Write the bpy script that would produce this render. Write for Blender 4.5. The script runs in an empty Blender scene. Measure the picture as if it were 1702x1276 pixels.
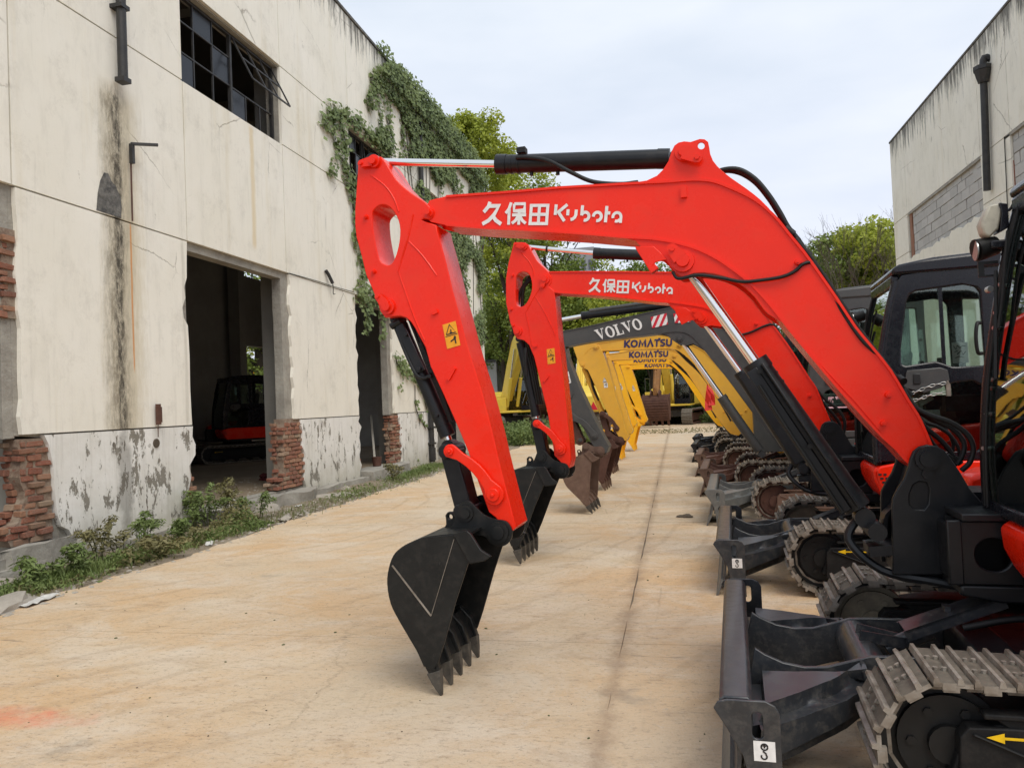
import bpy, bmesh, math, random
import numpy as np
from mathutils import Vector as V, Matrix, noise as mn
R = math.radians
random.seed(7)
rng = np.random.default_rng(7)
sc = bpy.context.scene
col = sc.collection

# ------------------------------------------------------------------ camera
YAW, PITCH, ROLL, CH, FPX = R(12.0), R(1.48), R(2.4), 1.6, 1278.0
fw = V((-math.sin(YAW)*math.cos(PITCH), math.cos(YAW)*math.cos(PITCH), math.sin(PITCH)))
r0 = V((math.cos(YAW), math.sin(YAW), 0)); u0 = r0.cross(fw)
rt = r0*math.cos(ROLL) - u0*math.sin(ROLL); up = u0*math.cos(ROLL) + r0*math.sin(ROLL)
CAM = V((0, 0, CH))
cd = bpy.data.cameras.new('camera'); cam = bpy.data.objects.new('camera', cd); col.objects.link(cam)
cd.sensor_width = 36; cd.lens = FPX/1702*36; cd.clip_end = 900; cd.clip_start = .05
cam.matrix_world = Matrix(((rt.x, up.x, -fw.x, 0), (rt.y, up.y, -fw.y, 0), (rt.z, up.z, -fw.z, CH), (0, 0, 0, 1)))
sc.camera = cam

# ------------------------------------------------------------------ light
SUN_EL, SUN_AZ = R(54), R(142)      # azimuth clockwise from +Y
w = bpy.data.worlds.new('World'); sc.world = w; w.use_nodes = True
nt = w.node_tree; nt.nodes.clear()
def wn(t, **k):
    n = nt.nodes.new(t)
    for a, b in k.items(): setattr(n, a, b)
    return n
sky = wn('ShaderNodeTexSky', sky_type='NISHITA', sun_disc=False, sun_elevation=SUN_EL, sun_rotation=SUN_AZ)
sky.air_density = 1.5; sky.dust_density = 3
tc = wn('ShaderNodeTexCoord'); mp = wn('ShaderNodeMapping'); mp.inputs['Scale'].default_value = (1, 1, 3)
ns = wn('ShaderNodeTexNoise'); ns.inputs['Scale'].default_value = 2.1; ns.inputs['Detail'].default_value = 5; ns.inputs['Roughness'].default_value = .5
cr = wn('ShaderNodeValToRGB')
cr.color_ramp.elements[0].position = .32; cr.color_ramp.elements[0].color = (4.9, 5.55, 6.45, 1)
cr.color_ramp.elements[1].position = .68; cr.color_ramp.elements[1].color = (6.75, 7.1, 7.65, 1)
sx = wn('ShaderNodeSeparateXYZ'); hr = wn('ShaderNodeValToRGB')
hr.color_ramp.elements[0].position = .0; hr.color_ramp.elements[0].color = (1.10, 1.05, 1.10, 1)
hr.color_ramp.elements[1].position = .45; hr.color_ramp.elements[1].color = (1, 1, 1, 1)
mul = wn('ShaderNodeMixRGB', blend_type='MULTIPLY'); mul.inputs['Fac'].default_value = 1
mx = wn('ShaderNodeMixRGB'); mx.inputs['Fac'].default_value = .9
bg = wn('ShaderNodeBackground'); bg.inputs['Strength'].default_value = .1
ow = wn('ShaderNodeOutputWorld')
L = nt.links.new
L(tc.outputs['Generated'], mp.inputs[0]); L(mp.outputs[0], ns.inputs['Vector']); L(ns.outputs['Fac'], cr.inputs[0])
L(tc.outputs['Generated'], sx.inputs[0]); L(sx.outputs['Z'], hr.inputs[0])
L(cr.outputs[0], mul.inputs[1]); L(hr.outputs[0], mul.inputs[2])
L(sky.outputs[0], mx.inputs[1]); L(mul.outputs[0], mx.inputs[2]); L(mx.outputs[0], bg.inputs[0]); L(bg.outputs[0], ow.inputs[0])
sd = bpy.data.lights.new('sun', 'SUN'); sd.energy = 1.5; sd.angle = R(38); sd.color = (1, .95, .86)
so = bpy.data.objects.new('sun', sd); col.objects.link(so)
sdir = V((math.sin(SUN_AZ)*math.cos(SUN_EL), math.cos(SUN_AZ)*math.cos(SUN_EL), math.sin(SUN_EL)))
so.rotation_euler = sdir.to_track_quat('Z', 'Y').to_euler(); so.location = (0, -10, 30)
sc.view_settings.view_transform = 'Standard'; sc.view_settings.look = 'None'
sc.view_settings.exposure = 0.52; sc.view_settings.gamma = 1; sc.view_settings.use_curve_mapping = False
sc.cycles.use_denoising = True
sc.cycles.max_bounces = 6; sc.cycles.transparent_max_bounces = 12
sc.cycles.caustics_reflective = False; sc.cycles.caustics_refractive = False

# ------------------------------------------------------------------ pixel of a 1702x1276 survey picture -> point on a real plane
def ray(px, py): return fw + rt*((px-851)/FPX) - up*((py-638)/FPX)
def on(px, py, n, k):
    d = ray(px, py); n = V(n); t = (k - CAM.dot(n))/d.dot(n); return CAM + d*t
def gnd(px, py, z=0): return on(px, py, (0, 0, 1), z)
def wl(px, py, X=-6.95):
    p = on(px, py, (1, 0, 0), X); return (p.y, p.z)
def far(px, py, Y): return on(px, py, (0, 1, 0), Y)

# ------------------------------------------------------------------ materials
class NT:
    def __init__(s, name):
        s.m = bpy.data.materials.new(name); s.m.use_nodes = True; s.t = s.m.node_tree; s.t.nodes.clear()
        s.o = s.n('ShaderNodeOutputMaterial'); s.b = s.n('ShaderNodeBsdfPrincipled'); s.l(s.b.outputs[0], s.o.inputs[0]); s._tc = None
    def n(s, t, **k):
        x = s.t.nodes.new(t)
        for a, b in k.items(): setattr(x, a, b)
        return x
    def l(s, a, b): s.t.links.new(a, b)
    def co(s, kind='Object'):
        if not s._tc: s._tc = s.n('ShaderNodeTexCoord')
        return s._tc.outputs[kind]
    def mapv(s, scale=(1, 1, 1), loc=(0, 0, 0), src=None, rot=(0, 0, 0)):
        m = s.n('ShaderNodeMapping'); m.inputs['Scale'].default_value = scale; m.inputs['Location'].default_value = loc; m.inputs['Rotation'].default_value = rot
        s.l(src if src is not None else s.co(), m.inputs[0]); return m.outputs[0]
    def noise(s, scale, detail=4, rough=.55, vec=None, dist=0):
        n = s.n('ShaderNodeTexNoise'); n.inputs['Scale'].default_value = scale; n.inputs['Detail'].default_value = detail
        n.inputs['Roughness'].default_value = rough; n.inputs['Distortion'].default_value = dist
        s.l(vec if vec is not None else s.co(), n.inputs['Vector']); return n.outputs['Fac']
    def ramp(s, f, *st):
        r = s.n('ShaderNodeValToRGB'); e = r.color_ramp.elements
        while len(e) < len(st): e.new(.5)
        for i, (p, c) in enumerate(st):
            e[i].position = p; e[i].color = (c, c, c, 1) if isinstance(c, (int, float)) else (*c, 1)
        s.l(f, r.inputs[0]); return r.outputs[0]
    def mix(s, f, a, b, mode='MIX'):
        m = s.n('ShaderNodeMixRGB', blend_type=mode)
        for i, v in ((0, f), (1, a), (2, b)):
            if isinstance(v, (int, float)): m.inputs[i].default_value = v if i == 0 else (v, v, v, 1)
            elif isinstance(v, tuple): m.inputs[i].default_value = (*v, 1)
            else: s.l(v, m.inputs[i])
        return m.outputs[0]
    def math(s, op, a, b=0.0, clamp=False):
        m = s.n('ShaderNodeMath', operation=op, use_clamp=clamp)
        for i, v in ((0, a), (1, b)):
            if isinstance(v, (int, float)): m.inputs[i].default_value = v
            else: s.l(v, m.inputs[i])
        return m.outputs[0]
    def sep(s, vec=None):
        x = s.n('ShaderNodeSeparateXYZ'); s.l(vec if vec is not None else s.co(), x.inputs[0]); return x.outputs
    def blob(s, cy, cz, ry, rz, axes=('Y', 'Z'), soft=.3, wob=.35, wscale=3):
        """soft edged spot with its own wobbly outline"""
        o = s.sep(); a = s.math('DIVIDE', s.math('SUBTRACT', o[axes[0]], cy), ry); b = s.math('DIVIDE', s.math('SUBTRACT', o[axes[1]], cz), rz)
        d = s.math('ADD', s.math('MULTIPLY', a, a), s.math('MULTIPLY', b, b))
        d = s.math('ADD', d, s.math('MULTIPLY', s.math('SUBTRACT', s.noise(wscale, 5, .7), .5), wob*4))
        return s.ramp(d, (1-soft, 1.), (1+soft*.2, 0.))
    def set(s, **k):
        for a, v in k.items():
            i = s.b.inputs[{'col': 'Base Color', 'rough': 'Roughness', 'metal': 'Metallic', 'spec': 'Specular IOR Level', 'coat': 'Coat Weight', 'coatr': 'Coat Roughness', 'alpha': 'Alpha', 'trans': 'Transmission Weight', 'ior': 'IOR'}[a]]
            if isinstance(v, (int, float)): i.default_value = v
            elif isinstance(v, tuple): i.default_value = (*v, 1)
            else: s.l(v, i)
        return s
    def bump(s, h, strength=.3, dist=.01):
        b = s.n('ShaderNodeBump'); b.inputs['Strength'].default_value = strength; b.inputs['Distance'].default_value = dist
        s.l(h, b.inputs['Height']); s.l(b.outputs[0], s.b.inputs['Normal']); return s

M = {}
def paint(name, c, c2=None, rough=.3, dust=.12, dustc=(.32, .27, .2), coat=.3, scale=6, peel=.06, spec=.35):
    n = NT(name); f = n.noise(scale, 5, .65)
    base = n.mix(n.ramp(f, (.35, 0.), (.7, 1.)), c, c2 or tuple(x*.86 for x in c))
    g = n.ramp(n.noise(scale*2.6, 8, .75), (.48, 0.), (.8, 1.))
    base = n.mix(n.math('MULTIPLY', g, dust), base, dustc)
    # fine scuffs where paint has been rubbed, and a slight waviness of the sheet
    sc_ = n.ramp(n.noise(9, 9, .85, n.mapv((1.6, 1, .7))), (.63, 0.), (.68, 1.)); base = n.mix(n.math('MULTIPLY', sc_, min(.5, dust*1.6+.05)), base, tuple(min(.6, x*.6+.05) for x in dustc))
    n.set(col=base, rough=n.mix(g, rough, min(1, rough+.28)), coat=coat, coatr=.12, spec=spec)
    n.bump(n.math('ADD', n.math('MULTIPLY', n.noise(70, 3, .6), peel), n.math('MULTIPLY', n.noise(3.2, 3, .5), .5)), .22, .012)
    M[name] = n.m
paint('red_paint', (.88, .022, .003), (.80, .020, .005), rough=.27, dust=.16, coat=.10, dustc=(.48, .13, .08), scale=2, spec=.28)
paint('black_paint', (.007, .008, .010), (.012, .013, .015), rough=.36, dust=.12, dustc=(.10, .09, .08), coat=.06, scale=4, spec=.3)
paint('black_cab', (.007, .007, .011), (.010, .010, .014), rough=.25, dust=.05, dustc=(.1, .09, .08), coat=.12, spec=.35)
paint('bucket_black', (.007, .008, .0085), (.012, .013, .013), rough=.40, dust=.34, dustc=(.075, .062, .05), coat=.0, scale=5, spec=.3)
paint('yellow_paint', (.80, .43, .045), (.72, .37, .04), rough=.38, dust=.25, dustc=(.42, .3, .14), coat=.2, scale=3)
paint('bright_yellow', (.95, .50, .01), (.88, .44, .01), rough=.4, dust=.12, dustc=(.5, .3, .1), coat=.2, scale=3)
paint('old_yellow', (.85, .62, .08), (.75, .53, .07), rough=.45, dust=.3, dustc=(.4, .33, .2), coat=.1, scale=3)
paint('grey_paint', (.052, .053, .053), (.07, .07, .068), rough=.4, dust=.3, dustc=(.14, .13, .11), coat=.1, scale=4)
paint('grey_blade', (.10, .105, .105), (.14, .14, .13), rough=.42, dust=.5, dustc=(.3, .28, .24), coat=.1, scale=6)
paint('rust_brown', (.105, .06, .042), (.16, .10, .075), rough=.62, dust=.55, dustc=(.24, .17, .12), coat=0, scale=5)
paint('dark_rust', (.07, .03, .022), (.11, .05, .035), rough=.6, dust=.4, dustc=(.2, .12, .09), coat=0, scale=5)
paint('rubber', (.008, .008, .008), (.013, .013, .013), spec=.3, rough=.5, dust=.1, dustc=(.08, .08, .075), coat=0)
paint('blade_black', (.016, .018, .022), (.028, .031, .036), rough=.36, dust=.3, dustc=(.24, .21, .17), coat=.2, scale=7, spec=.5)
paint('track_dirt', (.09, .078, .062), (.16, .135, .105), rough=.8, dust=.6, dustc=(.22, .19, .15), coat=0, scale=20)
paint('chassis_black', (.006, .006, .007), (.012, .012, .012), rough=.6, dust=.35, dustc=(.07, .06, .05), coat=0, scale=7, spec=.2)
paint('worn_steel', (.13, .105, .08), (.33, .30, .26), rough=.40, dust=.55, dustc=(.20, .15, .10), coat=0, scale=11, spec=.7)
paint('tooth_steel', (.035, .033, .03), (.09, .082, .07), rough=.5, dust=.5, dustc=(.17, .14, .11), coat=0, scale=14)
paint('dark_interior', (.01, .011, .012), rough=.6, dust=.05, coat=0)
paint('tan_wheel', (.20, .17, .12), (.12, .10, .075), rough=.7, dust=.6, coat=0, scale=8)
paint('pipe_metal', (.022, .022, .024), (.04, .038, .036), rough=.5, dust=.3, dustc=(.13, .12, .1), coat=.1)
paint('brown_arm', (.30, .14, .04), (.2, .09, .03), rough=.6, dust=.4, coat=0)
n = NT('chrome'); n.set(col=(.85, .84, .82), metal=1., rough=.12); M['chrome'] = n.m
n = NT('galvanised'); n.set(col=n.mix(n.noise(20), (.42, .42, .41), (.6, .6, .58)), metal=.8, rough=.35); M['galvanised'] = n.m
def flat(name, c, rough=.5): n = NT(name); n.set(col=n.mix(n.ramp(n.noise(30, 4, .6), (.4, 0.), (.75, 1.)), c, tuple(x*.8 for x in c)), rough=rough); M[name] = n.m
flat('white_decal', (.78, .77, .75)); flat('navy_decal', (.03, .02, .10)); flat('orange_decal', (.86, .36, .01)); flat('black_decal', (.01, .01, .01))
flat('red_decal', (.6, .01, .03)); flat('yellow_decal', (.8, .5, .0)); flat('pink_decal', (.75, .45, .5)); flat('ribbon_red', (.75, .02, .01)); flat('sticker_white', (.62, .61, .58))
flat('gold_decal', (.8, .6, .1)); flat('seat_cloth', (.02, .02, .024), .8); flat('cream_plastic', (.5, .47, .38)); flat('blue_item', (.1, .3, .42)); flat('cloth_red', (.12, .02, .025), .9); flat('cloth_grey', (.12, .12, .13), .9)
n = NT('cab_glass'); n.t.nodes.remove(n.b)
gl = n.n('ShaderNodeBsdfGlossy'); gl.inputs['Roughness'].default_value = .02; gl.inputs['Color'].default_value = (.9, .95, .93, 1)
tr = n.n('ShaderNodeBsdfTransparent'); tr.inputs['Color'].default_value = (.84, .91, .87, 1)
fr = n.n('ShaderNodeFresnel'); fr.inputs['IOR'].default_value = 1.6
ms = n.n('ShaderNodeMixShader'); n.l(n.math('MULTIPLY', fr.outputs[0], 1.6, True), ms.inputs[0]); n.l(tr.outputs[0], ms.inputs[1]); n.l(gl.outputs[0], ms.inputs[2]); n.l(ms.outputs[0], n.o.inputs[0]); M['cab_glass'] = n.m
n = NT('window_glass'); n.set(col=(.015, .017, .022), rough=.22, spec=.35); M['window_glass'] = n.m

# plaster of the old hall: object space y = along the yard, z = height
def plaster(name, grime_top, pipe_y=None, base=(.875, .845, .765), zoff=0):
    n = NT(name)
    f = n.noise(.6, 6, .6)
    c = n.mix(n.ramp(f, (.3, 0.), (.75, 1.)), base, tuple(b*k for b, k in zip(base, (.93, .92, .88))))
    c = n.mix(n.math('MULTIPLY', n.ramp(n.noise(3.0, 8, .7, n.mapv((1, 1, .35))), (.5, 0.), (.8, 1.)), .28), c, (.42, .40, .34))
    # vertical run-off streaks
    st = n.ramp(n.noise(1, 7, .75, n.mapv((1, 7, .35))), (.52, 0.), (.78, 1.))
    vo = n.n('ShaderNodeTexVoronoi', feature='DISTANCE_TO_EDGE'); vo.inputs['Scale'].default_value = .55; n.l(n.mix(.16, n.mapv((1, 1, 1)), n.noise(2.4, 6, .7), 'ADD'), vo.inputs['Vector'])
    ck = n.math('MULTIPLY', n.ramp(vo.outputs['Distance'], (0., 1.), (.006, 0.)), n.ramp(n.noise(.7, 3), (.52, 0.), (.6, 1.)))
    c = n.mix(n.math('MULTIPLY', ck, .7), c, (.2, .17, .13))
    o = n.sep(); z = o['Z']
    c = n.mix(n.math('MULTIPLY', n.math('MULTIPLY', st, n.ramp(n.noise(.9, 5, .7, n.mapv((1, 1, 1), (0, 7, 2))), (.42, .15), (.62, 1.))), .42), c, (.33, .31, .26))
    c = n.mix(n.math('MULTIPLY', n.ramp(n.noise(1.7, 9, .8, n.mapv((1, 1, 1), (0, 3, 9))), (.53, 0.), (.72, 1.)), .33), c, (.36, .335, .28))
    yel = n.ramp(n.noise(1, 4, .6, n.mapv((1, 2.2, .22), (0, 4, 0))), (.58, 0.), (.75, 1.))
    c = n.mix(n.math('MULTIPLY', yel, .35), c, (.62, .53, .33))
    # dark growth hanging from the coping
    top = n.ramp(n.math('ADD', z, n.math('MULTIPLY', n.noise(1, 7, .75, n.mapv((1, 5, .5))), 3.2)), (0, 0.), (1, 1.))
    tn = n.math('ADD', n.math('MULTIPLY', n.math('SUBTRACT', z, grime_top-1.7), .5), n.math('MULTIPLY', n.math('SUBTRACT', n.noise(1, 8, .78, n.mapv((1, 6, .55))), .5), 2.6))
    c = n.mix(n.math('MULTIPLY', n.ramp(tn, (.62, 0.), (.92, 1.)), .85), c, (.075, .075, .07))
    # scattered flaked specks
    sp = n.ramp(n.math('ADD', n.noise(1, 9, .8, n.mapv((1, 3.3, 1.5), (3, 0, 1))), n.math('MULTIPLY', n.ramp(n.math('DIVIDE', o['Z'], grime_top), (.80, 0.), (.97, 1.)), .05)), (.655, 0.), (.675, 1.))
    c = n.mix(n.math('MULTIPLY', sp, .6), c, (.24, .22, .18))
    if pipe_y is not None:
        # run-off below the broken rain pipe: a mottled band with a dark core, yellow sides and a rust line
        def band(yc, wd, z0, z1, ws, amp, soft=.5):
            dy = n.math('ABSOLUTE', n.math('DIVIDE', n.math('ADD', n.math('SUBTRACT', o['Y'], yc), n.math('MULTIPLY', n.math('SUBTRACT', n.noise(1, 5, .65, n.mapv((1, .4, 1.1), (0, yc*3, 0))), .5), amp)), wd))
            f_ = n.ramp(n.math('ADD', dy, n.math('MULTIPLY', n.math('SUBTRACT', n.noise(1, 9, .82, n.mapv((1, 16, 2.2), (0, yc, ws))), .5), 1.5)), (.35, 1.), (.35+soft, 0.))
            zt = n.math('SMOOTH_MIN', n.ramp(n.math('DIVIDE', n.math('SUBTRACT', o['Z'], z0), z1-z0), (0, 0.), (.06, 1.)), n.ramp(n.math('DIVIDE', n.math('SUBTRACT', o['Z'], z0), z1-z0), (.96, 1.), (1., 0.)))
            return n.math('MULTIPLY', f_, zt)
        mot = n.ramp(n.noise(1, 10, .85, n.mapv((1, 11, 4), (0, 2, 3))), (.42, .2), (.56, 1.))
        c = n.mix(n.math('MULTIPLY', band(pipe_y+.08, .46, -.5, 6.0, 1, .3, .9), .6), c, (.52, .43, .26))
        c = n.mix(n.math('MULTIPLY', n.math('MULTIPLY', band(pipe_y-.03, .31, -.4, 6.0, 3, .3, .7), mot), .85), c, (.23, .20, .15))
        c = n.mix(n.math('MULTIPLY', n.math('MULTIPLY', band(pipe_y, .115, .2, 5.98, 5, .24, .5), mot), .95), c, (.045, .04, .033))
        c = n.mix(n.math('MULTIPLY', band(pipe_y+.235, .022, 2.2, 4.22, 7, .03, .6), .85), c, (.62, .24, .05))
        c = n.mix(n.math('MULTIPLY', band(11.95, .09, 4.4, 6.6, 9, .1, .8), .5), c, (.66, .48, .2))
        c = n.mix(n.math('MULTIPLY', band(9.95, .05, 1.4, 4.2, 9, .1, .9), .35), c, (.40, .37, .30))
    h = n.math('ADD', n.math('ADD', n.noise(2.5, 8, .65), n.math('MULTIPLY', n.noise(26, 6, .75), .25)), n.math('ADD', n.math('MULTIPLY', sp, -.5), n.math('MULTIPLY', ck, -.6)))
    n.set(col=c, rough=.92, spec=.25).bump(h, .35, .02)
    M[name] = n.m
plaster('hall_plaster', 10.6, 8.62)
plaster('right_plaster', 10.3, None, (.88, .855, .77))
n = NT('dado_paint')     # flaking white lime wash over grey render
o = n.sep()
c = n.mix(n.ramp(n.noise(1.2, 6, .65), (.35, 0.), (.7, 1.)), (.84, .83, .80), (.70, .685, .63))
c = n.mix(n.math('MULTIPLY', n.ramp(n.noise(1, 7, .75, n.mapv((1, 8, .5))), (.5, 0.), (.75, 1.)), .5), c, (.33, .31, .26))
low = n.ramp(n.math('ADD', o['Z'], n.math('MULTIPLY', n.math('SUBTRACT', n.noise(1.4, 6, .7), .5), .9)), (.1, 1.), (.62, 0.))
c = n.mix(n.math('MULTIPLY', low, .62), c, (.40, .37, .27))
reg = n.math('MULTIPLY', n.math('SUBTRACT', n.noise(.9, 3, .5, n.mapv((1, 1, 1), (0, 4, 0))), .5), .35)
fk = n.ramp(n.math('ADD', n.noise(1, 9, .74, n.mapv((1, 4.6, 2.2), (0, 1.2, .6))), reg), (.575, 0.), (.583, 1.))
fk2 = n.ramp(n.math('ADD', n.noise(1, 9, .76, n.mapv((1, 7.5, 2.2), (0, 5.2, 2.6)), dist=.3), reg), (.645, 0.), (.652, 1.))
c = n.mix(fk, c, n.mix(n.noise(8), (.19, .175, .145), (.31, .29, .25)))
c = n.mix(fk2, c, (.14, .12, .095))
c = n.mix(n.math('MULTIPLY', n.blob(8.62, .8, .16, .8, soft=.6, wob=.5, wscale=4), .5), c, (.12, .11, .09))
n.set(col=c, rough=.9, spec=.25).bump(n.math('SUBTRACT', n.noise(4, 8, .65), n.math('MULTIPLY', n.math('MAXIMUM', fk, fk2), .6)), .6, .015); M['dado_paint'] = n.m
n = NT('render_grey'); n.set(col=n.mix(n.ramp(n.noise(3, 8, .7), (.3, 0.), (.7, 1.)), (.24, .22, .19), (.42, .40, .35)), rough=.95).bump(n.noise(9, 8, .7), .8, .03); M['render_grey'] = n.m
n = NT('dark_patch'); n.set(col=n.mix(n.ramp(n.noise(7, 8, .75), (.35, 0.), (.65, 1.)), (.05, .05, .05), (.22, .21, .19)), rough=.95).bump(n.noise(12, 8, .7), .9, .03); M['dark_patch'] = n.m
n = NT('joint_dark'); n.set(col=n.mix(n.noise(5), (.05, .04, .03), (.12, .09, .06)), rough=.95); M['joint_dark'] = n.m
n = NT('brick_red')
oi = n.n('ShaderNodeObjectInfo')
c = n.ramp(oi.outputs['Random'], (0, (.25, .085, .052)), (.3, (.33, .14, .085)), (.5, (.22, .09, .06)), (.7, (.38, .19, .11)), (.85, (.30, .17, .11)), (1, (.36, .27, .19)))
c = n.mix(n.math('MULTIPLY', n.ramp(n.noise(9, 8, .8, n.co('Generated')), (.50, 0.), (.68, 1.)), .6), c, (.38, .33, .26))
c = n.mix(n.math('MULTIPLY', n.ramp(n.noise(3, 5, .8, n.co('Generated')), (.55, 0.), (.75, 1.)), .6), c, (.07, .055, .045))
n.set(col=c, rough=.95).bump(n.noise(30, 6, .7), .8, .012); M['brick_red'] = n.m
n = NT('mortar'); n.set(col=n.mix(n.ramp(n.noise(9, 8, .8), (.35, 0.), (.65, 1.)), (.17, .10, .07), (.36, .30, .23)), rough=.97).bump(n.noise(25, 6, .7), .8, .015); M['mortar'] = n.m
n = NT('block_grey'); oi = n.n('ShaderNodeObjectInfo')
c = n.mix(oi.outputs['Random'], (.44, .435, .42), (.54, .53, .51)); c = n.mix(n.math('MULTIPLY', n.ramp(n.noise(2.2, 6, .7), (.4, 0.), (.8, 1.)), .5), c, (.38, .37, .355))
n.set(col=c, rough=.95).bump(n.noise(40, 4, .7), .5, .01); M['block_grey'] = n.m
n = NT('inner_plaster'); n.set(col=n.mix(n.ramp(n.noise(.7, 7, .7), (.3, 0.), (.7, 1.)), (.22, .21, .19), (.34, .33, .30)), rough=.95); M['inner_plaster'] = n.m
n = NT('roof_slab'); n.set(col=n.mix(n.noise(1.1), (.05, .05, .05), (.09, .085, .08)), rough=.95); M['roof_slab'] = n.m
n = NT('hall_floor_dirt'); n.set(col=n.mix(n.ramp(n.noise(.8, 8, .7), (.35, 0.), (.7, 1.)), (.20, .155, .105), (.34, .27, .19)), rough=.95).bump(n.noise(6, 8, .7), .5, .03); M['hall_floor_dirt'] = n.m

# yard concrete, world coordinates through the object's own (origin at 0,0,0)
n = NT('yard_concrete')
big = n.ramp(n.noise(.42, 8, .66, n.mapv((1, 1, 1), (3, 1, 0)), dist=.4), (.40, 0.), (.62, 1.))
c = n.mix(big, (.61, .485, .335), (.61, .405, .22))
c = n.mix(n.ramp(n.noise(1.15, 10, .74, n.mapv((.8, 1.2, 1), (3, 8, 0)), dist=.5), (.46, 0.), (.64, 1.)), c, (.65, .54, .41))
c = n.mix(n.math('MULTIPLY', n.ramp(n.noise(3.1, 10, .78, n.mapv((.7, 1.25, 1)), dist=.6), (.52, 0.), (.70, 1.)), .55), c, (.36, .24, .145))
c = n.mix(n.math('MULTIPLY', n.ramp(n.noise(7., 9, .8, n.mapv((.35, 1.9, 1), (2, 2, 0)), dist=.9), (.575, 0.), (.66, 1.)), .6), c, (.25, .17, .11))
c = n.mix(n.math('MULTIPLY', n.ramp(n.noise(30, 8, .82, n.mapv((.7, 1.2, 1))), (.53, 0.), (.66, 1.)), .75), c, (.22, .15, .10))
c = n.mix(n.math('MULTIPLY', n.ramp(n.noise(60, 5, .8), (.56, 0.), (.68, 1.)), .6), c, (.64, .57, .48))
c = n.mix(n.math('MULTIPLY', n.ramp(n.noise(17, 9, .85, n.mapv((1.3, .8, 1), (7, 4, 0))), (.57, 0.), (.64, 1.)), .55), c, (.27, .20, .145))
oil = n.ramp(n.noise(.8, 7, .7, n.mapv((1, 1, 1), (12, 5, 0))), (.63, 0.), (.70, 1.))
c = n.mix(n.math('MULTIPLY', oil, .45), c, (.26, .22, .17))
c = n.mix(n.math('MULTIPLY', n.ramp(n.noise(9, 8, .82, n.mapv((1, 1, 1), (4, 4, 0))), (.58, 0.), (.72, 1.)), .6), c, (.62, .56, .48))
c = n.mix(n.math('MULTIPLY', n.ramp(n.noise(.25, 5, .6, n.mapv((1, 1, 1), (9, 2, 0))), (.5, 0.), (.7, 1.)), .3), c, (.52, .47, .39))
for sc_, lo, off in ((.32, .5, 0.), (.9, .56, 4.)):
    vo = n.n('ShaderNodeTexVoronoi', feature='DISTANCE_TO_EDGE'); vo.inputs['Scale'].default_value = sc_; n.l(n.mix(.22, n.mapv((1, 1, 1), (off, 2, 0)), n.noise(2.2, 7, .7), 'ADD'), vo.inputs['Vector'])
    ck = n.math('MULTIPLY', n.ramp(vo.outputs['Distance'], (0., 1.), (.008*sc_, 0.)), n.ramp(n.noise(.6, 4, .6, n.mapv((1, 1, 1), (off, 0, 0))), (lo, 0.), (lo+.08, 1.)))
    c = n.mix(n.math('MULTIPLY', ck, .3), c, (.20, .14, .095))
# straight run of crumbled dark soil along the long joint, and along the cross joints
so_ = n.sep(); dj = n.math('ADD', n.math('ABSOLUTE', n.math('ADD', so_['X'], .42)), n.math('MULTIPLY', n.math('SUBTRACT', n.noise(3, 8, .8), .5), .30))
c = n.mix(n.math('MULTIPLY', n.ramp(dj, (.0, 1.), (.09, 0.)), .5), c, (.27, .18, .115))
# sweeping wheel marks
wv = n.n('ShaderNodeTexWave', wave_type='RINGS', rings_direction='Z'); wv.inputs['Scale'].default_value = 1.5; wv.inputs['Distortion'].default_value = 5; wv.inputs['Detail'].default_value = 5; wv.inputs['Detail Scale'].default_value = .55; wv.inputs['Detail Roughness'].default_value = .65
n.l(n.mapv((.5, .5, .5), (5.2, -5.6, 0)), wv.inputs['Vector'])
mk = n.math('MULTIPLY', n.ramp(wv.outputs['Fac'], (.02, 1.), (.12, 0.)), n.ramp(n.noise(.5, 5, .7, n.mapv((1, 1, 1), (1, 7, 0))), (.42, 0.), (.6, 1.)))
c = n.mix(n.math('MULTIPLY', mk, .22), c, (.28, .185, .11))
c = n.mix(n.math('MULTIPLY', n.blob(.04, 10.5, .9, .6, ('X', 'Y'), .8, .5, 2), .25), c, (.2, .16, .11))
# orange-red spray paint at the lower left
rp = n.math('MULTIPLY', n.blob(-3.62, 3.60, .55, .17, ('X', 'Y'), .9, .5, 5.), n.ramp(n.noise(2.2, 6, .8), (.40, .1), (.62, 1.)))
c = n.mix(n.math('MULTIPLY', rp, .6), c, (.74, .18, .10))
hh = n.math('ADD', n.noise(3, 9, .7), n.math('MULTIPLY', n.noise(34, 7, .8), .7))
n.set(col=c, rough=n.mix(n.noise(1.3), .78, .95), spec=.3).bump(hh, .7, .02); M['yard_concrete'] = n.m
n = NT('yard_dirt')
c = n.mix(n.ramp(n.noise(2.2, 9, .7), (.35, 0.), (.65, 1.)), (.20, .155, .105), (.33, .27, .195)); c = n.mix(n.math('MULTIPLY', n.ramp(n.noise(18, 7, .8), (.52, 0.), (.7, 1.)), .7), c, (.40, .36, .3))
n.set(col=c, rough=.97).bump(n.noise(16, 8, .75), 1., .05); M['yard_dirt'] = n.m
n = NT('stone'); oi = n.n('ShaderNodeObjectInfo'); n.set(col=n.mix(n.noise(9, 6, .7), (.24, .21, .17), (.50, .46, .40)), rough=.95).bump(n.noise(20, 6, .7), .8, .02); M['stone'] = n.m
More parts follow.
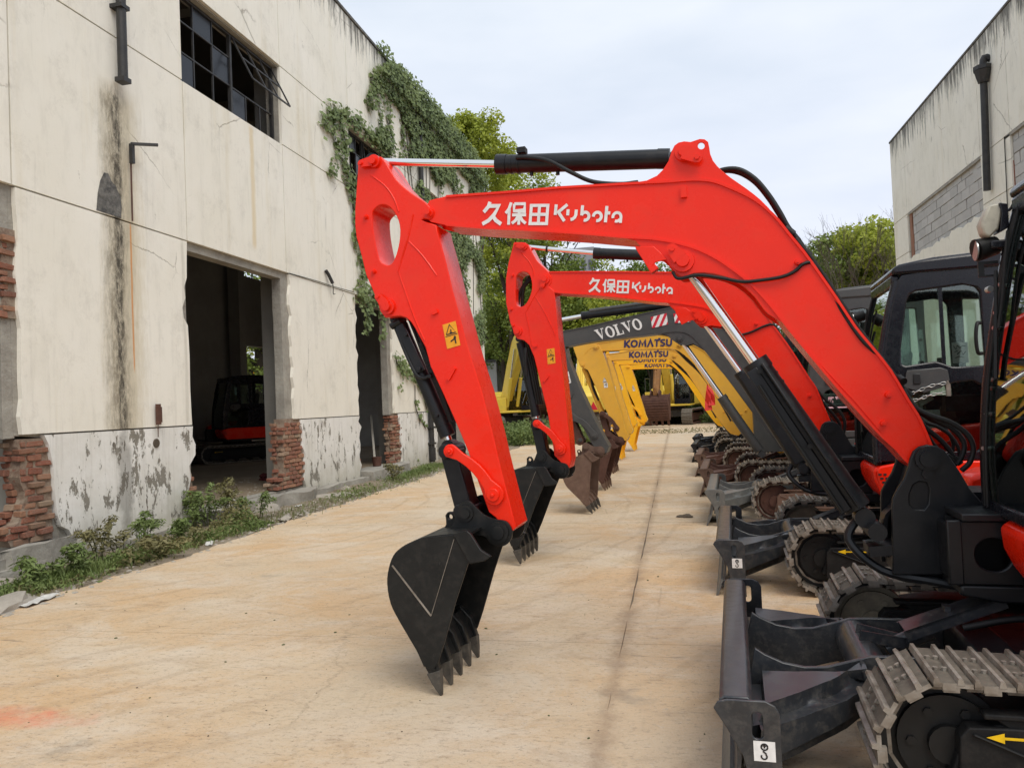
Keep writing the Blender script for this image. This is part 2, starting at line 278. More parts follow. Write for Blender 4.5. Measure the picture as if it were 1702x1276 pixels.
def leafmat(name, a, b, scale=.6, trans=.25):
    n = NT(name); f = n.noise(scale, 3, .6); g = n.noise(23, 2, .6)
    c = n.mix(n.ramp(f, (.35, 0.), (.65, 1.)), a, b); c = n.mix(n.math('MULTIPLY', g, .5), c, tuple(x*1.5 for x in b))
    n.set(col=c, rough=.55, spec=.35)
    t = n.n('ShaderNodeBsdfTranslucent'); n.l(c, t.inputs[0]); m = n.n('ShaderNodeMixShader'); m.inputs[0].default_value = trans
    n.l(n.b.outputs[0], m.inputs[1]); n.l(t.outputs[0], m.inputs[2]); n.l(m.outputs[0], n.o.inputs[0]); M[name] = n.m
leafmat('leaf_spring', (.20, .25, .03), (.38, .42, .06), trans=.4); leafmat('leaf_mid', (.11, .16, .03), (.22, .28, .06), trans=.35); leafmat('leaf_dark', (.05, .085, .022), (.10, .15, .035), trans=.3)
leafmat('leaf_ivy', (.085, .125, .045), (.20, .25, .10), 1.2); leafmat('leaf_weed', (.09, .14, .035), (.19, .24, .08), 2.); leafmat('leaf_grass', (.12, .14, .05), (.22, .23, .10), 1.); leafmat('leaf_dry', (.13, .12, .05), (.22, .20, .09), 2.)
flat('bark', (.06, .045, .032), .95); flat('twig', (.10, .08, .06), .95); flat('stem_green', (.09, .10, .035), .8)
n = NT('tower_wall'); n.set(col=n.mix(n.noise(.3), (.22, .225, .24), (.28, .285, .30)), rough=.8); M['tower_wall'] = n.m
n = NT('tower_dark'); n.set(col=(.08, .085, .10), rough=.4); M['tower_dark'] = n.m
flat('pale_wall', (.42, .43, .43), .8); flat('teal_roof', (.10, .28, .27), .6)

# ------------------------------------------------------------------ object helpers
def tag(o, label=None, cat=None, group=None, kind=None):
    for k, v in (('label', label), ('category', cat), ('group', group), ('kind', kind)):
        if v: o[k] = v
    return o
def empty(name, loc=(0, 0, 0), rz=0, label=None, cat=None, group=None, kind=None):
    o = bpy.data.objects.new(name, None); col.objects.link(o); o.location = loc; o.rotation_euler.z = rz; o.empty_display_size = .2
    return tag(o, label, cat, group, kind)
def link(name, me, parent=None, loc=None, rot=None):
    o = bpy.data.objects.new(name, me); col.objects.link(o)
    if parent is not None: o.parent = parent
    if loc is not None: o.location = loc
    if rot is not None: o.rotation_euler = rot
    return o
def clusters(bm, pad=.004):
    bm.verts.index_update(); bm.verts.ensure_lookup_table(); n = len(bm.verts); par = list(range(n))
    def find(a):
        while par[a] != a: par[a] = par[par[a]]; a = par[a]
        return a
    for e in bm.edges:
        a, b = find(e.verts[0].index), find(e.verts[1].index)
        if a != b: par[a] = b
    isl = {}
    for v in bm.verts: isl.setdefault(find(v.index), []).append(v.index)
    isl = list(isl.values()); bb = []
    for g_ in isl:
        c_ = np.array([bm.verts[i].co for i in g_]); bb.append((c_.min(0)-pad, c_.max(0)+pad))
    grp = list(range(len(isl)))
    for i in range(len(isl)):
        for j in range(i):
            if (bb[i][0] <= bb[j][1]).all() and (bb[j][0] <= bb[i][1]).all():
                a, b = grp[i], grp[j]
                if a != b: grp = [b if q == a else q for q in grp]
    out = {}
    for g_, q in zip(isl, grp): out.setdefault(q, set()).update(g_)
    return list(out.values())
def build(name, bm, mat, parent=None, smooth=None, bevel=None, loc=None, rot=None, label=None):
    bmesh.ops.recalc_face_normals(bm, faces=bm.faces)
    if len(bm.verts) < 6000 and name not in WHOLE:
        cl = clusters(bm)
        if 1 < len(cl) <= 60:
            one = name[:-2] if name.endswith('ches') else (name[:-1] if name.endswith('s') and not name.endswith('ss') else name); last = None
            for g_ in cl:
                b2 = bm.copy(); bmesh.ops.delete(b2, geom=[v for v in b2.verts if v.index not in g_], context='VERTS'); last = _build(one, b2, mat, parent, smooth, bevel, loc, rot, label)
            bm.free(); return last
    return _build(name, bm, mat, parent, smooth, bevel, loc, rot, label)
WHOLE = {'ribbon', 'branches', 'stems', 'track_pads', 'weld_bead', 'weld_seam', 'chain_links', 'glazing_bar', 'rear_window_frame', 'ivy'}
def _build(name, bm, mat, parent=None, smooth=None, bevel=None, loc=None, rot=None, label=None):
    me = bpy.data.meshes.new(name); bm.to_mesh(me); bm.free()
    for m_ in (mat if isinstance(mat, (list, tuple)) else [mat]): me.materials.append(M[m_])
    if smooth is not None: me.shade_smooth(); me.set_sharp_from_angle(angle=R(smooth))
    o = link(name, me, parent, loc, rot)
    if bevel:
        b = o.modifiers.new('bevel', 'BEVEL'); b.width = bevel; b.segments = 2; b.limit_method = 'ANGLE'; b.angle_limit = R(35); b.harden_normals = False
        if smooth is None: me.shade_smooth(); me.set_sharp_from_angle(angle=R(35))
    if label: o['label'] = label
    return o
B = bmesh.new
def box(bm, x0, x1, y0, y1, z0, z1, mat=None, jit=0):
    vs = [bm.verts.new((x + random.uniform(-jit, jit), y + random.uniform(-jit, jit), z + random.uniform(-jit, jit))) for x, y, z in ((x0, y0, z0), (x1, y0, z0), (x1, y1, z0), (x0, y1, z0), (x0, y0, z1), (x1, y0, z1), (x1, y1, z1), (x0, y1, z1))]
    fs = [bm.faces.new([vs[i] for i in q]) for q in ((0, 3, 2, 1), (4, 5, 6, 7), (0, 1, 5, 4), (1, 2, 6, 5), (2, 3, 7, 6), (3, 0, 4, 7))]
    if mat:
        for f in fs: f.material_index = mat
    return vs
def bar(bm, a, b, w, h, upv=(0, 0, 1)):
    """box beam from a to b, w across, h along upv"""
    a, b = V(a), V(b); d = (b-a).normalized(); s = d.cross(V(upv))
    if s.length < 1e-4: s = d.cross(V((1, 0, 0)))
    s.normalize(); t = s.cross(d)
    vs = [bm.verts.new(p + s*(i*w/2) + t*(j*h/2)) for p in (a, b) for i, j in ((-1, -1), (1, -1), (1, 1), (-1, 1))]
    for q in ((3, 2, 1, 0), (4, 5, 6, 7), (0, 1, 5, 4), (1, 2, 6, 5), (2, 3, 7, 6), (3, 0, 4, 7)): bm.faces.new([vs[i] for i in q])
def cyl(bm, a, b, ra, rb=None, n=16, caps=True):
    a, b = V(a), V(b); rb = ra if rb is None else rb; d = (b-a).normalized(); s = d.cross(V((0, 0, 1)))
    if s.length < 1e-3: s = V((1, 0, 0))
    s.normalize(); t = s.cross(d); ring = []
    for p, r_ in ((a, ra), (b, rb)): ring.append([bm.verts.new(p + (s*math.cos(6.28318*i/n) + t*math.sin(6.28318*i/n))*r_) for i in range(n)])
    for i in range(n): bm.faces.new((ring[0][i], ring[0][(i+1) % n], ring[1][(i+1) % n], ring[1][i]))
    if caps: bm.faces.new(ring[0][::-1]); bm.faces.new(ring[1])
def smoothline(pts, k=6):
    pts = [V(p) for p in pts]; P = [pts[0]*2-pts[1]] + pts + [pts[-1]*2-pts[-2]]; out = []
    for i in range(1, len(P)-2):
        for j in range(k):
            t = j/k; a, b, c, d = P[i-1:i+3]
            out.append(.5*((2*b) + (c-a)*t + (2*a-5*b+4*c-d)*t*t + (3*b-a-3*c+d)*t**3))
    return out + [pts[-1]]
def tube(bm, pts, r, n=8, k=6, r2=None, caps=True):
    P = smoothline(pts, k) if k > 1 and len(pts) > 2 else [V(p) for p in pts]
    prev = None; nrm = None
    for i, p in enumerate(P):
        d = ((P[min(i+1, len(P)-1)] - P[max(i-1, 0)])).normalized()
        if nrm is None:
            nrm = d.cross(V((0, 0, 1)));
            if nrm.length < 1e-3: nrm = d.cross(V((1, 0, 0)))
        nrm = (nrm - d*nrm.dot(d)).normalized(); t = d.cross(nrm); rr = r if r2 is None else r + (r2-r)*i/(len(P)-1)
        ring = [bm.verts.new(p + (nrm*math.cos(6.28318*j/n) + t*math.sin(6.28318*j/n))*rr) for j in range(n)]
        if prev:
            for j in range(n): bm.faces.new((prev[j], prev[(j+1) % n], ring[(j+1) % n], ring[j]))
        elif caps: bm.faces.new(ring[::-1])
        prev = ring
    if caps: bm.faces.new(prev)
def prism(bm, pts, y0, y1, holes=(), axis='y'):
    """polygon in (x,z) with holes, extruded from y0 to y1 (axis 'x': polygon in (y,z) extruded along x)"""
    f = (lambda p, t: (p[0], t, p[1])) if axis == 'y' else ((lambda p, t: (t, p[0], p[1])) if axis == 'x' else (lambda p, t: (p[0], p[1], t)))
    tb = bmesh.new(); es = []
    for lp in [pts, *holes]:
        vs = [tb.verts.new((p[0], p[1], 0)) for p in lp]
        es += [tb.edges.new((vs[i], vs[(i+1) % len(vs)])) for i in range(len(vs))]
    r_ = bmesh.ops.triangle_fill(tb, use_beauty=True, use_dissolve=False, edges=es, normal=(0, 0, 1))
    tb.verts.ensure_lookup_table(); tb.verts.index_update()
    co = [(v.co.x, v.co.y) for v in tb.verts]; tris = [[v.index for v in fc.verts] for fc in tb.faces]; bnd = [[v.index for v in e.verts] for e in tb.edges if len(e.link_faces) == 1]
    tb.free()
    A = [bm.verts.new(f(c_, y0)) for c_ in co]; C_ = [bm.verts.new(f(c_, y1)) for c_ in co]
    for t in tris:
        bm.faces.new([A[i] for i in t]); bm.faces.new([C_[i] for i in reversed(t)])
    for a, b in bnd: bm.faces.new((A[a], A[b], C_[b], C_[a]))
def strip(bm, pts, y0, y1, th, k=1):
    """plate following a line in (x,z): thickness th centred on the line, from y0 to y1"""
    P = [V((p[0], 0, p[1])) for p in pts]
    if k > 1: P = smoothline(P, k)
    q = []
    for i, p in enumerate(P):
        d = (P[min(i+1, len(P)-1)] - P[max(i-1, 0)]).normalized(); nn = V((-d.z, 0, d.x))*th/2
        q.append([bm.verts.new((p+nn*s).to_tuple()[0:1] + (y,) + ((p+nn*s).z,)) for s, y in ((-1, y0), (1, y0), (1, y1), (-1, y1))])
    for a, b in zip(q, q[1:]):
        for j in range(4): bm.faces.new((a[j], a[(j+1) % 4], b[(j+1) % 4], b[j]))
    bm.faces.new(q[0][::-1]); bm.faces.new(q[-1])
def ngon(cx, cz, r_, n=20, a0=0, rz=None): return [(cx + math.cos(a0+6.28318*i/n)*r_, cz + math.sin(a0+6.28318*i/n)*(rz or r_)) for i in range(n)]
def rnd(pts, k=4):
    """closed smooth line through pts"""
    P = [V((p[0], p[1], 0)) for p in pts]; n = len(P); out = []
    for i in range(n):
        a, b, c, d = P[i-1], P[i], P[(i+1) % n], P[(i+2) % n]
        for j in range(k):
            t = j/k; v = .5*((2*b) + (c-a)*t + (2*a-5*b+4*c-d)*t*t + (3*b-a-3*c+d)*t**3); out.append((v.x, v.y))
    return out
def rounded(x0, x1, z0, z1, r_, n=4):
    out = []
    for cx, cz, a in ((x1-r_, z1-r_, 0), (x0+r_, z1-r_, 90), (x0+r_, z0+r_, 180), (x1-r_, z0+r_, 270)):
        out += [(cx + r_*math.cos(R(a+90*i/n)), cz + r_*math.sin(R(a+90*i/n))) for i in range(n+1)]
    return out
def stroke2d(polys, width):
    """thick poly-lines as small quads in a flat (u,v) space"""
    out = []
    for pl in polys:
        L_, R_ = [], []
        for i, p in enumerate(pl):
            a = V((*pl[max(i-1, 0)], 0)); b = V((*pl[min(i+1, len(pl)-1)], 0)); d = (b-a).normalized(); k = 1.
            if 0 < i < len(pl)-1:
                d1 = (V((*p, 0))-a).normalized(); k = 1/max(.45, d.dot(d1))
            nn = V((-d.y, d.x, 0))*width/2*k
            L_.append((p[0]+nn.x, p[1]+nn.y)); R_.append((p[0]-nn.x, p[1]-nn.y))
        for i in range(len(pl)-1): out.append([L_[i], L_[i+1], R_[i+1], R_[i]])
    return out
def arc(cx, cy, r_, a0, a1, n=10): return [(cx + r_*math.cos(R(a0+(a1-a0)*i/n)), cy + r_*math.sin(R(a0+(a1-a0)*i/n))) for i in range(n+1)]
_txt = {}
def text_polys(s, bold=.0, sp=1.06):
    """flat mesh of a word: (verts, faces, width, height)"""
    if (s, bold) in _txt: return _txt[(s, bold)]
    cu = bpy.data.curves.new('t', 'FONT'); cu.body = s; cu.offset = bold; cu.space_character = sp; cu.resolution_u = 3
    ob = bpy.data.objects.new('t', cu); col.objects.link(ob); dg = bpy.context.evaluated_depsgraph_get()
    me = bpy.data.meshes.new_from_object(ob.evaluated_get(dg)); vs = [(v.co.x, v.co.y) for v in me.vertices]; fs = [list(p.vertices) for p in me.polygons]
    bpy.data.objects.remove(ob); bpy.data.curves.remove(cu)
    x0, x1 = min(v[0] for v in vs), max(v[0] for v in vs); y0, y1 = min(v[1] for v in vs), max(v[1] for v in vs)
    vs = [((v[0]-x0)/(x1-x0), (v[1]-y0)/(y1-y0)) for v in vs]; _txt[(s, bold)] = (vs, fs); return vs, fs
def decal(name, quad, mat, parent, polys=None, text=None, bold=0., lift=.0015, label=None, nrm=(0, -1, 0)):
    """quad: lower-left, lower-right, upper-left corners in parent space; polys in unit (u,v)"""
    bm = B(); O, U, W_ = V(quad[0]), V(quad[1])-V(quad[0]), V(quad[2])-V(quad[0]); O = O + V(nrm)*lift
    if text:
        vs, fs = text_polys(text, bold); bv = [bm.verts.new(O + U*u + W_*v) for u, v in vs]
        for f in fs:
            try: bm.faces.new([bv[i] for i in f])
            except ValueError: pass
    for i, pl in enumerate(polys or []):
        q = O + V(nrm)*(i*.00004)
        bm.faces.new([bm.verts.new(q + U*u + W_*v) for u, v in pl])
    me = bpy.data.meshes.new(name); bm.to_mesh(me); bm.free(); me.materials.append(M[mat]); o = link(name, me, parent)
    if label: o['label'] = label
    return o
def leafmesh(name, P, N, S, mat, parent=None, aspect=.7, loc=None):
    """P,N (n,3), S (n,) numpy arrays -> one mesh of leaf shaped quads"""
    n = len(P); N = N/np.linalg.norm(N, axis=1, keepdims=True)
    a = rng.normal(size=(n, 3)); T = np.cross(N, a); T /= np.linalg.norm(T, axis=1, keepdims=True); Bn = np.cross(N, T)
    S = S[:, None]; bend = N*S*rng.uniform(-.25, .25, (n, 1))
    vs = np.stack([P-T*S*.5, P-Bn*S*.5*aspect+bend, P+T*S*.5, P+Bn*S*.5*aspect+bend], 1).reshape(-1, 3)
    me = bpy.data.meshes.new(name); me.vertices.add(4*n); me.vertices.foreach_set('co', vs.astype(np.float32).ravel())
    me.loops.add(4*n); me.polygons.add(n); me.loops.foreach_set('vertex_index', np.arange(4*n, dtype=np.int32))
    me.polygons.foreach_set('loop_start', np.arange(0, 4*n, 4, dtype=np.int32)); me.update(calc_edges=True); me.materials.append(M[mat])
    return link(name, me, parent, loc)

# ================================================================== SETTING
def jag(a, b, n, amp, seed=0, axis=1):
    """points from a to b with ragged sideways offset"""
    r_ = random.Random(seed); out = []
    for i in range(n+1):
        t = i/n; k = 0 if i in (0, n) else r_.uniform(-amp, amp)
        p = [a[0]+(b[0]-a[0])*t, a[1]+(b[1]-a[1])*t]
        p[0 if axis == 1 else 1] += k; out.append(tuple(p))
    return out
bm = B(); bmesh.ops.create_grid(bm, x_segments=1, y_segments=1, size=420); bmesh.ops.translate(bm, verts=bm.verts, vec=(0, 200, -.035))
tag(build('ground', bm, 'yard_dirt'), kind='structure')
pav = empty('pavement', kind='structure')
bm = B(); box(bm, -5.6, 7.85, -1.5, 46, -.06, -.010); build('bedding', bm, 'yard_dirt', pav)
XE, YE = [-5.72, -.42, 3.65, 7.9], [-1.6, .6, 5.12, 10.1, 15.2, 20.2, 25.4, 31., 37., 46.]
for i in range(3):
    for j in range(len(YE)-1):
        g = .0028; x0, x1, y0, y1 = XE[i]+g, XE[i+1]-g, YE[j]+g, YE[j+1]-g
        pl = [(x0, y0)] + [(x1, y0)] + ([(x1, y1)] + [(x0, y1)])
        if i == 0: pl = [(x1, y0), (x1, y1)] + jag((x0, y1), (x0, y0), 22, .09, j+3)
        else: pl = jag((x0, y0), (x1, y0), 10, .004, i*9+j, 0)[:-1] + jag((x1, y0), (x1, y1), 14, .006, i+j*5) [:-1] + [(x1, y1)] + jag((x0, y1), (x0, y0), 14, .012, i*3+j)[:-1]
        bm = B(); prism(bm, pl, -.09, random.uniform(-.002, .001), axis='z'); build('concrete_slab', bm, 'yard_concrete', pav)
# rough strip between slab edge and hall
bm = B(); bmesh.ops.create_grid(bm, x_segments=24, y_segments=400, size=.5)
for v in bm.verts:
    x = -7.05 + (v.co.x+.5)*1.75; y = -1 + (v.co.y+.5)*46
    h = mn.noise(V((x*1.3, y*.7, 0)))*.035 + mn.noise(V((x*5, y*5, 3)))*.018 + mn.noise(V((x*15, y*15, 3)))*.008
    e = min(1, max(0, (-5.4-x)/.35)); wl_ = min(1, max(0, (-6.3-x)/.5))
    v.co = V((x, y, -.03 + (.022 + h + wl_*.03)*e))
tag(build('verge_soil', bm, 'yard_dirt', smooth=60), kind='structure')

# ---- the old hall on the left ------------------------------------------------
HX = -6.95
hall = empty('warehouse', (HX, 0, 0), label='long cream plastered derelict hall with broken doorways and ivy, left of the yard', cat='building')
cols = [1, 4, 7.0, 10.07, 13.03, 16.1, 18.25, 21.75, 24.8, 28]; rows = [.0, 1.48, 4.2, 6.6, 8.08, 10.62]
doorc = {1, 3, 5, 7}
def wallpanel(y0, y1, z0, z1, mat, name='wall_panel', left=None, right=None, x1=-.055, x0=0.):
    g = .011
    L_ = left or [(y0+g, z1-g), (y0+g, z0+g)]; R_ = right or [(y1-g, z0+g), (y1-g, z1-g)]
    bm = B(); prism(bm, L_ + R_, x0, x1, axis='x'); return build(name, bm, mat, hall)
for c in range(9):
    for r_ in range(5):
        y0, y1, z0, z1 = cols[c], cols[c+1], rows[r_], rows[r_+1]
        if c in doorc and r_ in (0, 1, 3): continue
        mat = 'dado_paint' if r_ == 0 else 'hall_plaster'; left = right = None; x0 = .012 if r_ == 0 else 0
        if r_ in (0, 1):
            if c+1 in doorc:
                off = {2: (0, .0, .05), 4: (.03, .03, .07), 6: (0, 0, .05), 0: (0, 0, 0)}.get(c, (0, 0, 0))
                right = jag((y1-.01+off[0], z0+.01), (y1-.01+off[1], z1-.01), 16 if r_ else 12, off[2] if r_ else off[2]*1.6, c*7+r_)
                if c == 2 and r_ == 1: right = [(y1-.02, 1.49), (y1-.04, 2.0), (y1-.03, 2.5), (y1-.05, 2.95), (y1-.14, 3.05), (y1-.16, 3.2), (y1-.09, 3.35), (y1-.11, 3.5), (y1-.04, 3.65), (y1-.03, 3.9), (y1-.01, 4.19)]
                if c == 2 and r_ == 0: right = [(y1-.02, .01), (y1+.02, .14), (y1-.13, .3), (y1-.18, .5), (y1-.10, .72), (y1-.13, .9), (y1+.02, 1.05), (y1+.03, 1.2), (y1-.04, 1.32), (y1-.02, 1.47)]
            if c-1 in doorc:
                cut = {2: .46, 4: .48, 6: .52, 8: .1}[c] if r_ == 0 else {2: .06, 4: .12, 6: .1, 8: .05}[c]
                left = jag((y0+cut*.75, z1-.01), (y0+cut, z0+.01), 14, .05 if r_ == 0 else .035, c*5+r_+1)
                if c == 2 and r_ == 0: left = [(7.34, 1.47), (7.40, 1.36), (7.46, 1.1), (7.47, .8), (7.50, .55), (7.55, .42), (7.66, .36), (7.72, .26), (7.62, .16), (7.3, .07), (7.0, .01)]
        wallpanel(y0, y1, z0, z1, mat, left=left, right=right, x0=x0)
# concrete core behind the panels with the door and window openings cut through
bm = B(); holes = []
for c in doorc:
    y0, y1 = cols[c], cols[c+1]
    holes.append([(y0, 6.62), (y1, 6.62), (y1, 8.06), (y0, 8.06)])
    holes.append([(y0, .22), (y1+.45, .22), (y1+.45, 1.44), (y1, 1.48), (y1, 4.15), (y0, 4.15)] if c != 7 else [(y0, .22), (y1, .22), (y1, 4.15), (y0, 4.15)])
prism(bm, [(1, -.1), (28, -.1), (28, 10.55), (1, 10.55)], -.058, -.30, holes, axis='x'); build('wall_core', bm, 'render_grey', hall)
bm = B(); box(bm, -.34, .03, .9, 28.05, 10.625, 10.70); build('coping', bm, 'dark_patch', hall, bevel=.01)
# door reveals: plastered posts and lintels that stand in the openings
for y0, y1, hd in ((10.07, 13.03, 4.15), (16.1, 18.25, 4.15), (4.0, 7.0, 4.15), (21.75, 24.8, 4.15)):
    bm = B(); prism(bm, [(y1-.13, 1.45)] + jag((y1-.13, 1.46), (y1-.13, hd), 9, .012, 5)[1:] + [(y1+.02, hd), (y1+.02, 1.45)], -.24, -.062, axis='x'); build('door_post', bm, 'render_grey', hall, bevel=.006)
    bm = B(); box(bm, -.26, -.06, y0, y1, hd-.07, hd+.01); build('door_lintel', bm, 'render_grey', hall)
# bricks laid bare at the broken jambs
ub = []
for k in range(6):
    bm = B(); box(bm, -.5, .5, -.5, .5, -.5, .5, jit=.09); bmesh.ops.bevel(bm, geom=bm.edges[:], offset=.09, segments=1, affect='EDGES')
    me = bpy.data.meshes.new('brick'); bm.to_mesh(me); bm.free(); me.materials.append(M['brick_red']); ub.append(me)
def bricks(ledge, redge, z0, z1, xa=-.005, xb=-.25, name='brick', seed=1):
    rr = random.Random(seed); h = .062; z = z0; k = 0
    while z + h < z1:
        for xw in (xa, xa-.125):
            a, b = ledge(z)+rr.uniform(-.07, .05), redge(z); y = b - (.0 if k % 2 else .115)
            first = True
            while y > a:
                l_ = min(.225, y-a)
                if l_ > .05:
                    o = link(name, ub[rr.randrange(6)], hall, (xw-.055+rr.uniform(-.018, .012)-(.03*rr.random() if l_ < .2 else 0), y-l_/2, z+h/2), (rr.uniform(-.05, .05), rr.uniform(-.06, .06), rr.uniform(-.12, .12)))
                    o.scale = (.108, l_*rr.uniform(.86, 1.02), h*rr.uniform(.82, 1.06))
                y -= l_+.012
        z += h+.013; k += 1
    bm = B(); n_ = 14
    prism(bm, [(ledge(z0+(z1-z0)*i/n_)+.02, z0+(z1-z0)*i/n_) for i in range(n_+1)] + [(redge(z1), z1), (redge(z0), z0)], xa-.030, xb+.02, axis='x'); build('mortar_bed', bm, 'mortar', hall)
wob = lambda s, a: (lambda z: a*mn.noise(V((z*3.1, s, 0))))
w1, w2, w3_, w4 = wob(1, .12), wob(5, .10), wob(9, .08), wob(14, .05)
bricks(lambda z: 7.0 + w1(z) + (.03 if z > .5 else -.12), lambda z: 7.47, .30, 1.44, seed=2)
bricks(lambda z: 6.86 + w2(z)*.5, lambda z: 7.06, 2.75, 3.72, seed=4)
bricks(lambda z: 12.72 + w2(z) - (.25 if z < .4 else 0), lambda z: 13.50, .24, 1.50, seed=3)
bricks(lambda z: 18.22 + w3_(z), lambda z: 18.78, .24, 1.46, seed=6)
bricks(lambda z: 9.86, lambda z: 10.10 + w4(z), .30, .78, xa=-.02, seed=8)
bricks(lambda z: 15.95, lambda z: 16.16 + w4(z), .24, .95, xa=-.02, seed=9)
# footing and broken thresholds
def rubble_block(name, pts, z0, z1, mat, amp=.03, parent=None, seed=1):
    bm = B(); prism(bm, pts, z0, z1, axis='z'); bmesh.ops.subdivide_edges(bm, edges=bm.edges[:], cuts=2, use_grid_fill=True)
    for v in bm.verts:
        if v.co.z > z0+.01: v.co += V((mn.noise(v.co*4+V((seed, 0, 0))), mn.noise(v.co*4+V((0, seed, 0))), mn.noise(v.co*5+V((0, 0, seed)))))*amp
    return build(name, bm, mat, parent, smooth=50)
rubble_block('footing', [(.02, 3.5)] + [(.16+.03*math.sin(y*2.3), y) for y in np.arange(3.5, 10.0, .5)] + [(.02, 10.1)], -.05, .10, 'render_grey', .025, hall)
rubble_block('footing', [(.02, 13.3)] + [(.2+.04*math.sin(y*3.3), y) for y in np.arange(13.3, 16.1, .4)] + [(.02, 16.2)], -.05, .12, 'render_grey', .035, hall, 5)
rubble_block('threshold', [(-.5, 7.0), (.02, 7.0), (.16, 6.0), (.16, 4.2), (-.5, 4.2)], -.05, .20, 'render_grey', .05, hall, 2)
rubble_block('threshold', [(-.45, 10.0), (.08, 10.2), (.18, 11.2), (.30, 12.2), (.42, 12.9), (.30, 13.35), (-.45, 13.4)], -.05, .19, 'render_grey', .07, hall, 3)
rubble_block('threshold', [(-.45, 16.1), (.30, 16.1), (.40, 17.0), (.38, 18.3), (.25, 18.7), (-.45, 18.7)], -.05, .24, 'render_grey', .05, hall, 4)
rubble_block('mortar_mound', [(-.1, 6.7), (.10, 6.8), (.14, 7.2), (.06, 7.7), (.015, 7.75), (.015, 6.7)], -.02, .30, 'render_grey', .05, hall, 9)
# inside of the hall
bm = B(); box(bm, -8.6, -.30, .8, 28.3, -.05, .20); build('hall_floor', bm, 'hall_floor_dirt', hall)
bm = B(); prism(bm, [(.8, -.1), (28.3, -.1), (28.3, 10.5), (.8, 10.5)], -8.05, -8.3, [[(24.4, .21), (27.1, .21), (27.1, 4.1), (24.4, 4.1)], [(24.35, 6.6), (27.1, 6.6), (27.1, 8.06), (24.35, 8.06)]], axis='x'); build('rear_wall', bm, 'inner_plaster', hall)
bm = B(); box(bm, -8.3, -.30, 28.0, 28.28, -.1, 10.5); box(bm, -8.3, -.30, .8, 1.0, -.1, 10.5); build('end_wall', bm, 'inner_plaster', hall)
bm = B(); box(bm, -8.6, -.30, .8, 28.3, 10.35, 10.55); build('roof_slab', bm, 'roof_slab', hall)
for y in (7.2, 13.4, 19.1, 23.6):
    for x in (-.75, -7.85): bm = B(); box(bm, x, x+.4, y, y+.4, .2, 10.35); build('column', bm, 'inner_plaster', hall)
    bm = B(); box(bm, -8.0, -.4, y+.05, y+.35, 9.7, 10.35); build('roof_beam', bm, 'inner_plaster', hall)
wf = bm = B()
for y in np.arange(24.4, 27.2, .67): box(bm, -8.2, -8.16, y-.018, y+.018, 6.6, 8.06)
for z in (6.62, 7.1, 7.6, 8.04): box(bm, -8.205, -8.155, 24.36, 27.1, z-.018, z+.018)
build('rear_window_frame', bm, 'pipe_metal', hall)
# steel windows upstairs
def steel_window(y0, y1, z0, z1, split, open_right=True, x=-.17):
    f = empty('window_frame'); f.parent = hall
    bm = B(); t = .022
    for y in (y0+t, y1-t, split): box(bm, x-.03, x+.03, y-t*1.2, y+t*1.2, z0, z1)
    for z in (z0+t, z1-t): box(bm, x-.029, x+.029, y0, y1, z-t, z+t)
    build('outer_frame', bm, 'pipe_metal', f)
    bm = B(); n_ = 3
    for i in range(1, n_): y = y0+(split-y0)*i/n_; box(bm, x-.015, x+.015, y-.011, y+.011, z0, z1)
    for z in (z0+(z1-z0)*.36, z0+(z1-z0)*.70): box(bm, x-.016, x+.016, y0, split, z-.011, z+.011)
    for i in range(1, 3): y = split+(y1-split)*i/3; box(bm, x-.015, x+.015, y-.011, y+.011, z0, z0+(z1-z0)*.36)
    box(bm, x-.016, x+.016, split, y1, z0+(z1-z0)*.36-.012, z0+(z1-z0)*.36+.012)
    build('glazing_bar', bm, 'pipe_metal', f)
    zb, zt = z0+(z1-z0)*.36, z1-.04; bm = B(); ang = R(26 if open_right else 6)
    def P(y, u): return V((x + .03 + math.sin(ang)*u, y, zt - math.cos(ang)*u))
    hh = zt-zb-.02; a0, a1 = split+.04, y1-.05
    for a, b in ((P(a0, 0), P(a0, hh)), (P(a1, 0), P(a1, hh)), (P(a0, 0), P(a1, 0)), (P(a0, hh), P(a1, hh)), (P(a0, hh*.5), P(a1, hh*.5)), (P(a0+(a1-a0)/3, 0), P(a0+(a1-a0)/3, hh)), (P(a0+(a1-a0)*2/3, 0), P(a0+(a1-a0)*2/3, hh))): bar(bm, a, b, .024, .024)
    build('open_sash', bm, 'pipe_metal', f)
    for i, (ya, yb, za, zb_) in enumerate(((y0, y0+(split-y0)/3, z0, z0+(z1-z0)*.36), (y0+(split-y0)*2/3, split, z0+(z1-z0)*.36, z0+(z1-z0)*.7), (y0+(split-y0)/3, y0+(split-y0)*2/3, z0+(z1-z0)*.7, z1), (split, split+(y1-split)/3, z0, z0+(z1-z0)*.36))):
        bm = B(); box(bm, x-.003, x+.003, ya+.01, yb-.01, za+.01, zb_-.01); build('pane', bm, 'window_glass', f)
steel_window(10.10, 13.0, 6.64, 8.05, 11.62); steel_window(16.13, 18.22, 6.64, 8.05, 17.2, False); steel_window(21.8, 24.77, 6.64, 8.05, 23.3, False); steel_window(4.05, 6.95, 6.64, 8.05, 5.5)
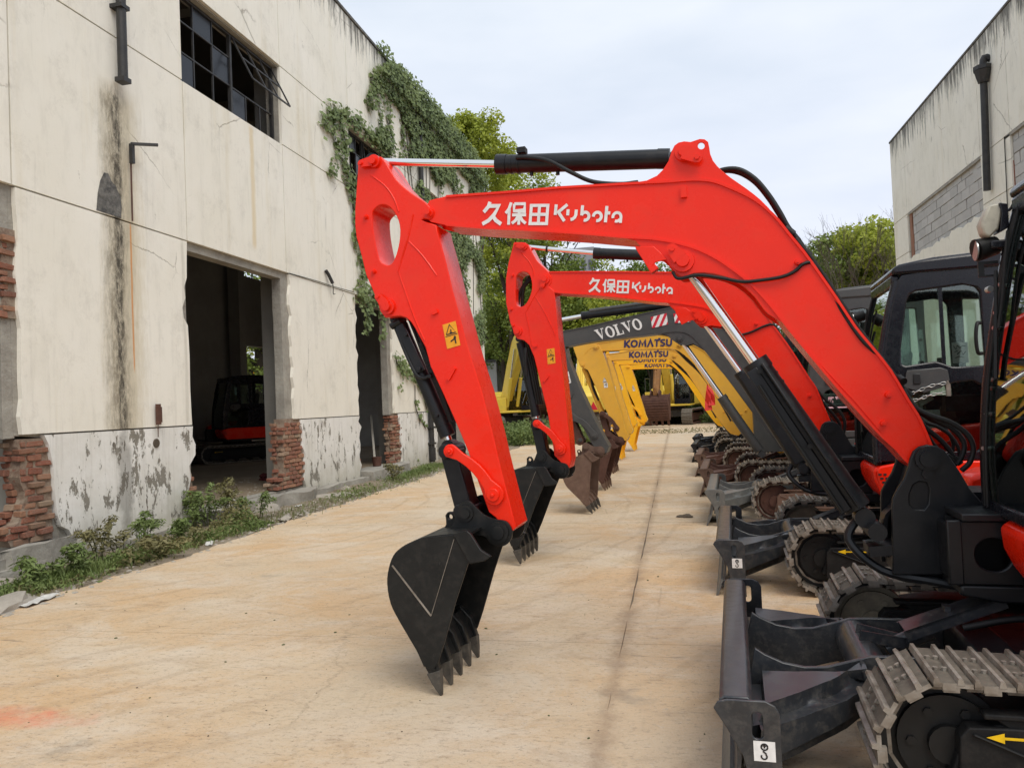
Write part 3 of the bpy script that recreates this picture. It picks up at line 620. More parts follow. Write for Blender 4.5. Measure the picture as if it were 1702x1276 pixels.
# fittings on the wall
bm = B(); tube(bm, [(.11, 8.66, 10.6), (.11, 8.66, 6.02)], .062, 12, 1); box(bm, .0, .18, 8.58, 8.74, 6.95, 7.0); box(bm, .04, .18, 8.59, 8.73, 5.98, 6.04); build('rain_pipe', bm, 'pipe_metal', hall, smooth=40)
bm = B(); tube(bm, [(.10, 20.95, 10.55), (.10, 20.9, 7), (.10, 20.95, .05)], .075, 12, 3); box(bm, 0, .2, 20.84, 21.04, 1.0, 1.06); box(bm, 0, .2, 20.84, 21.04, .55, .6); cyl(bm, (.1, 20.95, .1), (.1, 20.95, .45), .1, n=12); build('rain_pipe', bm, 'pipe_metal', hall, smooth=40)
bm = B(); bar(bm, (.07, 8.84, 4.98), (.07, 8.84, 5.24), .05, .05); bar(bm, (.06, 8.83, 5.24), (.30, 9.06, 5.27), .05, .03); build('wall_bracket', bm, 'pipe_metal', hall)
bm = B(); tube(bm, [(.05, 8.84, 5.0), (.04, 8.85, 4.22)], .011, 6, 1); build('thin_conduit', bm, 'dark_rust', hall)
bm = B(); prism(bm, [(8.25, 4.225), (8.28, 4.45), (8.33, 4.62), (8.40, 4.74), (8.47, 4.75), (8.53, 4.66), (8.60, 4.62), (8.68, 4.50), (8.70, 4.36), (8.68, 4.225)], .004, -.05, axis='x'); build('bare_patch', bm, 'dark_patch', hall)
bm = B(); tube(bm, [(.03, 14.62, 4.50), (.06, 14.68, 4.42), (.10, 14.78, 4.25)], .035, 8, 3); build('cable_stub', bm, 'pipe_metal', hall, smooth=50)
bm = B(); tube(bm, [(.10, 14.78, 4.25), (.08, 14.84, 4.15), (.05, 14.90, 4.05), (.05, 14.99, 4.06)], .008, 6, 5); build('loose_cable', bm, 'rubber', hall)
bm = B(); bar(bm, (.05, 9.24, 1.52), (.05, 9.24, 1.80), .05, .05); bar(bm, (.05, 9.285, 1.55), (.05, 9.285, 1.76), .03, .03); tube(bm, [(.04, 9.24, 1.52), (.04, 9.235, 1.35)], .006, 5, 1); build('door_hinge', bm, 'dark_rust', hall)
bm = B(); prism(bm, ngon(9.22, 1.27, .055, 12, rz=.05), .0, -.04, axis='x'); cyl(bm, (-.02, 9.22, 1.27), (.03, 9.22, 1.27), .06, n=12); build('pipe_hole', bm, 'joint_dark', hall)
bm = B(); tube(bm, [(.02, 16.0, 4.24), (.03, 15.0, 4.215), (.02, 14.2, 4.22), (.02, 13.1, 4.2)], .008, 5, 4); build('thin_conduit', bm, 'rubber', hall)

# ---- hall on the right --------------------------------------------------------
RX = 8.0
hall2 = empty('warehouse', (RX, 0, 0), label='cream plastered hall with blocked up windows, behind the cabs on the right', cat='building')
def rp(y0, y1, z0, z1, pts=None, mat='right_plaster'):
    g = .011; bm = B(); prism(bm, pts or [(y0+g, z0+g), (y1-g, z0+g), (y1-g, z1-g), (y0+g, z1-g)], 0, .055, axis='x'); build('wall_panel', bm, mat, hall2)
for y0, y1 in ((28.42, 30.05), (21.95, 28.42), (20.15, 21.95), (13.8, 20.15), (12.0, 13.8), (5.6, 12.0)):
    rp(y0, y1, 7.5, 10.45)
    if y0 in (21.95, 13.8, 5.6):
        e = jag((y1-.01, 5.98), (y0+.01, 6.02), 30, .06, int(y0), 0)
        rp(y0, y1, 0, 0, [(y0+.01, .0), (y1-.01, .0)] + [(y, z if abs(z-6) > 0 else z) for y, z in e])
    else: rp(y0, y1, 6.22, 7.5); rp(y0, y1, 0, 6.22)
bm = B(); prism(bm, [(5.6, -.1), (30, -.1), (30, 10.4), (5.6, 10.4)], .058, .34, [[(a, 5.9), (b, 5.9), (b, 7.48), (a, 7.48)] for a, b in ((21.97, 28.3), (13.82, 20.13), (5.8, 11.98))], axis='x'); build('wall_core', bm, 'render_grey', hall2)
bm = B(); box(bm, -.02, .36, 5.5, 30.08, 10.455, 10.52); build('coping', bm, 'dark_patch', hall2, bevel=.01)
bm = B(); box(bm, .06, 9, 29.75, 30.04, -.1, 10.4); build('end_wall', bm, 'right_plaster', hall2)
bm = B(); box(bm, .34, 9, 5.6, 29.75, 10.2, 10.4); build('roof_slab', bm, 'roof_slab', hall2)
bm = B(); box(bm, -.5, .5, -.5, .5, -.5, .5, jit=.008); bmesh.ops.bevel(bm, geom=bm.edges[:], offset=.012, segments=1, affect='EDGES'); ubl = bpy.data.meshes.new('block'); bm.to_mesh(ubl); bm.free(); ubl.materials.append(M['block_grey'])
for ya, yb in ((21.97, 28.0), (13.82, 20.13)):
    for k in range(6):
        z = 5.86 + k*.285; y = yb - (.3 if k % 2 else 0)
        if k % 2:
            o = link('block', ubl, hall2, (.16, yb-.135, z+.13)); o.scale = (.2, .27, .27)
        while y > ya+.06:
            l_ = min(.58, y-ya); o = link('block', ubl, hall2, (.16+random.uniform(-.012, .012), y-l_/2, z+.13)); o.scale = (.2, l_, .268); y -= l_+.016
    bm = B(); box(bm, .11, .25, ya, yb+.3, 5.8, 7.55); build('mortar_bed', bm, 'mortar', hall2)
    bm = B(); prism(bm, jag((yb+.02, 5.86), (yb+.05, 7.5), 10, .05, 4) + [(yb+.3, 7.5), (yb+.3, 5.86)], .04, .2, axis='x'); build('window_reveal', bm, 'brick_red', hall2)
    bm = B(); box(bm, .0, .3, ya, yb+.3, 7.44, 7.52); build('window_lintel', bm, 'render_grey', hall2)
bm = B(); tube(bm, [(-.12, 21.15, 9.15), (-.12, 21.2, 8.2), (-.12, 21.32, 6.45)], .085, 14, 2); build('rain_pipe', bm, 'pipe_metal', hall2, smooth=40)
bm = B(); cyl(bm, (-.14, 21.13, 9.12), (-.14, 21.11, 9.42), .12, .21, 8); cyl(bm, (-.14, 21.11, 9.42), (-.14, 21.11, 9.52), .22, .22, 8); tube(bm, [(.05, 21.05, 9.66), (-.1, 21.08, 9.72), (-.14, 21.1, 9.5)], .085, 10, 3); build('hopper_head', bm, 'pipe_metal', hall2)
bm = B(); tube(bm, [(-.02, 20.4, 7.5), (-.03, 20.45, 5), (-.02, 20.5, 2)], .012, 5, 2); build('thin_conduit', bm, 'rubber', hall2)

# ================================================================== EXCAVATORS
class Rig:
    """machine at (x, y); local x points to its tail, y across (positive = away from the camera side), z up"""
    def __init__(s, name, x, y, deg, label, group='excavators parked in a row', z=0):
        s.a = R(deg); s.o = V((x, y, z)); s.xb = V((math.cos(s.a), -math.sin(s.a), 0)); s.g = V((math.sin(s.a), math.cos(s.a), 0))
        s.root = empty(name, s.o, -s.a, label, 'excavator', group)
    def at(s, px, py, l=0.):
        p = on(px, py, s.g, s.g.dot(s.o)+l) - s.o; return (p.dot(s.xb), p.z)
    def poly(s, pts, l=0.): return [s.at(px, py, l) for px, py in pts]
    def p3(s, px, py, l=0.): x, z = s.at(px, py, l); return V((x, l, z))
def plate_boss(bm, x, z, y, r_, t=.02, inner=.6):
    """pin head: washer ring and raised pin end, facing -y"""
    cyl(bm, (x, y, z), (x, y-t, z), r_, r_*.97, 20); cyl(bm, (x, y-t, z), (x, y-t*2.1, z), r_*inner, r_*inner*.92, 18)
def lock_ear(bm, x0, z0, x1, z1, y, r_=.03, t=.014):
    """retaining ear from pin (x0,z0) to its bolt (x1,z1)"""
    d = V((x1-x0, 0, z1-z0)).normalized(); nn = V((-d.z, 0, d.x)); ang = math.atan2(d.z, d.x)
    pts = [(x0+nn.x*r_*1.3, z0+nn.z*r_*1.3)] + [(x1+math.cos(ang+R(90-i*30))*r_, z1+math.sin(ang+R(90-i*30))*r_) for i in range(7)] + [(x0-nn.x*r_*1.3, z0-nn.z*r_*1.3)]
    prism(bm, pts, y, y-t); cyl(bm, (x1, y-t, z1), (x1, y-t-.012, z1), r_*.5, n=6)

# ---------------- crawler base, blade, house, cab (metres, same for every machine)
def track_path(x0, x1, zc, r_, n):
    """n evenly spaced (x, z, angle) stations round the belt"""
    per = 2*(x1-x0) + 6.28318*r_; out = []
    for i in range(n):
        s_ = per*i/n
        if s_ < x1-x0: out.append((x0+s_, zc+r_ - .02*math.sin(math.pi*s_/(x1-x0)), 0.))
        elif s_ < x1-x0+math.pi*r_: a = (s_-(x1-x0))/r_; out.append((x1+math.sin(a)*r_, zc+math.cos(a)*r_, a))
        elif s_ < 2*(x1-x0)+math.pi*r_: q = s_-(x1-x0)-math.pi*r_; out.append((x1-q, zc-r_, math.pi))
        else: a = math.pi + (s_-2*(x1-x0)-math.pi*r_)/r_; out.append((x0+math.sin(a)*r_, zc+math.cos(a)*r_, a))
    return out
_pad = {}
def pad_mesh(wd, pitch, mat):
    if (wd, pitch, mat) in _pad: return _pad[(wd, pitch, mat)]
    bm = B(); h = pitch*.47
    prism(bm, [(-h, .0), (-h, .016), (h*1.06, .012), (h*1.06, -.004)], -wd/2+.003, wd/2-.003)
    for q in (-.84, .42): prism(bm, [(h*q-.012, .008), (h*q-.007, .031), (h*q+.006, .031), (h*q+.013, .008)], -wd/2, wd/2)
    box(bm, -h*.55, h*.15, -wd/2+.001, -wd/2+.012, -.012, .014); box(bm, -h*.55, h*.15, wd/2-.012, wd/2-.001, -.012, .014)
    for y in (-wd*.16, wd*.16):
        for x in (-h*.42, h*.05): cyl(bm, (x, y, .012), (x, y, .026), .010, n=6)
    for y in (-wd*.46, wd*.46): box(bm, -h*.5, h*.35, y-.012, y+.012, -.02, .0)
    box(bm, -h*.9, h*.9, -.07, .07, -.055, -.005)
    bmesh.ops.recalc_face_normals(bm, faces=bm.faces); me = bpy.data.meshes.new('track_pad'); bm.to_mesh(me); bm.free(); me.materials.append(M[mat]); me.materials.append(M['track_dirt']); me.polygons.foreach_set('material_index', [1 if abs(p.normal.z) > .9 and p.center.z < .022 and k_ % 3 != 9 else 0 for k_, p in enumerate(me.polygons)]); _pad[(wd, pitch, mat)] = me; return me
def crawler(rig, yc, near, st, detail=True, x0=-1.0, x1=1.25, zc=.285, r_=.245, wd=.40):
    t = empty('track'); t.parent = rig.root
    n_ = 46; P = track_path(x0, x1, zc, r_, n_); per = 2*(x1-x0)+6.28318*r_; pm = pad_mesh(wd, per/n_, st['pad'])
    if detail:
        for x, z, a in P:
            o = link('track_pad', pm, t, (x, yc, z), (0, a, 0))
    else:
        bm = B()
        for x, z, a in P:
            k = len(bm.verts); bm.from_mesh(pm); bm.verts.ensure_lookup_table()
            bmesh.ops.transform(bm, matrix=Matrix.Translation((x, yc, z)) @ Matrix.Rotation(a, 4, 'Y'), verts=bm.verts[k:])
        o = build('track_pads', bm, [st['pad'], 'track_dirt'], t); o['kind'] = 'stuff'
    # chain under the pads, wheels, frame
    bm = B(); inner = track_path(x0, x1, zc, r_-.035, 60); outp = [(x, z) for x, z, a in track_path(x0, x1, zc, r_-.012, 60)]
    prism(bm, outp, yc-.075, yc+.075, [[(x, z) for x, z, a in inner]]); build('chain_links', bm, st['under'], t)
    for x, rr in ((x0, r_-.045), (x1, r_-.05)):
        bm = B(); cyl(bm, (x, yc-.05, zc), (x, yc+.05, zc), rr, n=30); cyl(bm, (x, yc-.075, zc), (x, yc+.075, zc), rr*.86, n=30); cyl(bm, (x, yc-.105, zc), (x, yc+.105, zc), rr*.35, n=16)
        for k in range(6): a = k*1.047; cyl(bm, (x+math.cos(a)*rr*.62, yc-.085, zc+math.sin(a)*rr*.62), (x+math.cos(a)*rr*.62, yc+.085, zc+math.sin(a)*rr*.62), .018, n=6)
        build('sprocket' if x == x1 else 'idler_wheel', bm, 'tan_wheel' if (not near and st.get('hook')) else st.get('wheel', st['under']), t, smooth=40)
    for x in (-.6, -.2, .2, .6, .95): bm = B(); cyl(bm, (x, yc-.09, .10), (x, yc+.09, .10), .065, n=16); cyl(bm, (x, yc-.11, .10), (x, yc+.11, .10), .03, n=10); build('roller', bm, st['under'], t, smooth=40)
    bm = B(); cyl(bm, (.1, yc-.05, .49), (.1, yc+.05, .49), .035, n=14); cyl(bm, (.1, yc-.14, .49), (.1, yc+.02, .49), .014, n=10); build('carrier_roller', bm, st['under'], t, smooth=40)
    s = -1 if near else 1; ya, yb = (yc-wd*.47, yc-.06) if near else (yc-wd*.47, yc+wd*.3)
    bm = B(); pr = [(x0-.02, .17), (x0+.02, .29), (x0+.14, .385), (x0+.35, .42), (x1-.35, .42), (x1-.18, .34), (x1-.12, .15), (x0+.3, .125)]
    prism(bm, pr, yc-.15, yc+.15); build('track_frame', bm, st.get('chassis', st['frame']), t, bevel=.008)
    yo = yc-wd*.47
    bm = B(); prism(bm, [(x0+.01, .15), (x0+.02, .345), (x0+.05, .38), (x0+.19, .385), (x1-.3, .385), (x1-.3, .13), (x0+.05, .125)], yo+.016, yc-.1); bar(bm, (x0+.06, yo+.014, .36), (x0+.40, yo+.014, .22), .01, .02, (0, 1, 0)); bar(bm, (x0+.40, yo+.014, .215), (x1-.4, yo+.014, .215), .01, .02, (0, 1, 0)); build('lower_guard', bm, st.get('chassis', st['frame']), t, bevel=.006)
    bm = B(); prism(bm, [(x0+.14, .41), (x0+.33, .265), (x1-.32, .265), (x1-.32, .41)], yo+.03, yc-.1); box(bm, x0+.10, x1-.34, yo+.015, yc-.1, .412, .432); build('side_cover', bm, st.get('chassis', st['frame']), t, bevel=.006)
    if near and st.get('arrow'):
        aw = [[(0, .5), (.22, .95), (.22, .62), (.88, .62), (1.0, .85), (.93, .5), (1.0, .15), (.88, .38), (.22, .38), (.22, .05)]]
        x = x0+.22; decal('arrow_decal', [(x-.12, yo+.01, .335), (x+.14, yo+.01, .335), (x-.12, yo+.01, .375)], 'yellow_decal', t, aw, lift=.004)
    return t
HOOK = stroke2d([arc(.5, .72, .15, 0, 360, 14), [(.5, .66), (.5, .80)], arc(.47, .25, .13, 150, 400, 12) + [(.56, .40), (.44, .50), (.5, .57)]], .075) + [[(.38, .75), (.62, .75), (.5, .86)]]
def blade(rig, st, yc=-.3, hw=.99):
    t = empty('dozer_blade'); t.parent = rig.root; y0, y1 = yc-hw, yc+hw
    # moldboard: curved plate, rolled top edge, cutting edge
    mb = [(-1.80, .425), (-1.765, .36), (-1.745, .28), (-1.745, .2), (-1.765, .11), (-1.80, .04)]
    bm = B(); strip(bm, mb, y0+.01, y1-.01, .016, 4); build('moldboard', bm, st['blade'], t, smooth=40)
    bm = B(); prism(bm, [(-1.81, .41), (-1.81, .435), (-1.79, .447), (-1.70, .447), (-1.685, .43), (-1.69, .33), (-1.72, .26), (-1.735, .26), (-1.755, .36)], y0+.02, y1-.02); build('top_rail', bm, st['blade'], t, bevel=.006)
    bm = B(); prism(bm, [(-1.825, .0), (-1.807, .0), (-1.765, .125), (-1.783, .13)], y0+.005, y1-.005); build('cutting_edge', bm, st.get('edge', st['blade']), t)
    ep = [(-1.83, .41), (-1.815, .435), (-1.78, .445), (-1.64, .447), (-1.605, .43), (-1.59, .40), (-1.59, .0), (-1.70, .0), (-1.705, .13), (-1.73, .24), (-1.78, .33)]
    slot = rounded(-1.692, -1.652, .305, .405, .018)
    for s_, ya in ((0, y0-.012), (1, y1)):
        bm = B(); prism(bm, ep, ya, ya+.014, [slot]); build('end_plate', bm, st['blade'], t, bevel=.003)
    if st.get('hook'):
        q = [(-1.69, y0-.012, .225), (-1.612, y0-.012, .225), (-1.69, y0-.012, .30)]
        decal('hook_sticker', q, 'white_decal', t, [[(0, 0), (1, 0), (1, 1), (0, 1)]], lift=.002); decal('hook_sign', q, 'black_decal', t, HOOK, lift=.003)
    # push arms: waved vertical plates, hollow wedge gussets and the cross tube
    for s_, yy in ((-1, yc-.34), (1, yc+.26)):
        top = [(-1.66, .44), (-1.62, .415), (-1.54, .38), (-1.45, .365), (-1.36, .37), (-1.26, .40), (-1.18, .425), (-1.08, .43), (-.75, .43)]
        bot = [(-.75, .25), (-1.1, .24), (-1.3, .19), (-1.5, .13), (-1.74, .10)]
        bm = B(); prism(bm, top+bot, yy-.012, yy+.012); build('push_arm', bm, st['arm'], t, bevel=.004)
        bm = B()
        A = [V((-1.74, yy+s_*.56, .06)), V((-1.70, yy+s_*.56, .34)), V((-1.70, yy, .36)), V((-1.74, yy, .06))]
        Cc = [V((-1.12, yy+s_*.05, .22)), V((-1.16, yy+s_*.05, .40)), V((-1.16, yy, .41)), V((-1.12, yy, .22))]
        mid = [a.lerp(c_, .5) + V((0, s_*.05, .0)) for a, c_ in zip(A, Cc)]; mid2 = [a.lerp(c_, .8) + V((0, s_*.055, .0)) for a, c_ in zip(A, Cc)]
        prev = None
        for ring in (A, mid, mid2, Cc):
            v_ = [bm.verts.new(p) for p in ring]
            if prev:
                for i in range(4): bm.faces.new((prev[i], prev[(i+1) % 4], v_[(i+1) % 4], v_[i]))
            else: bm.faces.new(v_)
            prev = v_
        bm.faces.new(prev[::-1]); bmesh.ops.bevel(bm, geom=[e for e in bm.edges], offset=.065, segments=6, affect='EDGES'); build('gusset', bm, st['arm'], t, smooth=40)
    bm = B(); cyl(bm, (-1.17, yc-.33, .335), (-1.17, yc+.25, .335), .085, n=26, caps=False); build('cross_tube', bm, st['arm'], t, smooth=60)
    # lift cylinder with its guard
    bm = B(); cyl(bm, (-1.06, yc-.02, .36), (-.86, yc, .45), .042, n=18); bar(bm, (-1.18, yc-.09, .44), (-.98, yc-.05, .40), .012, .05); bar(bm, (-1.18, yc+.03, .44), (-.98, yc+.01, .40), .012, .05); build('lift_cylinder', bm, st['arm'], t, smooth=40)
    bm = B(); bar(bm, (-.98, yc, .46), (-.56, yc, .63), .16, .012, (-.35, 0, .9)); bar(bm, (-.98, yc-.075, .44), (-.56, yc-.075, .61), .01, .05); bar(bm, (-.98, yc+.075, .44), (-.56, yc+.075, .61), .01, .05); box(bm, -.80, -.775, yc-.03, yc+.03, .545, .57); build('cylinder_guard', bm, st['arm'], t)
    bm = B(); tube(bm, [(-.75, yc-.12, .50), (-.55, yc-.13, .55), (-.3, yc-.12, .56), (.1, yc-.12, .55)], .016, 8, 4); build('hose', bm, 'rubber', t, smooth=60)
    return t
def undercarriage(rig, st, detail=True, hw=.78, yc=-.3):
    crawler(rig, yc-hw, True, st, detail); crawler(rig, yc+hw, False, st, detail)
    bm = B(); box(bm, -.62, .85, yc-.55, yc+.55, .26, .46); prism(bm, [(-.75, .30), (-.6, .24), (-.6, .48), (-.75, .44)], yc-.38, yc+.30); build('centre_frame', bm, st['frame'], rig.root, bevel=.02)
    bm = B(); cyl(bm, (.15, yc, .46), (.15, yc, .62), .42, n=40); cyl(bm, (.15, yc, .50), (.15, yc, .56), .46, n=40); build('slew_ring', bm, st['under'], rig.root, smooth=40)
def house(rig, st):
    r_ = rig.root; hs = empty('upper_body'); hs.parent = r_
    bm = B(); prism(bm, [(-.76, .655), (-.60, .625), (1.15, .625), (1.2, .698), (-.76, .698)], -.46, .62); build('deck_plate', bm, st['frame'], hs, bevel=.01)
    bm = B(); prism(bm, [(-.47, .64), (1.15, .64), (1.15, .70), (-.47, .70)], -1.15, -.47); build('side_deck', bm, st['frame'], hs, bevel=.01)
    # front box with the round hole, seen left of the red side cover
    hole = ngon(-.615, .835, .075, 26)
    bm = B(); prism(bm, [(-.775, .70), (-.775, .955), (-.735, .985), (-.50, .985), (-.50, .70)], -.44, -.415, [hole]); prism(bm, [(-.775, .70), (-.775, .955), (-.735, .985), (-.50, .985), (-.50, .70)], -.12, -.10)
    box(bm, -.775, -.75, -.415, -.12, .70, .955); box(bm, -.74, -.50, -.46, -.09, .986, 1.02); box(bm, -.80, -.74, -.45, -.42, .70, .99); build('front_box', bm, st['frame'], hs, bevel=.006)
    bm = B(); box(bm, -.745, -.51, -.20, -.13, .71, .975); build('dark_cavity', bm, 'dark_interior', hs)  # solid near-black block: shade inside the round hole put in as colour
    # side covers and tail
    cv = [(-.55, 1.00), (-.58, .97), (-.57, .88), (-.535, .78), (-.48, .70), (1.25, .70), (1.38, .85), (1.38, 1.0), (1.3, 1.03), (-.40, 1.03)]
    bm = B(); prism(bm, cv, -1.19, -1.15); build('side_cover', bm, st['body'], hs, bevel=.012)
    bm = B(); prism(bm, [(-.56, 1.0), (-.60, .97), (-.59, .88), (-.555, .80), (-.50, .72), (-.2, .70), (-.2, 1.03)], -1.14, -.475); build('corner_cover', bm, st['body'], hs, bevel=.02)
    bm = B(); prism(bm, [(-.50, .95), (-.48, 1.10), (-.40, 1.13), (1.2, 1.30), (1.35, 1.25), (1.42, .9), (1.3, .70), (-.30, .70), (-.36, .78)], .38, .62); build('tank_cover', bm, st['body'], hs, bevel=.03)
    bm = B(); prism(bm, [(.85, .70), (1.25, .70), (1.45, .80), (1.50, 1.1), (1.42, 1.45), (1.25, 1.55), (.85, 1.55)], -1.17, .60); build('engine_hood', bm, st['body'], hs, bevel=.06)
    for k in range(4): bm = B(); box(bm, -.572+.012*k, -.55+.012*k, -1.196, -1.18, .93-.03*k, .945-.03*k); box(bm, -.535+.012*k, -.515+.012*k, -1.196, -1.18, .93-.03*k, .945-.03*k); build('vent_slot', bm, 'black_decal', hs)
    bm = B(); box(bm, -.3, .9, -.5, .38, .70, 1.0); build('inner_frame', bm, 'dark_interior', hs)
    return hs
def cab(rig, st, H=2.50, glass='cab_glass', detail=True, y0=-1.16, y1=-.20):
    c = empty('cab'); c.parent = rig.root; k = (H-1.03)/(2.50-1.03)
    Z = lambda z: 1.03 + (z-1.03)*k
    fr = [(-.56, 1.03), (-.555, 1.3), (-.53, 1.6), (-.48, 1.9), (-.42, 2.2), (-.36, 2.42)]
    # near side frame with the upper and lower door glass
    out = [(x, Z(z)) for x, z in fr] + [(-.33, Z(2.47)), (-.1, Z(2.5)), (.66, Z(2.5)), (.74, Z(2.42)), (.78, Z(1.2)), (.78, 1.03)]
    up_ = [(x, Z(z)) for x, z in ((-.36, 1.78), (-.355, 1.92), (-.30, 2.26), (-.275, 2.315), (-.23, 2.335), (.10, 2.36), (.17, 2.34), (.20, 2.30), (.21, 1.74), (.02, 1.74), (-.02, 1.745), (-.08, 1.775), (-.12, 1.79), (-.33, 1.765))]
    lo_ = [(x, Z(z)) for x, z in ((-.43, 1.15), (-.42, 1.45), (-.36, 1.52), (-.22, 1.56), (.0, 1.62), (.12, 1.63), (.20, 1.58), (.2, 1.15), (.12, 1.1), (-.38, 1.1))]
    rear = [(x, Z(z)) for x, z in ((.32, 1.72), (.68, 1.72), (.66, 2.32), (.32, 2.34))]
    for nm, ya in (('door_frame', y0), ('side_frame', y1-.05)):
        bm = B(); prism(bm, out, ya, ya+.05, [up_, lo_, rear]); build(nm, bm, st['cab'], c, bevel=.012)
    for ya in (y0+.022, y1-.028):
        for pg in (up_, lo_, rear): bm = B(); prism(bm, pg, ya, ya+.006); build('pane', bm, glass, c)
    bm = B(); box(bm, -.078, -.052, y0+.008, y0+.02, Z(1.76), Z(2.35)); build('window_bar', bm, st['cab'], c)
    bm = B(); prism(bm, [(x, Z(z)) for x, z in ((-.36, 1.60), (-.33, 1.73), (-.20, 1.735), (-.10, 1.74), (-.05, 1.72), (-.04, 1.64), (-.10, 1.585), (-.22, 1.55))], y0-.02, y0-.004); build('door_trim', bm, 'grey_paint', c, bevel=.006)
    bm = B(); box(bm, -.29, -.24, y0-.03, y0-.02, Z(1.62), Z(1.70)); build('door_handle', bm, 'black_decal', c, bevel=.008)
    bm = B(); tube(bm, [(.19, y0+.0, Z(2.06)), (.155, y0-.05, Z(2.05)), (.14, y0-.06, Z(1.95)), (.15, y0-.05, Z(1.84)), (.19, y0+.0, Z(1.83))], .014, 8, 5); build('grab_handle', bm, 'rubber', c, smooth=60)
    # roof
    rf = [(-.40, Z(2.47)), (-.395, Z(2.52)), (-.34, Z(2.55)), (-.1, Z(2.585)), (.3, Z(2.60)), (.68, Z(2.585)), (.78, Z(2.54)), (.79, Z(2.47))]
    bm = B(); prism(bm, rf, y0-.015, y1+.015); build('roof', bm, st['cab'], c, bevel=.035)
    # front frame: curved posts, header, sill, curved windscreen
    P = lambda y: [(x, y, Z(z)) for x, z in fr]
    for y in (y0+.03, y1-.03): bm = B(); tube(bm, P(y), .035, 10, 3); build('front_post', bm, st['cab'], c, smooth=60)
    bm = B(); box(bm, -.40, -.34, y0+.02, y1-.02, Z(2.38), Z(2.47)); box(bm, -.585, -.53, y0+.02, y1-.02, 1.0, 1.06); build('front_rail', bm, st['cab'], c, bevel=.015)
    bm = B(); strip(bm, [(x-.012, Z(z)) for x, z in ((-.555, 1.06), *fr[1:])], y0+.07, y1-.07, .006, 3); build('windscreen', bm, glass, c, smooth=60)
    bm = B(); tube(bm, [(x-.03, y1-.10, Z(z)) for x, z in fr], .009, 8, 3); tube(bm, [(x-.022, y1-.05, Z(z)) for x, z in fr], .014, 8, 3); build('window_seal', bm, 'rubber', c, smooth=60)
    bm = B(); bar(bm, (-.525, y0+.05, Z(1.60)), (-.525, y1-.06, Z(1.60)), .02, .025); build('screen_rail', bm, 'galvanised', c)
    bm = B(); tube(bm, [(-.45, y1-.12, Z(2.30)), (-.50, y1-.17, Z(2.0)), (-.53, y1-.19, Z(1.85))], .008, 6, 3); bar(bm, (-.51, y1-.13, Z(2.12)), (-.555, y1-.20, Z(1.62)), .012, .02); build('wiper', bm, 'rubber', c)
    # inside
    bm = B(); box(bm, -.5, .75, y0+.06, y1-.06, 1.0, 1.05); build('cab_floor', bm, 'dark_interior', c)
    bm = B(); box(bm, .72, .76, y0+.05, y1-.05, 1.05, Z(1.75)); box(bm, .72, .76, y0+.05, y0+.12, Z(1.75), Z(2.45)); box(bm, .72, .76, y1-.12, y1-.05, Z(1.75), Z(2.45)); build('rear_panel', bm, st['cab'], c)
    ym = (y0+y1)/2
    bm = B(); prism(bm, rounded(.05, .50, 1.32, 1.45, .05), ym-.24, ym+.24); prism(bm, [(.42, 1.42), (.56, 1.42), (.66, 2.0), (.62, 2.06), (.54, 2.04), (.44, 1.5)], ym-.22, ym+.22); box(bm, .1, .45, ym-.15, ym+.15, 1.05, 1.33); build('seat', bm, 'seat_cloth', c, bevel=.03)
    for s in (-1, 1):
        bm = B(); box(bm, -.05, .45, ym+s*.33-.05, ym+s*.33+.05, 1.4, 1.52); tube(bm, [(.0, ym+s*.33, 1.5), (-.03, ym+s*.33, 1.62), (-.05, ym+s*.32, 1.74)], .014, 6, 3); cyl(bm, (-.05, ym+s*.32, 1.72), (-.055, ym+s*.32, 1.82), .024, n=10); build('control_lever', bm, 'rubber', c, smooth=50)
    if detail:
        bm = B(); prism(bm, [(-.30, 1.58), (-.20, 1.62), (-.12, 1.5), (-.22, 1.44)], ym-.36, ym-.22); build('monitor', bm, 'cream_plastic', c, bevel=.006)
        # lamps on the front posts, mirror bracket
        for y in (y1+.02,):
            bm = B(); cyl(bm, (-.55, y-.02, Z(2.24)), (-.46, y, Z(2.26)), .055, .045, 14); bar(bm, (-.47, y, Z(2.26)), (-.39, y-.03, Z(2.28)), .02, .02); build('work_lamp', bm, 'rubber', c, smooth=40)
            bm = B(); cyl(bm, (-.556, y-.02, Z(2.24)), (-.550, y-.02, Z(2.24)), .048, n=14); build('lamp_lens', bm, 'galvanised', c, smooth=40)
        bm = B(); tube(bm, [(-.30, y1-.2, Z(2.52)), (-.30, y1-.2, Z(2.60)), (-.30, y1-.3, Z(2.60)), (-.30, y1-.3, Z(2.52))], .012, 6, 3); build('roof_eye', bm, 'rubber', c)
    return c

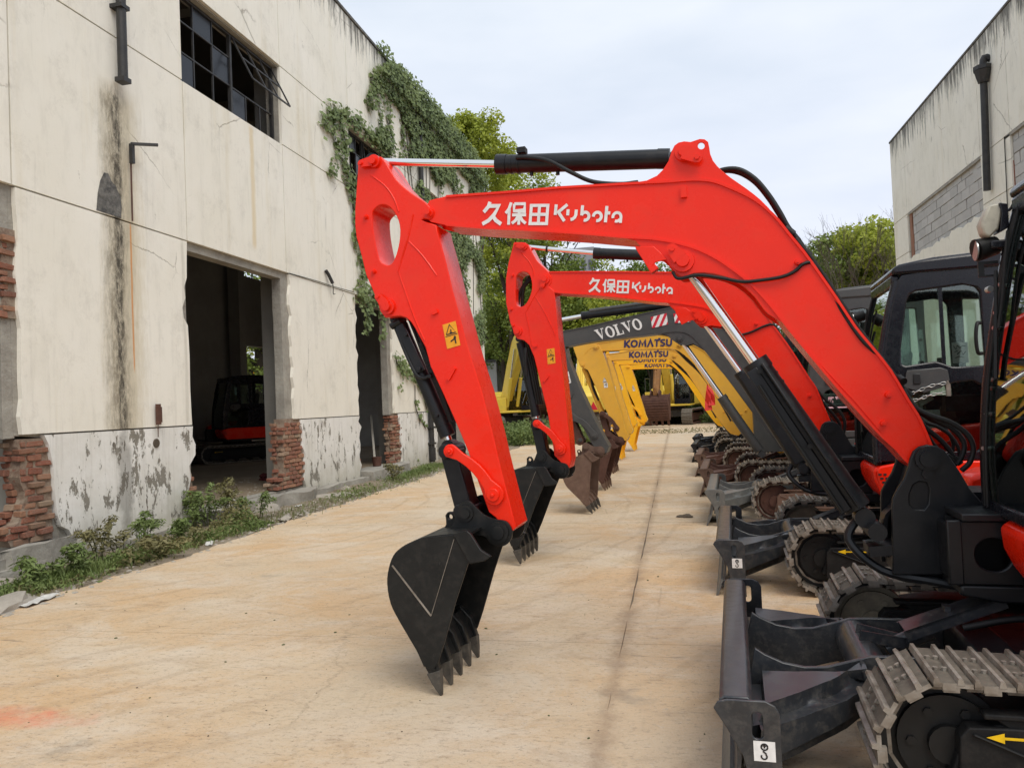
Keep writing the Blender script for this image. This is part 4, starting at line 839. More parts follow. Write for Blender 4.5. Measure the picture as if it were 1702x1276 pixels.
# ---------------- bucket in pin coordinates (x right, z up, pin at 0,0; tooth tip at TIP)
def bucket(rig, px, pz, ang, scale, st, hw=.35, teeth=5, y=0.):
    b = empty('bucket', (px, y, pz)); b.parent = rig.root; b.rotation_euler.y = ang; b.scale = (scale,)*3
    S = lambda pts: [((q[0]-831)/291, (879-q[1])/291) for q in pts]
    side = S([(773, 872), (790, 868), (800, 874), (817, 898), (794, 923), (770, 985), (744, 1062), (731, 1096), (722, 1106), (707, 1102), (692, 1074), (676, 1048), (660, 1022), (646, 994), (641, 960), (645, 934), (655, 911), (672, 896), (690, 887), (715, 878)])
    for s_, ya in ((0, -hw), (1, hw-.016)):
        bm = B(); prism(bm, side, ya, ya+.016); build('side_plate', bm, st['bucket'], b, bevel=.003)
    shell = S([(799, 872), (773, 873), (741, 876), (713, 880), (690, 888), (672, 897), (656, 911), (646, 934), (642, 960), (647, 994), (661, 1022), (677, 1048), (693, 1074), (706, 1102)])
    bm = B(); strip(bm, shell, -hw+.01, hw-.01, .014, 3); build('shell', bm, st['bucket'], b, smooth=40)
    # folded upper lip plates on the side and welded seam
    for s in (-1, 1):
        bm = B(); lp = S([(771, 870), (797, 865), (803, 870), (820, 897), (838, 908), (826, 916), (799, 921)])
        prism(bm, lp, s*hw-.008 - (.012 if s < 0 else 0), s*hw+.008 + (.012 if s > 0 else 0)); build('lip_plate', bm, st['bucket'], b, bevel=.004)
    if st.get('seam'):
        bm = B(); q = S([(653, 927), (723, 1013), (771, 880)]); yy = -hw-.003
        for a_, c_, w_ in ((q[0], q[1], .009), (q[1], q[2], .0025)): bar(bm, (a_[0], yy, a_[1]), (c_[0], yy, c_[1]), .006, w_, (-(c_[1]-a_[1]), 0, c_[0]-a_[0]))
        build('weld_seam', bm, 'worn_steel' if st['seam'] == 1 else st['bucket'], b)
    # cutting lip, adapters and teeth along -y..y
    a, t_ = V((*S([(715, 1095)])[0], 0)), V((*S([(735, 1159)])[0], 0)); d = (t_-a).normalized(); nn = V((-d.y, d.x, 0))
    A = lambda u, v, yy: (a.x + d.x*u + nn.x*v, yy, a.y + d.y*u + nn.y*v)
    bm = B(); prism(bm, [A(-.14, -.025, 0)[::2], A(-.14, .0, 0)[::2], A(.05, .025, 0)[::2], A(.05, .01, 0)[::2]], -hw+.003, hw-.003); build('cutting_lip', bm, st['bucket'], b)
    for i in range(teeth):
        yc = -hw+.035 + (2*hw-.07)*i/(teeth-1)
        T = empty('tooth'); T.parent = b
        bm = B(); w_ = .029
        prof = [(-.16, -.034), (-.16, -.005), (-.06, .045), (.05, .045), (.085, .034), (.09, -.024), (.03, -.038)]
        prism(bm, [A(u, v, 0)[::2] for u, v in prof], yc-w_*.8, yc+w_*.8); o = build('tooth_adapter', bm, st['bucket'], T, bevel=.005)
        bm = B(); r1 = [A(.06, -.040, yc-w_), A(.06, -.040, yc+w_), A(.06, .046, yc+w_), A(.06, .046, yc-w_)]; r2 = [A(.13, -.028, yc-w_*.9), A(.13, -.028, yc+w_*.9), A(.13, .028, yc+w_*.9), A(.13, .028, yc-w_*.9)]; r3 = [A(.207, -.008, yc-w_*.45), A(.207, -.008, yc+w_*.45), A(.207, .005, yc+w_*.45), A(.207, .005, yc-w_*.45)]
        pv = None
        for rg in (r1, r2, r3):
            v_ = [bm.verts.new(p) for p in rg]
            if pv:
                for j in range(4): bm.faces.new((pv[j], pv[(j+1) % 4], v_[(j+1) % 4], v_[j]))
            else: bm.faces.new(v_[::-1])
            pv = v_
        bm.faces.new(pv); build('tooth_tip', bm, st['tooth'], T, bevel=.003)
    # hinge ears and lifting eye
    ear = S([(741, 884), (744, 866), (751, 848), (757, 832), (763, 826), (772, 823), (781, 826), (792, 837), (806, 849), (824, 856), (843, 859), (852, 867), (856, 879), (853, 892), (843, 902), (829, 904), (815, 899), (800, 885)])
    for ya in (-.155, .135):
        bm = B(); prism(bm, rnd(ear, 3), ya, ya+.022); build('hinge_ear', bm, st['bucket'], b, bevel=.004)
    bm = B()
    for ya, s in ((-.155, -1), (.157, 1)):
        for q, rr in (((831, 879), .066), ((771, 845), .05)):
            x, z = S([q])[0]; cyl(bm, (x, ya, z), (x, ya+s*.016, z), rr, n=24); cyl(bm, (x, ya+s*.016, z), (x, ya+s*.03, z), rr*.62, n=20)
    for q in ((831, 879), (771, 845)): x, z = S([q])[0]; cyl(bm, (x, -.15, z), (x, .15, z), .035, n=16)
    build('hinge_pins', bm, st['bucket'], b, smooth=40)
    ey = S([(712, 879), (716, 872), (716, 862), (715, 855), (720, 849), (728, 849), (733, 855), (735, 862), (741, 868), (748, 874)]); hx = S([(724.5, 858)])[0]
    bm = B(); prism(bm, ey, -.02, .02, [ngon(hx[0], hx[1], .017, 12)]); build('lifting_eye', bm, st['bucket'], b, bevel=.004)
    return b

KU = stroke2d([[(.11, .34), (.11, 1.0)], [(.86, 1.02), (.30, .53), (.76, -.02)], [(.94, .34), (.94, .72)], [(1.48, .72), (1.48, .38), (1.42, .24), (1.30, .13), (1.16, .09)], [(1.87, 1.0), (1.87, .37)]], .2)
KU += stroke2d([arc(2.10, .33, .25, 170, -105, 16)], .19) + stroke2d([arc(2.90, .34, .26, 185, -100, 16)], .19)
KU += stroke2d([[(3.46, 1.0), (3.46, .0)], [(3.46, .58), (3.72, .58)]], .2) + stroke2d([arc(4.17, .36, .26, 200, 0, 12) + [(4.43, .0)], arc(4.15, .34, .25, -110, -30, 5)], .18)
KUB = [[(u/4.53, v) for u, v in p] for p in KU]
def poly_word(letters, gap=.12):
    out = []; x = 0
    for w_, polys in letters:
        out += [[(x+u, v) for u, v in p] for p in polys]; x += w_+gap
    return [[(u/(x-gap), v) for u, v in p] for p in out]
def serif(x0, x1, y, h=.09): return [(x0, y), (x1, y), (x1, y+h), (x0, y+h)]
Vv = (1.15, [[(.10, .95), (.42, .95), (.72, .22), (.58, 0.)], [(.58, 0.), (.72, .22), (.98, .95), (.88, .95)], serif(0, .52, .91), serif(.78, 1.15, .91)])
def ring(cx, cy, ra, rb, sa, sb, n=20): return [[(cx+math.cos(6.28318*i/n)*ra, cy+math.sin(6.28318*i/n)*rb), (cx+math.cos(6.28318*(i+1)/n)*ra, cy+math.sin(6.28318*(i+1)/n)*rb), (cx+math.cos(6.28318*(i+1)/n)*sa, cy+math.sin(6.28318*(i+1)/n)*sb), (cx+math.cos(6.28318*i/n)*sa, cy+math.sin(6.28318*i/n)*sb)] for i in range(n)]
Oo = (1.1, ring(.55, .5, .55, .52, .27, .40)); Ll = (.92, [[(.14, .05), (.42, .05), (.42, .95), (.14, .95)], serif(0, .56, .91), serif(0, .92, 0), [(.78, .0), (.92, .0), (.92, .36), (.84, .30)]])
Kk = (.78, stroke2d([[(.12, 0), (.12, 1)], [(.76, 1.02), (.24, .5), (.78, -.02)]], .24)); Mm = (1.06, stroke2d([[(.10, 0), (.24, .94), (.53, .22), (.82, .94), (.96, 0)]], .21)); Aa = (.86, stroke2d([[(.08, -.02), (.42, .95), (.78, -.02)]], .23)); Tt = (.66, stroke2d([[(0, .9), (.66, .9)], [(.33, .95), (.33, 0)]], .21))
Ss = (.70, stroke2d([[(.66, .84), (.48, .90), (.26, .88), (.13, .76), (.18, .60), (.36, .51), (.54, .42), (.60, .27), (.50, .13), (.30, .09), (.06, .15)]], .20)); Uu = (.80, stroke2d([[(.12, 1.), (.12, .34)] + arc(.40, .36, .28, 190, 350, 8) + [(.68, .36), (.68, 1.)]], .22)); O2 = (.98, ring(.49, .5, .49, .52, .25, .30))
KOM = poly_word([Kk, O2, Mm, Aa, Tt, Ss, Uu], .07)
VOL = poly_word([Vv, Oo, Ll, Vv, Oo], .06)
WARN = {'frame': stroke2d([[(.14, .56), (.86, .56), (.5, .93), (.14, .56)]], .045) + stroke2d([[(.05, .49), (.95, .49)]], .03), 'fig': stroke2d([[(.45, .62), (.52, .72), (.58, .66)], [(.42, .60), (.60, .60)]], .05) + [[(.62, .26), (.78, .30), (.80, .40), (.72, .44), (.62, .38)], [(.66, .12), (.76, .12), (.76, .30), (.66, .30)], [(.36, .22), (.62, .28), (.62, .34), (.36, .28)]]}
def warning(rig, quad, parent, bg_='orange_decal'):
    decal('warning_sticker', quad, bg_, parent, [[(0, 0), (1, 0), (1, 1), (0, 1)]], lift=.002); decal('warning_sign', quad, 'black_decal', parent, WARN['frame']+WARN['fig'], lift=.0032)
def quad(rig, pts, l): return [rig.p3(*p, l) for p in pts]

# ---------------- boom and arm sets
def hydraulic(rig, name, p0, p1, p2, rrod, rbar, parent=None, mat='black_paint', eye=.0, guard=0, collar=True):
    """rod eye p0 .. gland p1 .. barrel end p2"""
    h = empty(name); h.parent = parent or rig.root
    p0, p1, p2 = V(p0), V(p1), V(p2); d = (p2-p0).normalized()
    bm = B(); cyl(bm, p0, p1+d*.05, rrod, n=24); build('rod', bm, 'chrome', h, smooth=60)
    bm = B(); cyl(bm, p1, p2, rbar, n=28); cyl(bm, p1-d*.012, p1+d*.05, rbar*1.09, n=28); cyl(bm, p2-d*.06, p2+d*.005, rbar*1.04, n=28)
    if collar:
        for t_ in (.1, .16): cyl(bm, p1+d*(rbar*14*t_), p1+d*(rbar*14*t_+.012), rbar*1.05, n=28)
    s = V((0, -1, 0)); tube(bm, [p1+d*.09 + s*rbar*.8 + V((0, 0, rbar*.5)), p1+d*.13 + s*rbar*1.15, p2-d*.12 + s*rbar*1.15, p2-d*.07+s*rbar*.9], rbar*.16, 6, 3) if guard == 2 else None
    for t_ in (.2, .36): q = p1+(p2-p1)*t_; cyl(bm, q-V((0, 0, rbar*.95)), q-V((0, 0, rbar*1.35)), rbar*.2, n=10)
    build('barrel', bm, mat, h, smooth=40)
    bm = B(); cyl(bm, p0-V((0, .05, 0)), p0+V((0, .05, 0)), eye or rrod*1.8, n=20); cyl(bm, p2-V((0, .05, 0))+d*rbar*.9, p2+V((0, .05, 0))+d*rbar*.9, rbar*.75, n=20); cyl(bm, p0-V((0, .052, 0)), p0+V((0, .052, 0)), rrod*.8, n=14)
    build('cylinder_eye', bm, mat, h, smooth=40)
    return h
def boom_arm(rig, D, w=.115, paint_='red_paint'):
    """D: outlines traced on the near side plate (l=-w)"""
    r_ = rig.root; P = lambda k, l=-w: rig.poly(D[k], l)
    bo = empty('boom'); bo.parent = r_
    core = P('top') + P('bot')[::-1]
    bm = B(); prism(bm, core, -w+.006, w-.006); build('box_section', bm, paint_, bo)
    holes = [[rig.at(px+dx, py+dy, -w) for dx, dy in [(math.cos(a)*rr, math.sin(a)*rr) for a in [i*6.283/14 for i in range(14)]]] for px, py, rr in D.get('bholes', [])]
    for ya in (-w, w-.012): bm = B(); prism(bm, P('side'), ya, ya+.012, holes); build('side_plate', bm, paint_, bo, bevel=.002)
    for k in ('top', 'bot'):
        bm = B(); strip(bm, P(k), -w-.011, w+.011, .013, 2); build('flange', bm, paint_, bo, smooth=40)
    bm = B()
    for px, py, rr in D['bpins']:
        x, z = rig.at(px, py, -w); plate_boss(bm, x, z, -w-.001, rr)
    for a, b in D.get('bears', []): lock_ear(bm, *rig.at(*a, -w), *rig.at(*b, -w), -w-.03)
    for px, py, sx_, sz_ in D.get('btabs', []): x, z = rig.at(px, py, -w); box(bm, x-sx_, x+sx_, -w-.02, -w, z-sz_, z+sz_)
    for px, py in D.get('bnuts', []): x, z = rig.at(px, py, -w); cyl(bm, (x, -w, z), (x, -w-.022, z), .018, .014, 10); cyl(bm, (x, -w, z), (x, -w-.03, z), .007, n=6)
    build('pin_boss', bm, paint_, bo, smooth=35)
    # arm
    ar = empty('arm'); ar.parent = r_; wa = w+.012
    ah = [rnd(rig.poly(D['ahole'], -wa), 2)] if 'ahole' in D else []
    bm = B(); prism(bm, rig.poly(D['arm'], -wa), -wa, wa, ah); build('box_section', bm, D.get('apaint', paint_), ar, bevel=.005)
    bm = B()
    for px, py, rr in D['apins']:
        x, z = rig.at(px, py, -wa); plate_boss(bm, x, z, -wa-.001, rr); cyl(bm, (x, wa, z), (x, wa+.03, z), rr*.9, n=18)
    for a, b in D.get('aears', []): lock_ear(bm, *rig.at(*a, -wa), *rig.at(*b, -wa), -wa-.02, .022, .012)
    for px, py in D.get('anuts', []): x, z = rig.at(px, py, -wa); cyl(bm, (x, -wa, z), (x, -wa-.02, z), .016, .012, 10); cyl(bm, (x, -wa, z), (x, -wa-.028, z), .006, n=6)
    for ln in D.get('abars', []):
        a, b = rig.at(*ln[0], -wa), rig.at(*ln[1], -wa); bar(bm, (a[0], -wa-.008, a[1]), (b[0], -wa-.008, b[1]), ln[2], .016, (0, 1, 0))
    build('pin_boss', bm, D.get('apaint', paint_), ar, smooth=35)
    bm = B()
    for ln in D.get('abeads', []): tube(bm, [rig.p3(*q, -wa+.001) for q in ln], .006, 6, 4)
    if D.get('abeads'): build('weld_bead', bm, paint_, ar, smooth=60)
    return bo, ar
ST_RED = dict(chassis='chassis_black', pad='worn_steel', under='rubber', frame='black_paint', blade='blade_black', arm='blade_black', edge='grey_blade', cab='black_cab', body='red_paint', bucket='bucket_black', tooth='tooth_steel', hook=1, arrow=1, seam=1, wheel='rubber')
ST_GRY = dict(pad='worn_steel', under='dark_rust', frame='rust_brown', blade='grey_blade', arm='grey_blade', cab='grey_paint', body='grey_paint', bucket='rust_brown', tooth='tooth_steel')
ST_BRN = dict(pad='worn_steel', under='dark_rust', frame='dark_rust', blade='rust_brown', arm='dark_rust', cab='black_cab', body='yellow_paint', bucket='dark_rust', tooth='rust_brown')
ST_YEL = dict(chassis='chassis_black', pad='worn_steel', under='rubber', frame='black_paint', blade='black_paint', arm='black_paint', cab='black_cab', body='bright_yellow', bucket='bright_yellow', tooth='bright_yellow', hook=1)

# ================= nearest red machine
m1 = Rig('excavator', 2.0, 4.22, 4, 'nearest red crawler excavator with black bucket and white lettering, in the right foreground')
D1 = dict(
 top=[(742, 327), (800, 323), (862, 318.5), (929, 312.5), (1000, 308.5), (1033, 306.5), (1080, 304), (1110, 302.5), (1141, 300), (1164, 299.5), (1187, 302.5), (1210, 311), (1233, 321), (1256, 333.5), (1277, 350), (1294, 367), (1312, 390), (1336, 419), (1364, 458), (1393, 500), (1421, 543), (1449, 577), (1480, 616), (1510, 667), (1524, 688), (1535, 711), (1548, 742), (1556, 762), (1546, 776)],
 bot=[(742, 374), (800, 379), (860, 382), (929, 386), (985, 390), (1040, 395), (1082, 397), (1125, 404), (1161, 415), (1192, 430.5), (1220.5, 450), (1249, 473), (1280, 507), (1308, 543), (1350, 594), (1393, 645), (1435, 692), (1467, 726), (1487, 744), (1505, 764), (1522, 778), (1535, 780)],
 side=[(706, 348), (714, 333), (742, 326), (800, 322), (862, 318), (929, 312), (1000, 308), (1033, 305), (1056, 303), (1075, 300), (1092, 292), (1102, 282), (1111, 268), (1116, 252), (1121, 242), (1128, 237), (1137, 235), (1148, 236), (1157, 233), (1163, 231), (1171, 231.5), (1177, 236), (1179, 246), (1180.5, 256), (1185, 267), (1192, 276), (1199, 283), (1214, 295), (1240, 313), (1252, 322), (1263, 331), (1277, 345), (1291, 362), (1309, 386), (1336, 416), (1364, 456), (1393, 498), (1421, 541), (1449, 575), (1480, 614), (1510, 667), (1524, 688), (1535, 711), (1548, 740), (1556, 762), (1541, 780), (1522, 780), (1505, 765), (1487, 742), (1467, 723), (1443, 694), (1421, 668), (1400, 646), (1350, 592), (1308, 541), (1276, 521), (1269, 514), (1254, 493), (1238.6, 478), (1223, 467), (1205, 459.5), (1187, 455), (1170, 453), (1153, 454), (1141, 459), (1132, 460), (1121, 452), (1113, 441), (1106, 431), (1098, 424), (1088, 421), (1064, 409), (1056, 400), (1025, 393.5), (929, 386), (860, 382), (800, 378.5), (744, 375), (716, 369), (707, 361)],
 bholes=[(1165.5, 242.5, 5.8)], bpins=[(1137, 254, .050), (1135, 434, .062), (714, 354, .03)], bears=[((1137, 256), (1159, 265)), ((1131, 431), (1118, 416))],
 btabs=[(1136.5, 320, .016, .03)], bnuts=[(1326, 436), (1476, 656), (1468, 703)],
 arm=[(600, 265), (611, 262), (624, 259.5), (633.6, 260.5), (641, 270), (650.5, 286), (659, 299), (670, 310), (684, 321.5), (697, 330), (704, 334), (711, 340), (718, 348), (720.5, 356), (718, 362), (713, 365), (704, 363), (700, 366), (712, 370), (725, 374), (727, 386), (732, 402.5), (742, 439), (752, 481.5), (762, 517), (773, 560), (783, 595), (800, 648), (811, 689), (820.6, 727), (828, 760), (841, 812), (850.5, 849), (858, 876), (850, 884), (836, 880), (824, 860), (812.6, 851), (790, 788), (778, 750), (761.6, 711), (735, 651), (715.5, 609), (707, 577), (697, 559), (690, 546), (683, 535), (675, 528), (665, 525), (653, 526), (640, 528), (632, 517), (626.5, 500), (618, 479), (608, 456), (601, 426.5), (592, 394), (590, 375), (590, 347), (594, 290.5), (595, 272)],
 ahole=[(618.5, 357), (622, 348), (631, 341), (642, 341), (650.5, 347), (659, 359), (664, 374), (664.6, 392), (661.5, 412), (655, 432), (648, 440), (639, 440), (631, 431), (626.5, 416), (622, 394), (619.5, 376)],
 apins=[(623, 269, .040), (645, 510, .048), (820, 822, .05)], aears=[((621, 270), (604, 274)), ((645, 508), (632, 494)), ], anuts=[(608.5, 361), (621.5, 451.5), (713, 356.5), (1e3, 1e4)][:3],
 abars=[((719, 521), (728, 517), .022), ((745, 631), (756, 611), .022)],
 abeads=[[(616, 291), (640, 309), (655, 330), (663, 352)], [(687, 357), (677, 400), (661, 452)], [(679, 401), (700, 422), (718, 446), (726, 458)], [(663, 453), (672, 480), (690, 530), (706, 566)]])
bo1, ar1 = boom_arm(m1, D1)
# guard plate and hose in front of the lower lug
g = m1
bm = B(); prism(bm, g.poly([(1056, 410), (1087, 410), (1098, 420), (1108, 432), (1090, 436), (1079, 449), (1057, 414)], -.14), -.15, -.135); bar(bm, g.p3(1081, 452, -.15), g.p3(1092, 443, -.15), .03, .05, (0, 1, 0)); build('lug_guard', bm, 'red_paint', bo1, bevel=.003)
C9 = stroke2d([[(.36, 1.0), (.30, .80), (.08, .55)], [(.30, .82), (.80, .82), (.60, .45), (.34, .18), (.04, .02)], [(.50, .42), (.70, .18), (.96, .02)]], .17)
CB = stroke2d([[(.27, 1.0), (.18, .72), (.03, .52)], [(.19, .70), (.19, .0)], [(.42, .94), (.92, .94), (.92, .62), (.42, .62), (.42, .94)], [(.34, .44), (1.0, .44)], [(.67, .60), (.67, .0)], [(.64, .40), (.50, .18), (.34, .06)], [(.70, .40), (.84, .18), (1.0, .06)]], .135)
CT = stroke2d([[(.08, .0), (.08, .94)], [(.92, .0), (.92, .94)], [(.0, .93), (1., .93)], [(.0, .06), (1., .06)], [(.08, .50), (.92, .50)], [(.5, .06), (.5, .93)]], .15)
def red_lettering(g, bo, chars, word, w=.115):
    l = -w-.002
    for i, ch in enumerate((C9, CB, CT)):
        a, b, c_ = chars[i]; decal('character', quad(g, (a, b, c_), l), 'white_decal', bo, ch, lift=.003)
    decal('word', quad(g, word, l), 'white_decal', bo, KUB, lift=.003)
red_lettering(m1, bo1, [((800.5, 373.5), (834.5, 373.5), (802.5, 336)), ((839, 373.8), (874, 373.8), (840.5, 337)), ((878.5, 374), (911, 374), (881, 339.5))], ((919.5, 366.5), (1034, 371), (922, 340)))
warning(m1, quad(m1, ((743.5, 580), (765.5, 573.5), (735.5, 540)), -.128), ar1)
hydraulic(m1, 'arm_cylinder', m1.p3(623, 269, 0), m1.p3(829, 273.5, 0), m1.p3(1111, 264, 0), .0225, .054)
bm = B(); tube(bm, [m1.p3(858, 262, -.06), m1.p3(880, 262, -.07), m1.p3(912, 268, -.09), m1.p3(950, 287, -.11), m1.p3(985, 302, -.10), m1.p3(1030, 306, -.06), m1.p3(1060, 303, -.02)], .012, 8, 6); box(bm, *[m1.at(850, 0)[0], m1.at(864, 0)[0]], -.03, .03, *[m1.at(850, 258)[1], m1.at(850, 249)[1]]); build('cylinder_hose', bm, 'rubber', bo1, smooth=60)
hydraulic(m1, 'boom_cylinder', m1.p3(1137, 436, 0), m1.p3(1256, 604, -.02), m1.p3(1424, 842, -.04), .030, .066, guard=0)
bm = B()
a, b = m1.p3(1266, 604, -.12), m1.p3(1426, 842, -.14); bar(bm, a, b, .012, .112, (0, 1, 0)); bar(bm, a+V((-.052, .03, -.03)), b+V((-.052, .03, -.03)), .06, .010, (0, 1, 0)); build('cylinder_guard', bm, 'black_paint', bo1, bevel=.004)
bm = B(); tube(bm, [m1.p3(1262, 640, -.13), m1.p3(1300, 700, -.135), m1.p3(1345, 768, -.14), m1.p3(1400, 850, -.14)], .010, 8, 2)
for q in ((1263, 617), (1346, 741)): p = m1.p3(*q, -.13); cyl(bm, p, p-V((0, .02, 0)), .014, n=8)
build('cylinder_pipe', bm, 'rubber', bo1, smooth=60)
# bucket cylinder on the back of the arm, with pipes
bc = hydraulic(m1, 'bucket_cylinder', m1.p3(749, 742, 0), m1.p3(743, 722, 0), m1.p3(666, 541, 0), .024, .044, guard=0)
bm = B(); bar(bm, m1.p3(664, 540, -.05), m1.p3(700, 618, -.05), .055, .02, (0, 1, 0)); tube(bm, [m1.p3(658, 546, -.05), m1.p3(676, 590, -.05), m1.p3(692, 622, -.06), m1.p3(706, 628, -.06), m1.p3(716, 622, -.06)], .012, 8, 5); cyl(bm, m1.p3(650, 543, -.05), m1.p3(666, 533, -.05), .022, n=12)
for q in ((698, 613), (676, 556), (716, 625), (727, 690)): p = m1.p3(*q, -.06); cyl(bm, p, p-V((0, .022, 0)), .013, n=8)
build('cylinder_guard', bm, 'black_paint', bc, bevel=.003)
bm = B()
for dx in (0, 5, 9): tube(bm, [m1.p3(679+dx, 528, -.02+dx*.006), m1.p3(690+dx, 555, -.03), m1.p3(703+dx, 590, -.04), m1.p3(716+dx*.7, 622, -.04), m1.p3(730+dx*.6, 655, -.03), m1.p3(748+dx*.4, 700, -.02)], .009, 8, 4)
for k in range(9): p = m1.p3(700+k*2.2, 574+k*5.2, -.04); cyl(bm, p-V((0, .014, 0)), p+V((0, .014, 0)), .016, n=8)
build('arm_hoses', bm, 'rubber', bc, smooth=60)
# links
def link_plate(rig, a, b, ra, rb, l, bow, mat, name, parent=None, waist=.6, th=.022):
    A_, B_ = rig.at(*a, l), rig.at(*b, l); A_, B_ = V((*A_, 0)), V((*B_, 0)); d = (B_-A_); L_ = d.length; d.normalize(); nn = V((-d.y, d.x, 0)); ang = math.atan2(d.y, d.x)
    up_ = [A_+d*(L_*t) + nn*(ra*(1-t)*waist+rb*t*waist + bow*math.sin(math.pi*t)) for t in (.18, .35, .5, .65, .82)]; dn = [A_+d*(L_*t) + nn*(-(ra*(1-t)*waist+rb*t*waist) + bow*math.sin(math.pi*t)) for t in (.82, .65, .5, .35, .18)]
    ca = [A_ + V((math.cos(ang+R(q)), math.sin(ang+R(q)), 0))*ra for q in range(270, 89, -30)]; cb = [B_ + V((math.cos(ang+R(q)), math.sin(ang+R(q)), 0))*rb for q in range(90, -91, -30)]
    pts = [(v.x, v.y) for v in ca+up_+cb+dn]; bm = B(); prism(bm, pts, l, l+th); cyl(bm, (A_.x, l, A_.y), (A_.x, l-.016, A_.y), ra*.55, n=16); cyl(bm, (B_.x, l, B_.y), (B_.x, l-.016, B_.y), rb*.62, n=16); cyl(bm, (B_.x, l-.016, B_.y), (B_.x, l-.03, B_.y), rb*.2, n=6); cyl(bm, (A_.x, l-.016, A_.y), (A_.x, l-.028, A_.y), ra*.22, n=6)
    return build(name, bm, mat, parent or rig.root, bevel=.004)
link_plate(m1, (748, 750), (820, 822), .042, .062, -.158, .035, 'red_paint', 'arm_link'); link_plate(m1, (748, 750), (820, 822), .042, .062, .135, .035, 'red_paint', 'arm_link')
def bucket_link(rig, a, b, w_=.085, mat='black_paint'):
    A_, B_ = rig.p3(*a, 0), rig.p3(*b, 0); bm = B(); bar(bm, A_, B_, .16, w_*1.25, (1, 0, .3)); cyl(bm, A_-V((0, .125, 0)), A_+V((0, .125, 0)), w_*.55, n=18); cyl(bm, B_-V((0, .13, 0)), B_+V((0, .13, 0)), w_*.6, n=18); return build('bucket_link', bm, mat, rig.root, bevel=.01)
bucket_link(m1, (752, 748), (778, 846))
x, z = m1.at(839, 878, -.02)
bucket(m1, x, z, 0, .93, ST_RED, hw=.38)
# swing post with its side window recess, pins, hoses
def swing_post(g, sh=(0, 0), kx=1.):
    sp = empty('swing_post'); sp.parent = g.root
    F = lambda pts, l: [tuple(np.array(m1.at(px, py, l)) + np.array(sh)) for px, py in pts]
    pl = [(1484, 955), (1483, 845), (1484, 828), (1492, 812), (1503, 795), (1510, 776), (1513, 762), (1518, 750), (1528, 742), (1541, 739), (1556, 741), (1570, 748), (1585, 768), (1597, 786), (1612, 812), (1630, 832), (1650, 846), (1680, 858), (1680, 955)]
    for ya in (-.165, .14):
        bm = B(); prism(bm, F(pl, -.165), ya, ya+.028, [F([(1520, 846), (1512, 838), (1512, 822), (1518, 806), (1528, 800), (1540, 802), (1545, 812), (1543, 838), (1536, 847)], -.165)] if ya < 0 else []); build('post_plate', bm, 'black_paint', sp, bevel=.006)
    bm = B(); prism(bm, F([(1521, 848), (1510, 838), (1510, 822), (1516, 804), (1528, 798), (1542, 800), (1547, 812), (1545, 840), (1537, 849)], -.165), -.150, -.138); build('recess_plate', bm, 'black_paint', sp)
    x0, z0 = F([(1541, 762)], -.165)[0]; x1, z1 = F([(1541, 787)], -.165)[0]
    bm = B(); cyl(bm, (x0, -.165, z0), (x0, -.19, z0), .058, n=24); cyl(bm, (x0, -.19, z0), (x0, -.205, z0), .04, n=18); cyl(bm, (x1, -.165, z1), (x1, -.18, z1), .026, n=12); cyl(bm, (x0, -.14, z0), (x0, .16, z0), .05, n=18); build('post_pins', bm, 'black_paint', sp, smooth=40)
    bm = B(); xs, zs = zip(*F([(1484, 955), (1680, 860)], -.165)); box(bm, xs[0]+.02, xs[1], -.137, .14, zs[0], zs[0]+.10); box(bm, xs[0]+.2, xs[1]-.03, -.137, .14, zs[0], zs[0]+.40); build('post_web', bm, 'black_paint', sp)
    bm = B(); cyl(bm, (x0-.02, 0, z0-.62), (x0-.02, 0, z0-.44), .13, n=20); build('king_pin', bm, 'black_paint', sp, smooth=40)
    # inner curved plate seen to the left
    bm = B(); strip(bm, [(x0-.02, z0+.02), (x0-.06, z0-.12), (x0-.12, z0-.26), (x0-.17, z0-.33), (x0-.17, z0-.52)], .02, .13, .02, 4); build('inner_cheek', bm, 'black_paint', sp)
    bm = B(); tube(bm, [(x0-.30, -.02, z0-.30), (x0-.36, -.05, z0-.42), (x0-.22, -.1, z0-.56), (x0+.0, -.15, z0-.60), (x0+.2, -.2, z0-.63)], .022, 8, 5); bar(bm, (x0-.28, -.06, z0-.46), (x0-.05, -.06, z0-.44), .2, .05); cyl(bm, (x0-.24, -.17, z0-.36), (x0-.24, .1, z0-.36), .045, n=16); build('foot_bracket', bm, 'black_paint', sp, smooth=40)
    return sp, (x0, z0)
sp1, foot1 = swing_post(m1)
bm = B()
for i, (dl, r_) in enumerate(((.04, .014), (-.02, .014))):
    o_ = i*5; tube(bm, [m1.p3(1178, 300-o_, dl), m1.p3(1200, 285-o_*.4, dl), m1.p3(1228, 287-o_, dl), m1.p3(1255, 303-o_, dl), m1.p3(1278, 330-o_, dl), m1.p3(1296, 358-o_, dl), m1.p3(1310, 378, dl), m1.p3(1328, 400, dl)], r_, 8, 5)
for i in range(2): tube(bm, [m1.p3(1322+i*4, 396, -.05+i*.06), m1.p3(1345, 424, -.05+i*.06), m1.p3(1372, 462, -.05+i*.06), m1.p3(1429, 548, -.05+i*.06), m1.p3(1490, 628, -.05+i*.06), m1.p3(1507, 656, -.05+i*.06)], .011, 8, 3)
for q in ((1312, 384), (1340, 420), (1506, 652)): p = m1.p3(*q, -.03); cyl(bm, p+V((-.02, 0, .02)), p+V((.02, 0, -.02)), .02, n=10)
build('boom_pipes', bm, 'rubber', bo1, smooth=60)
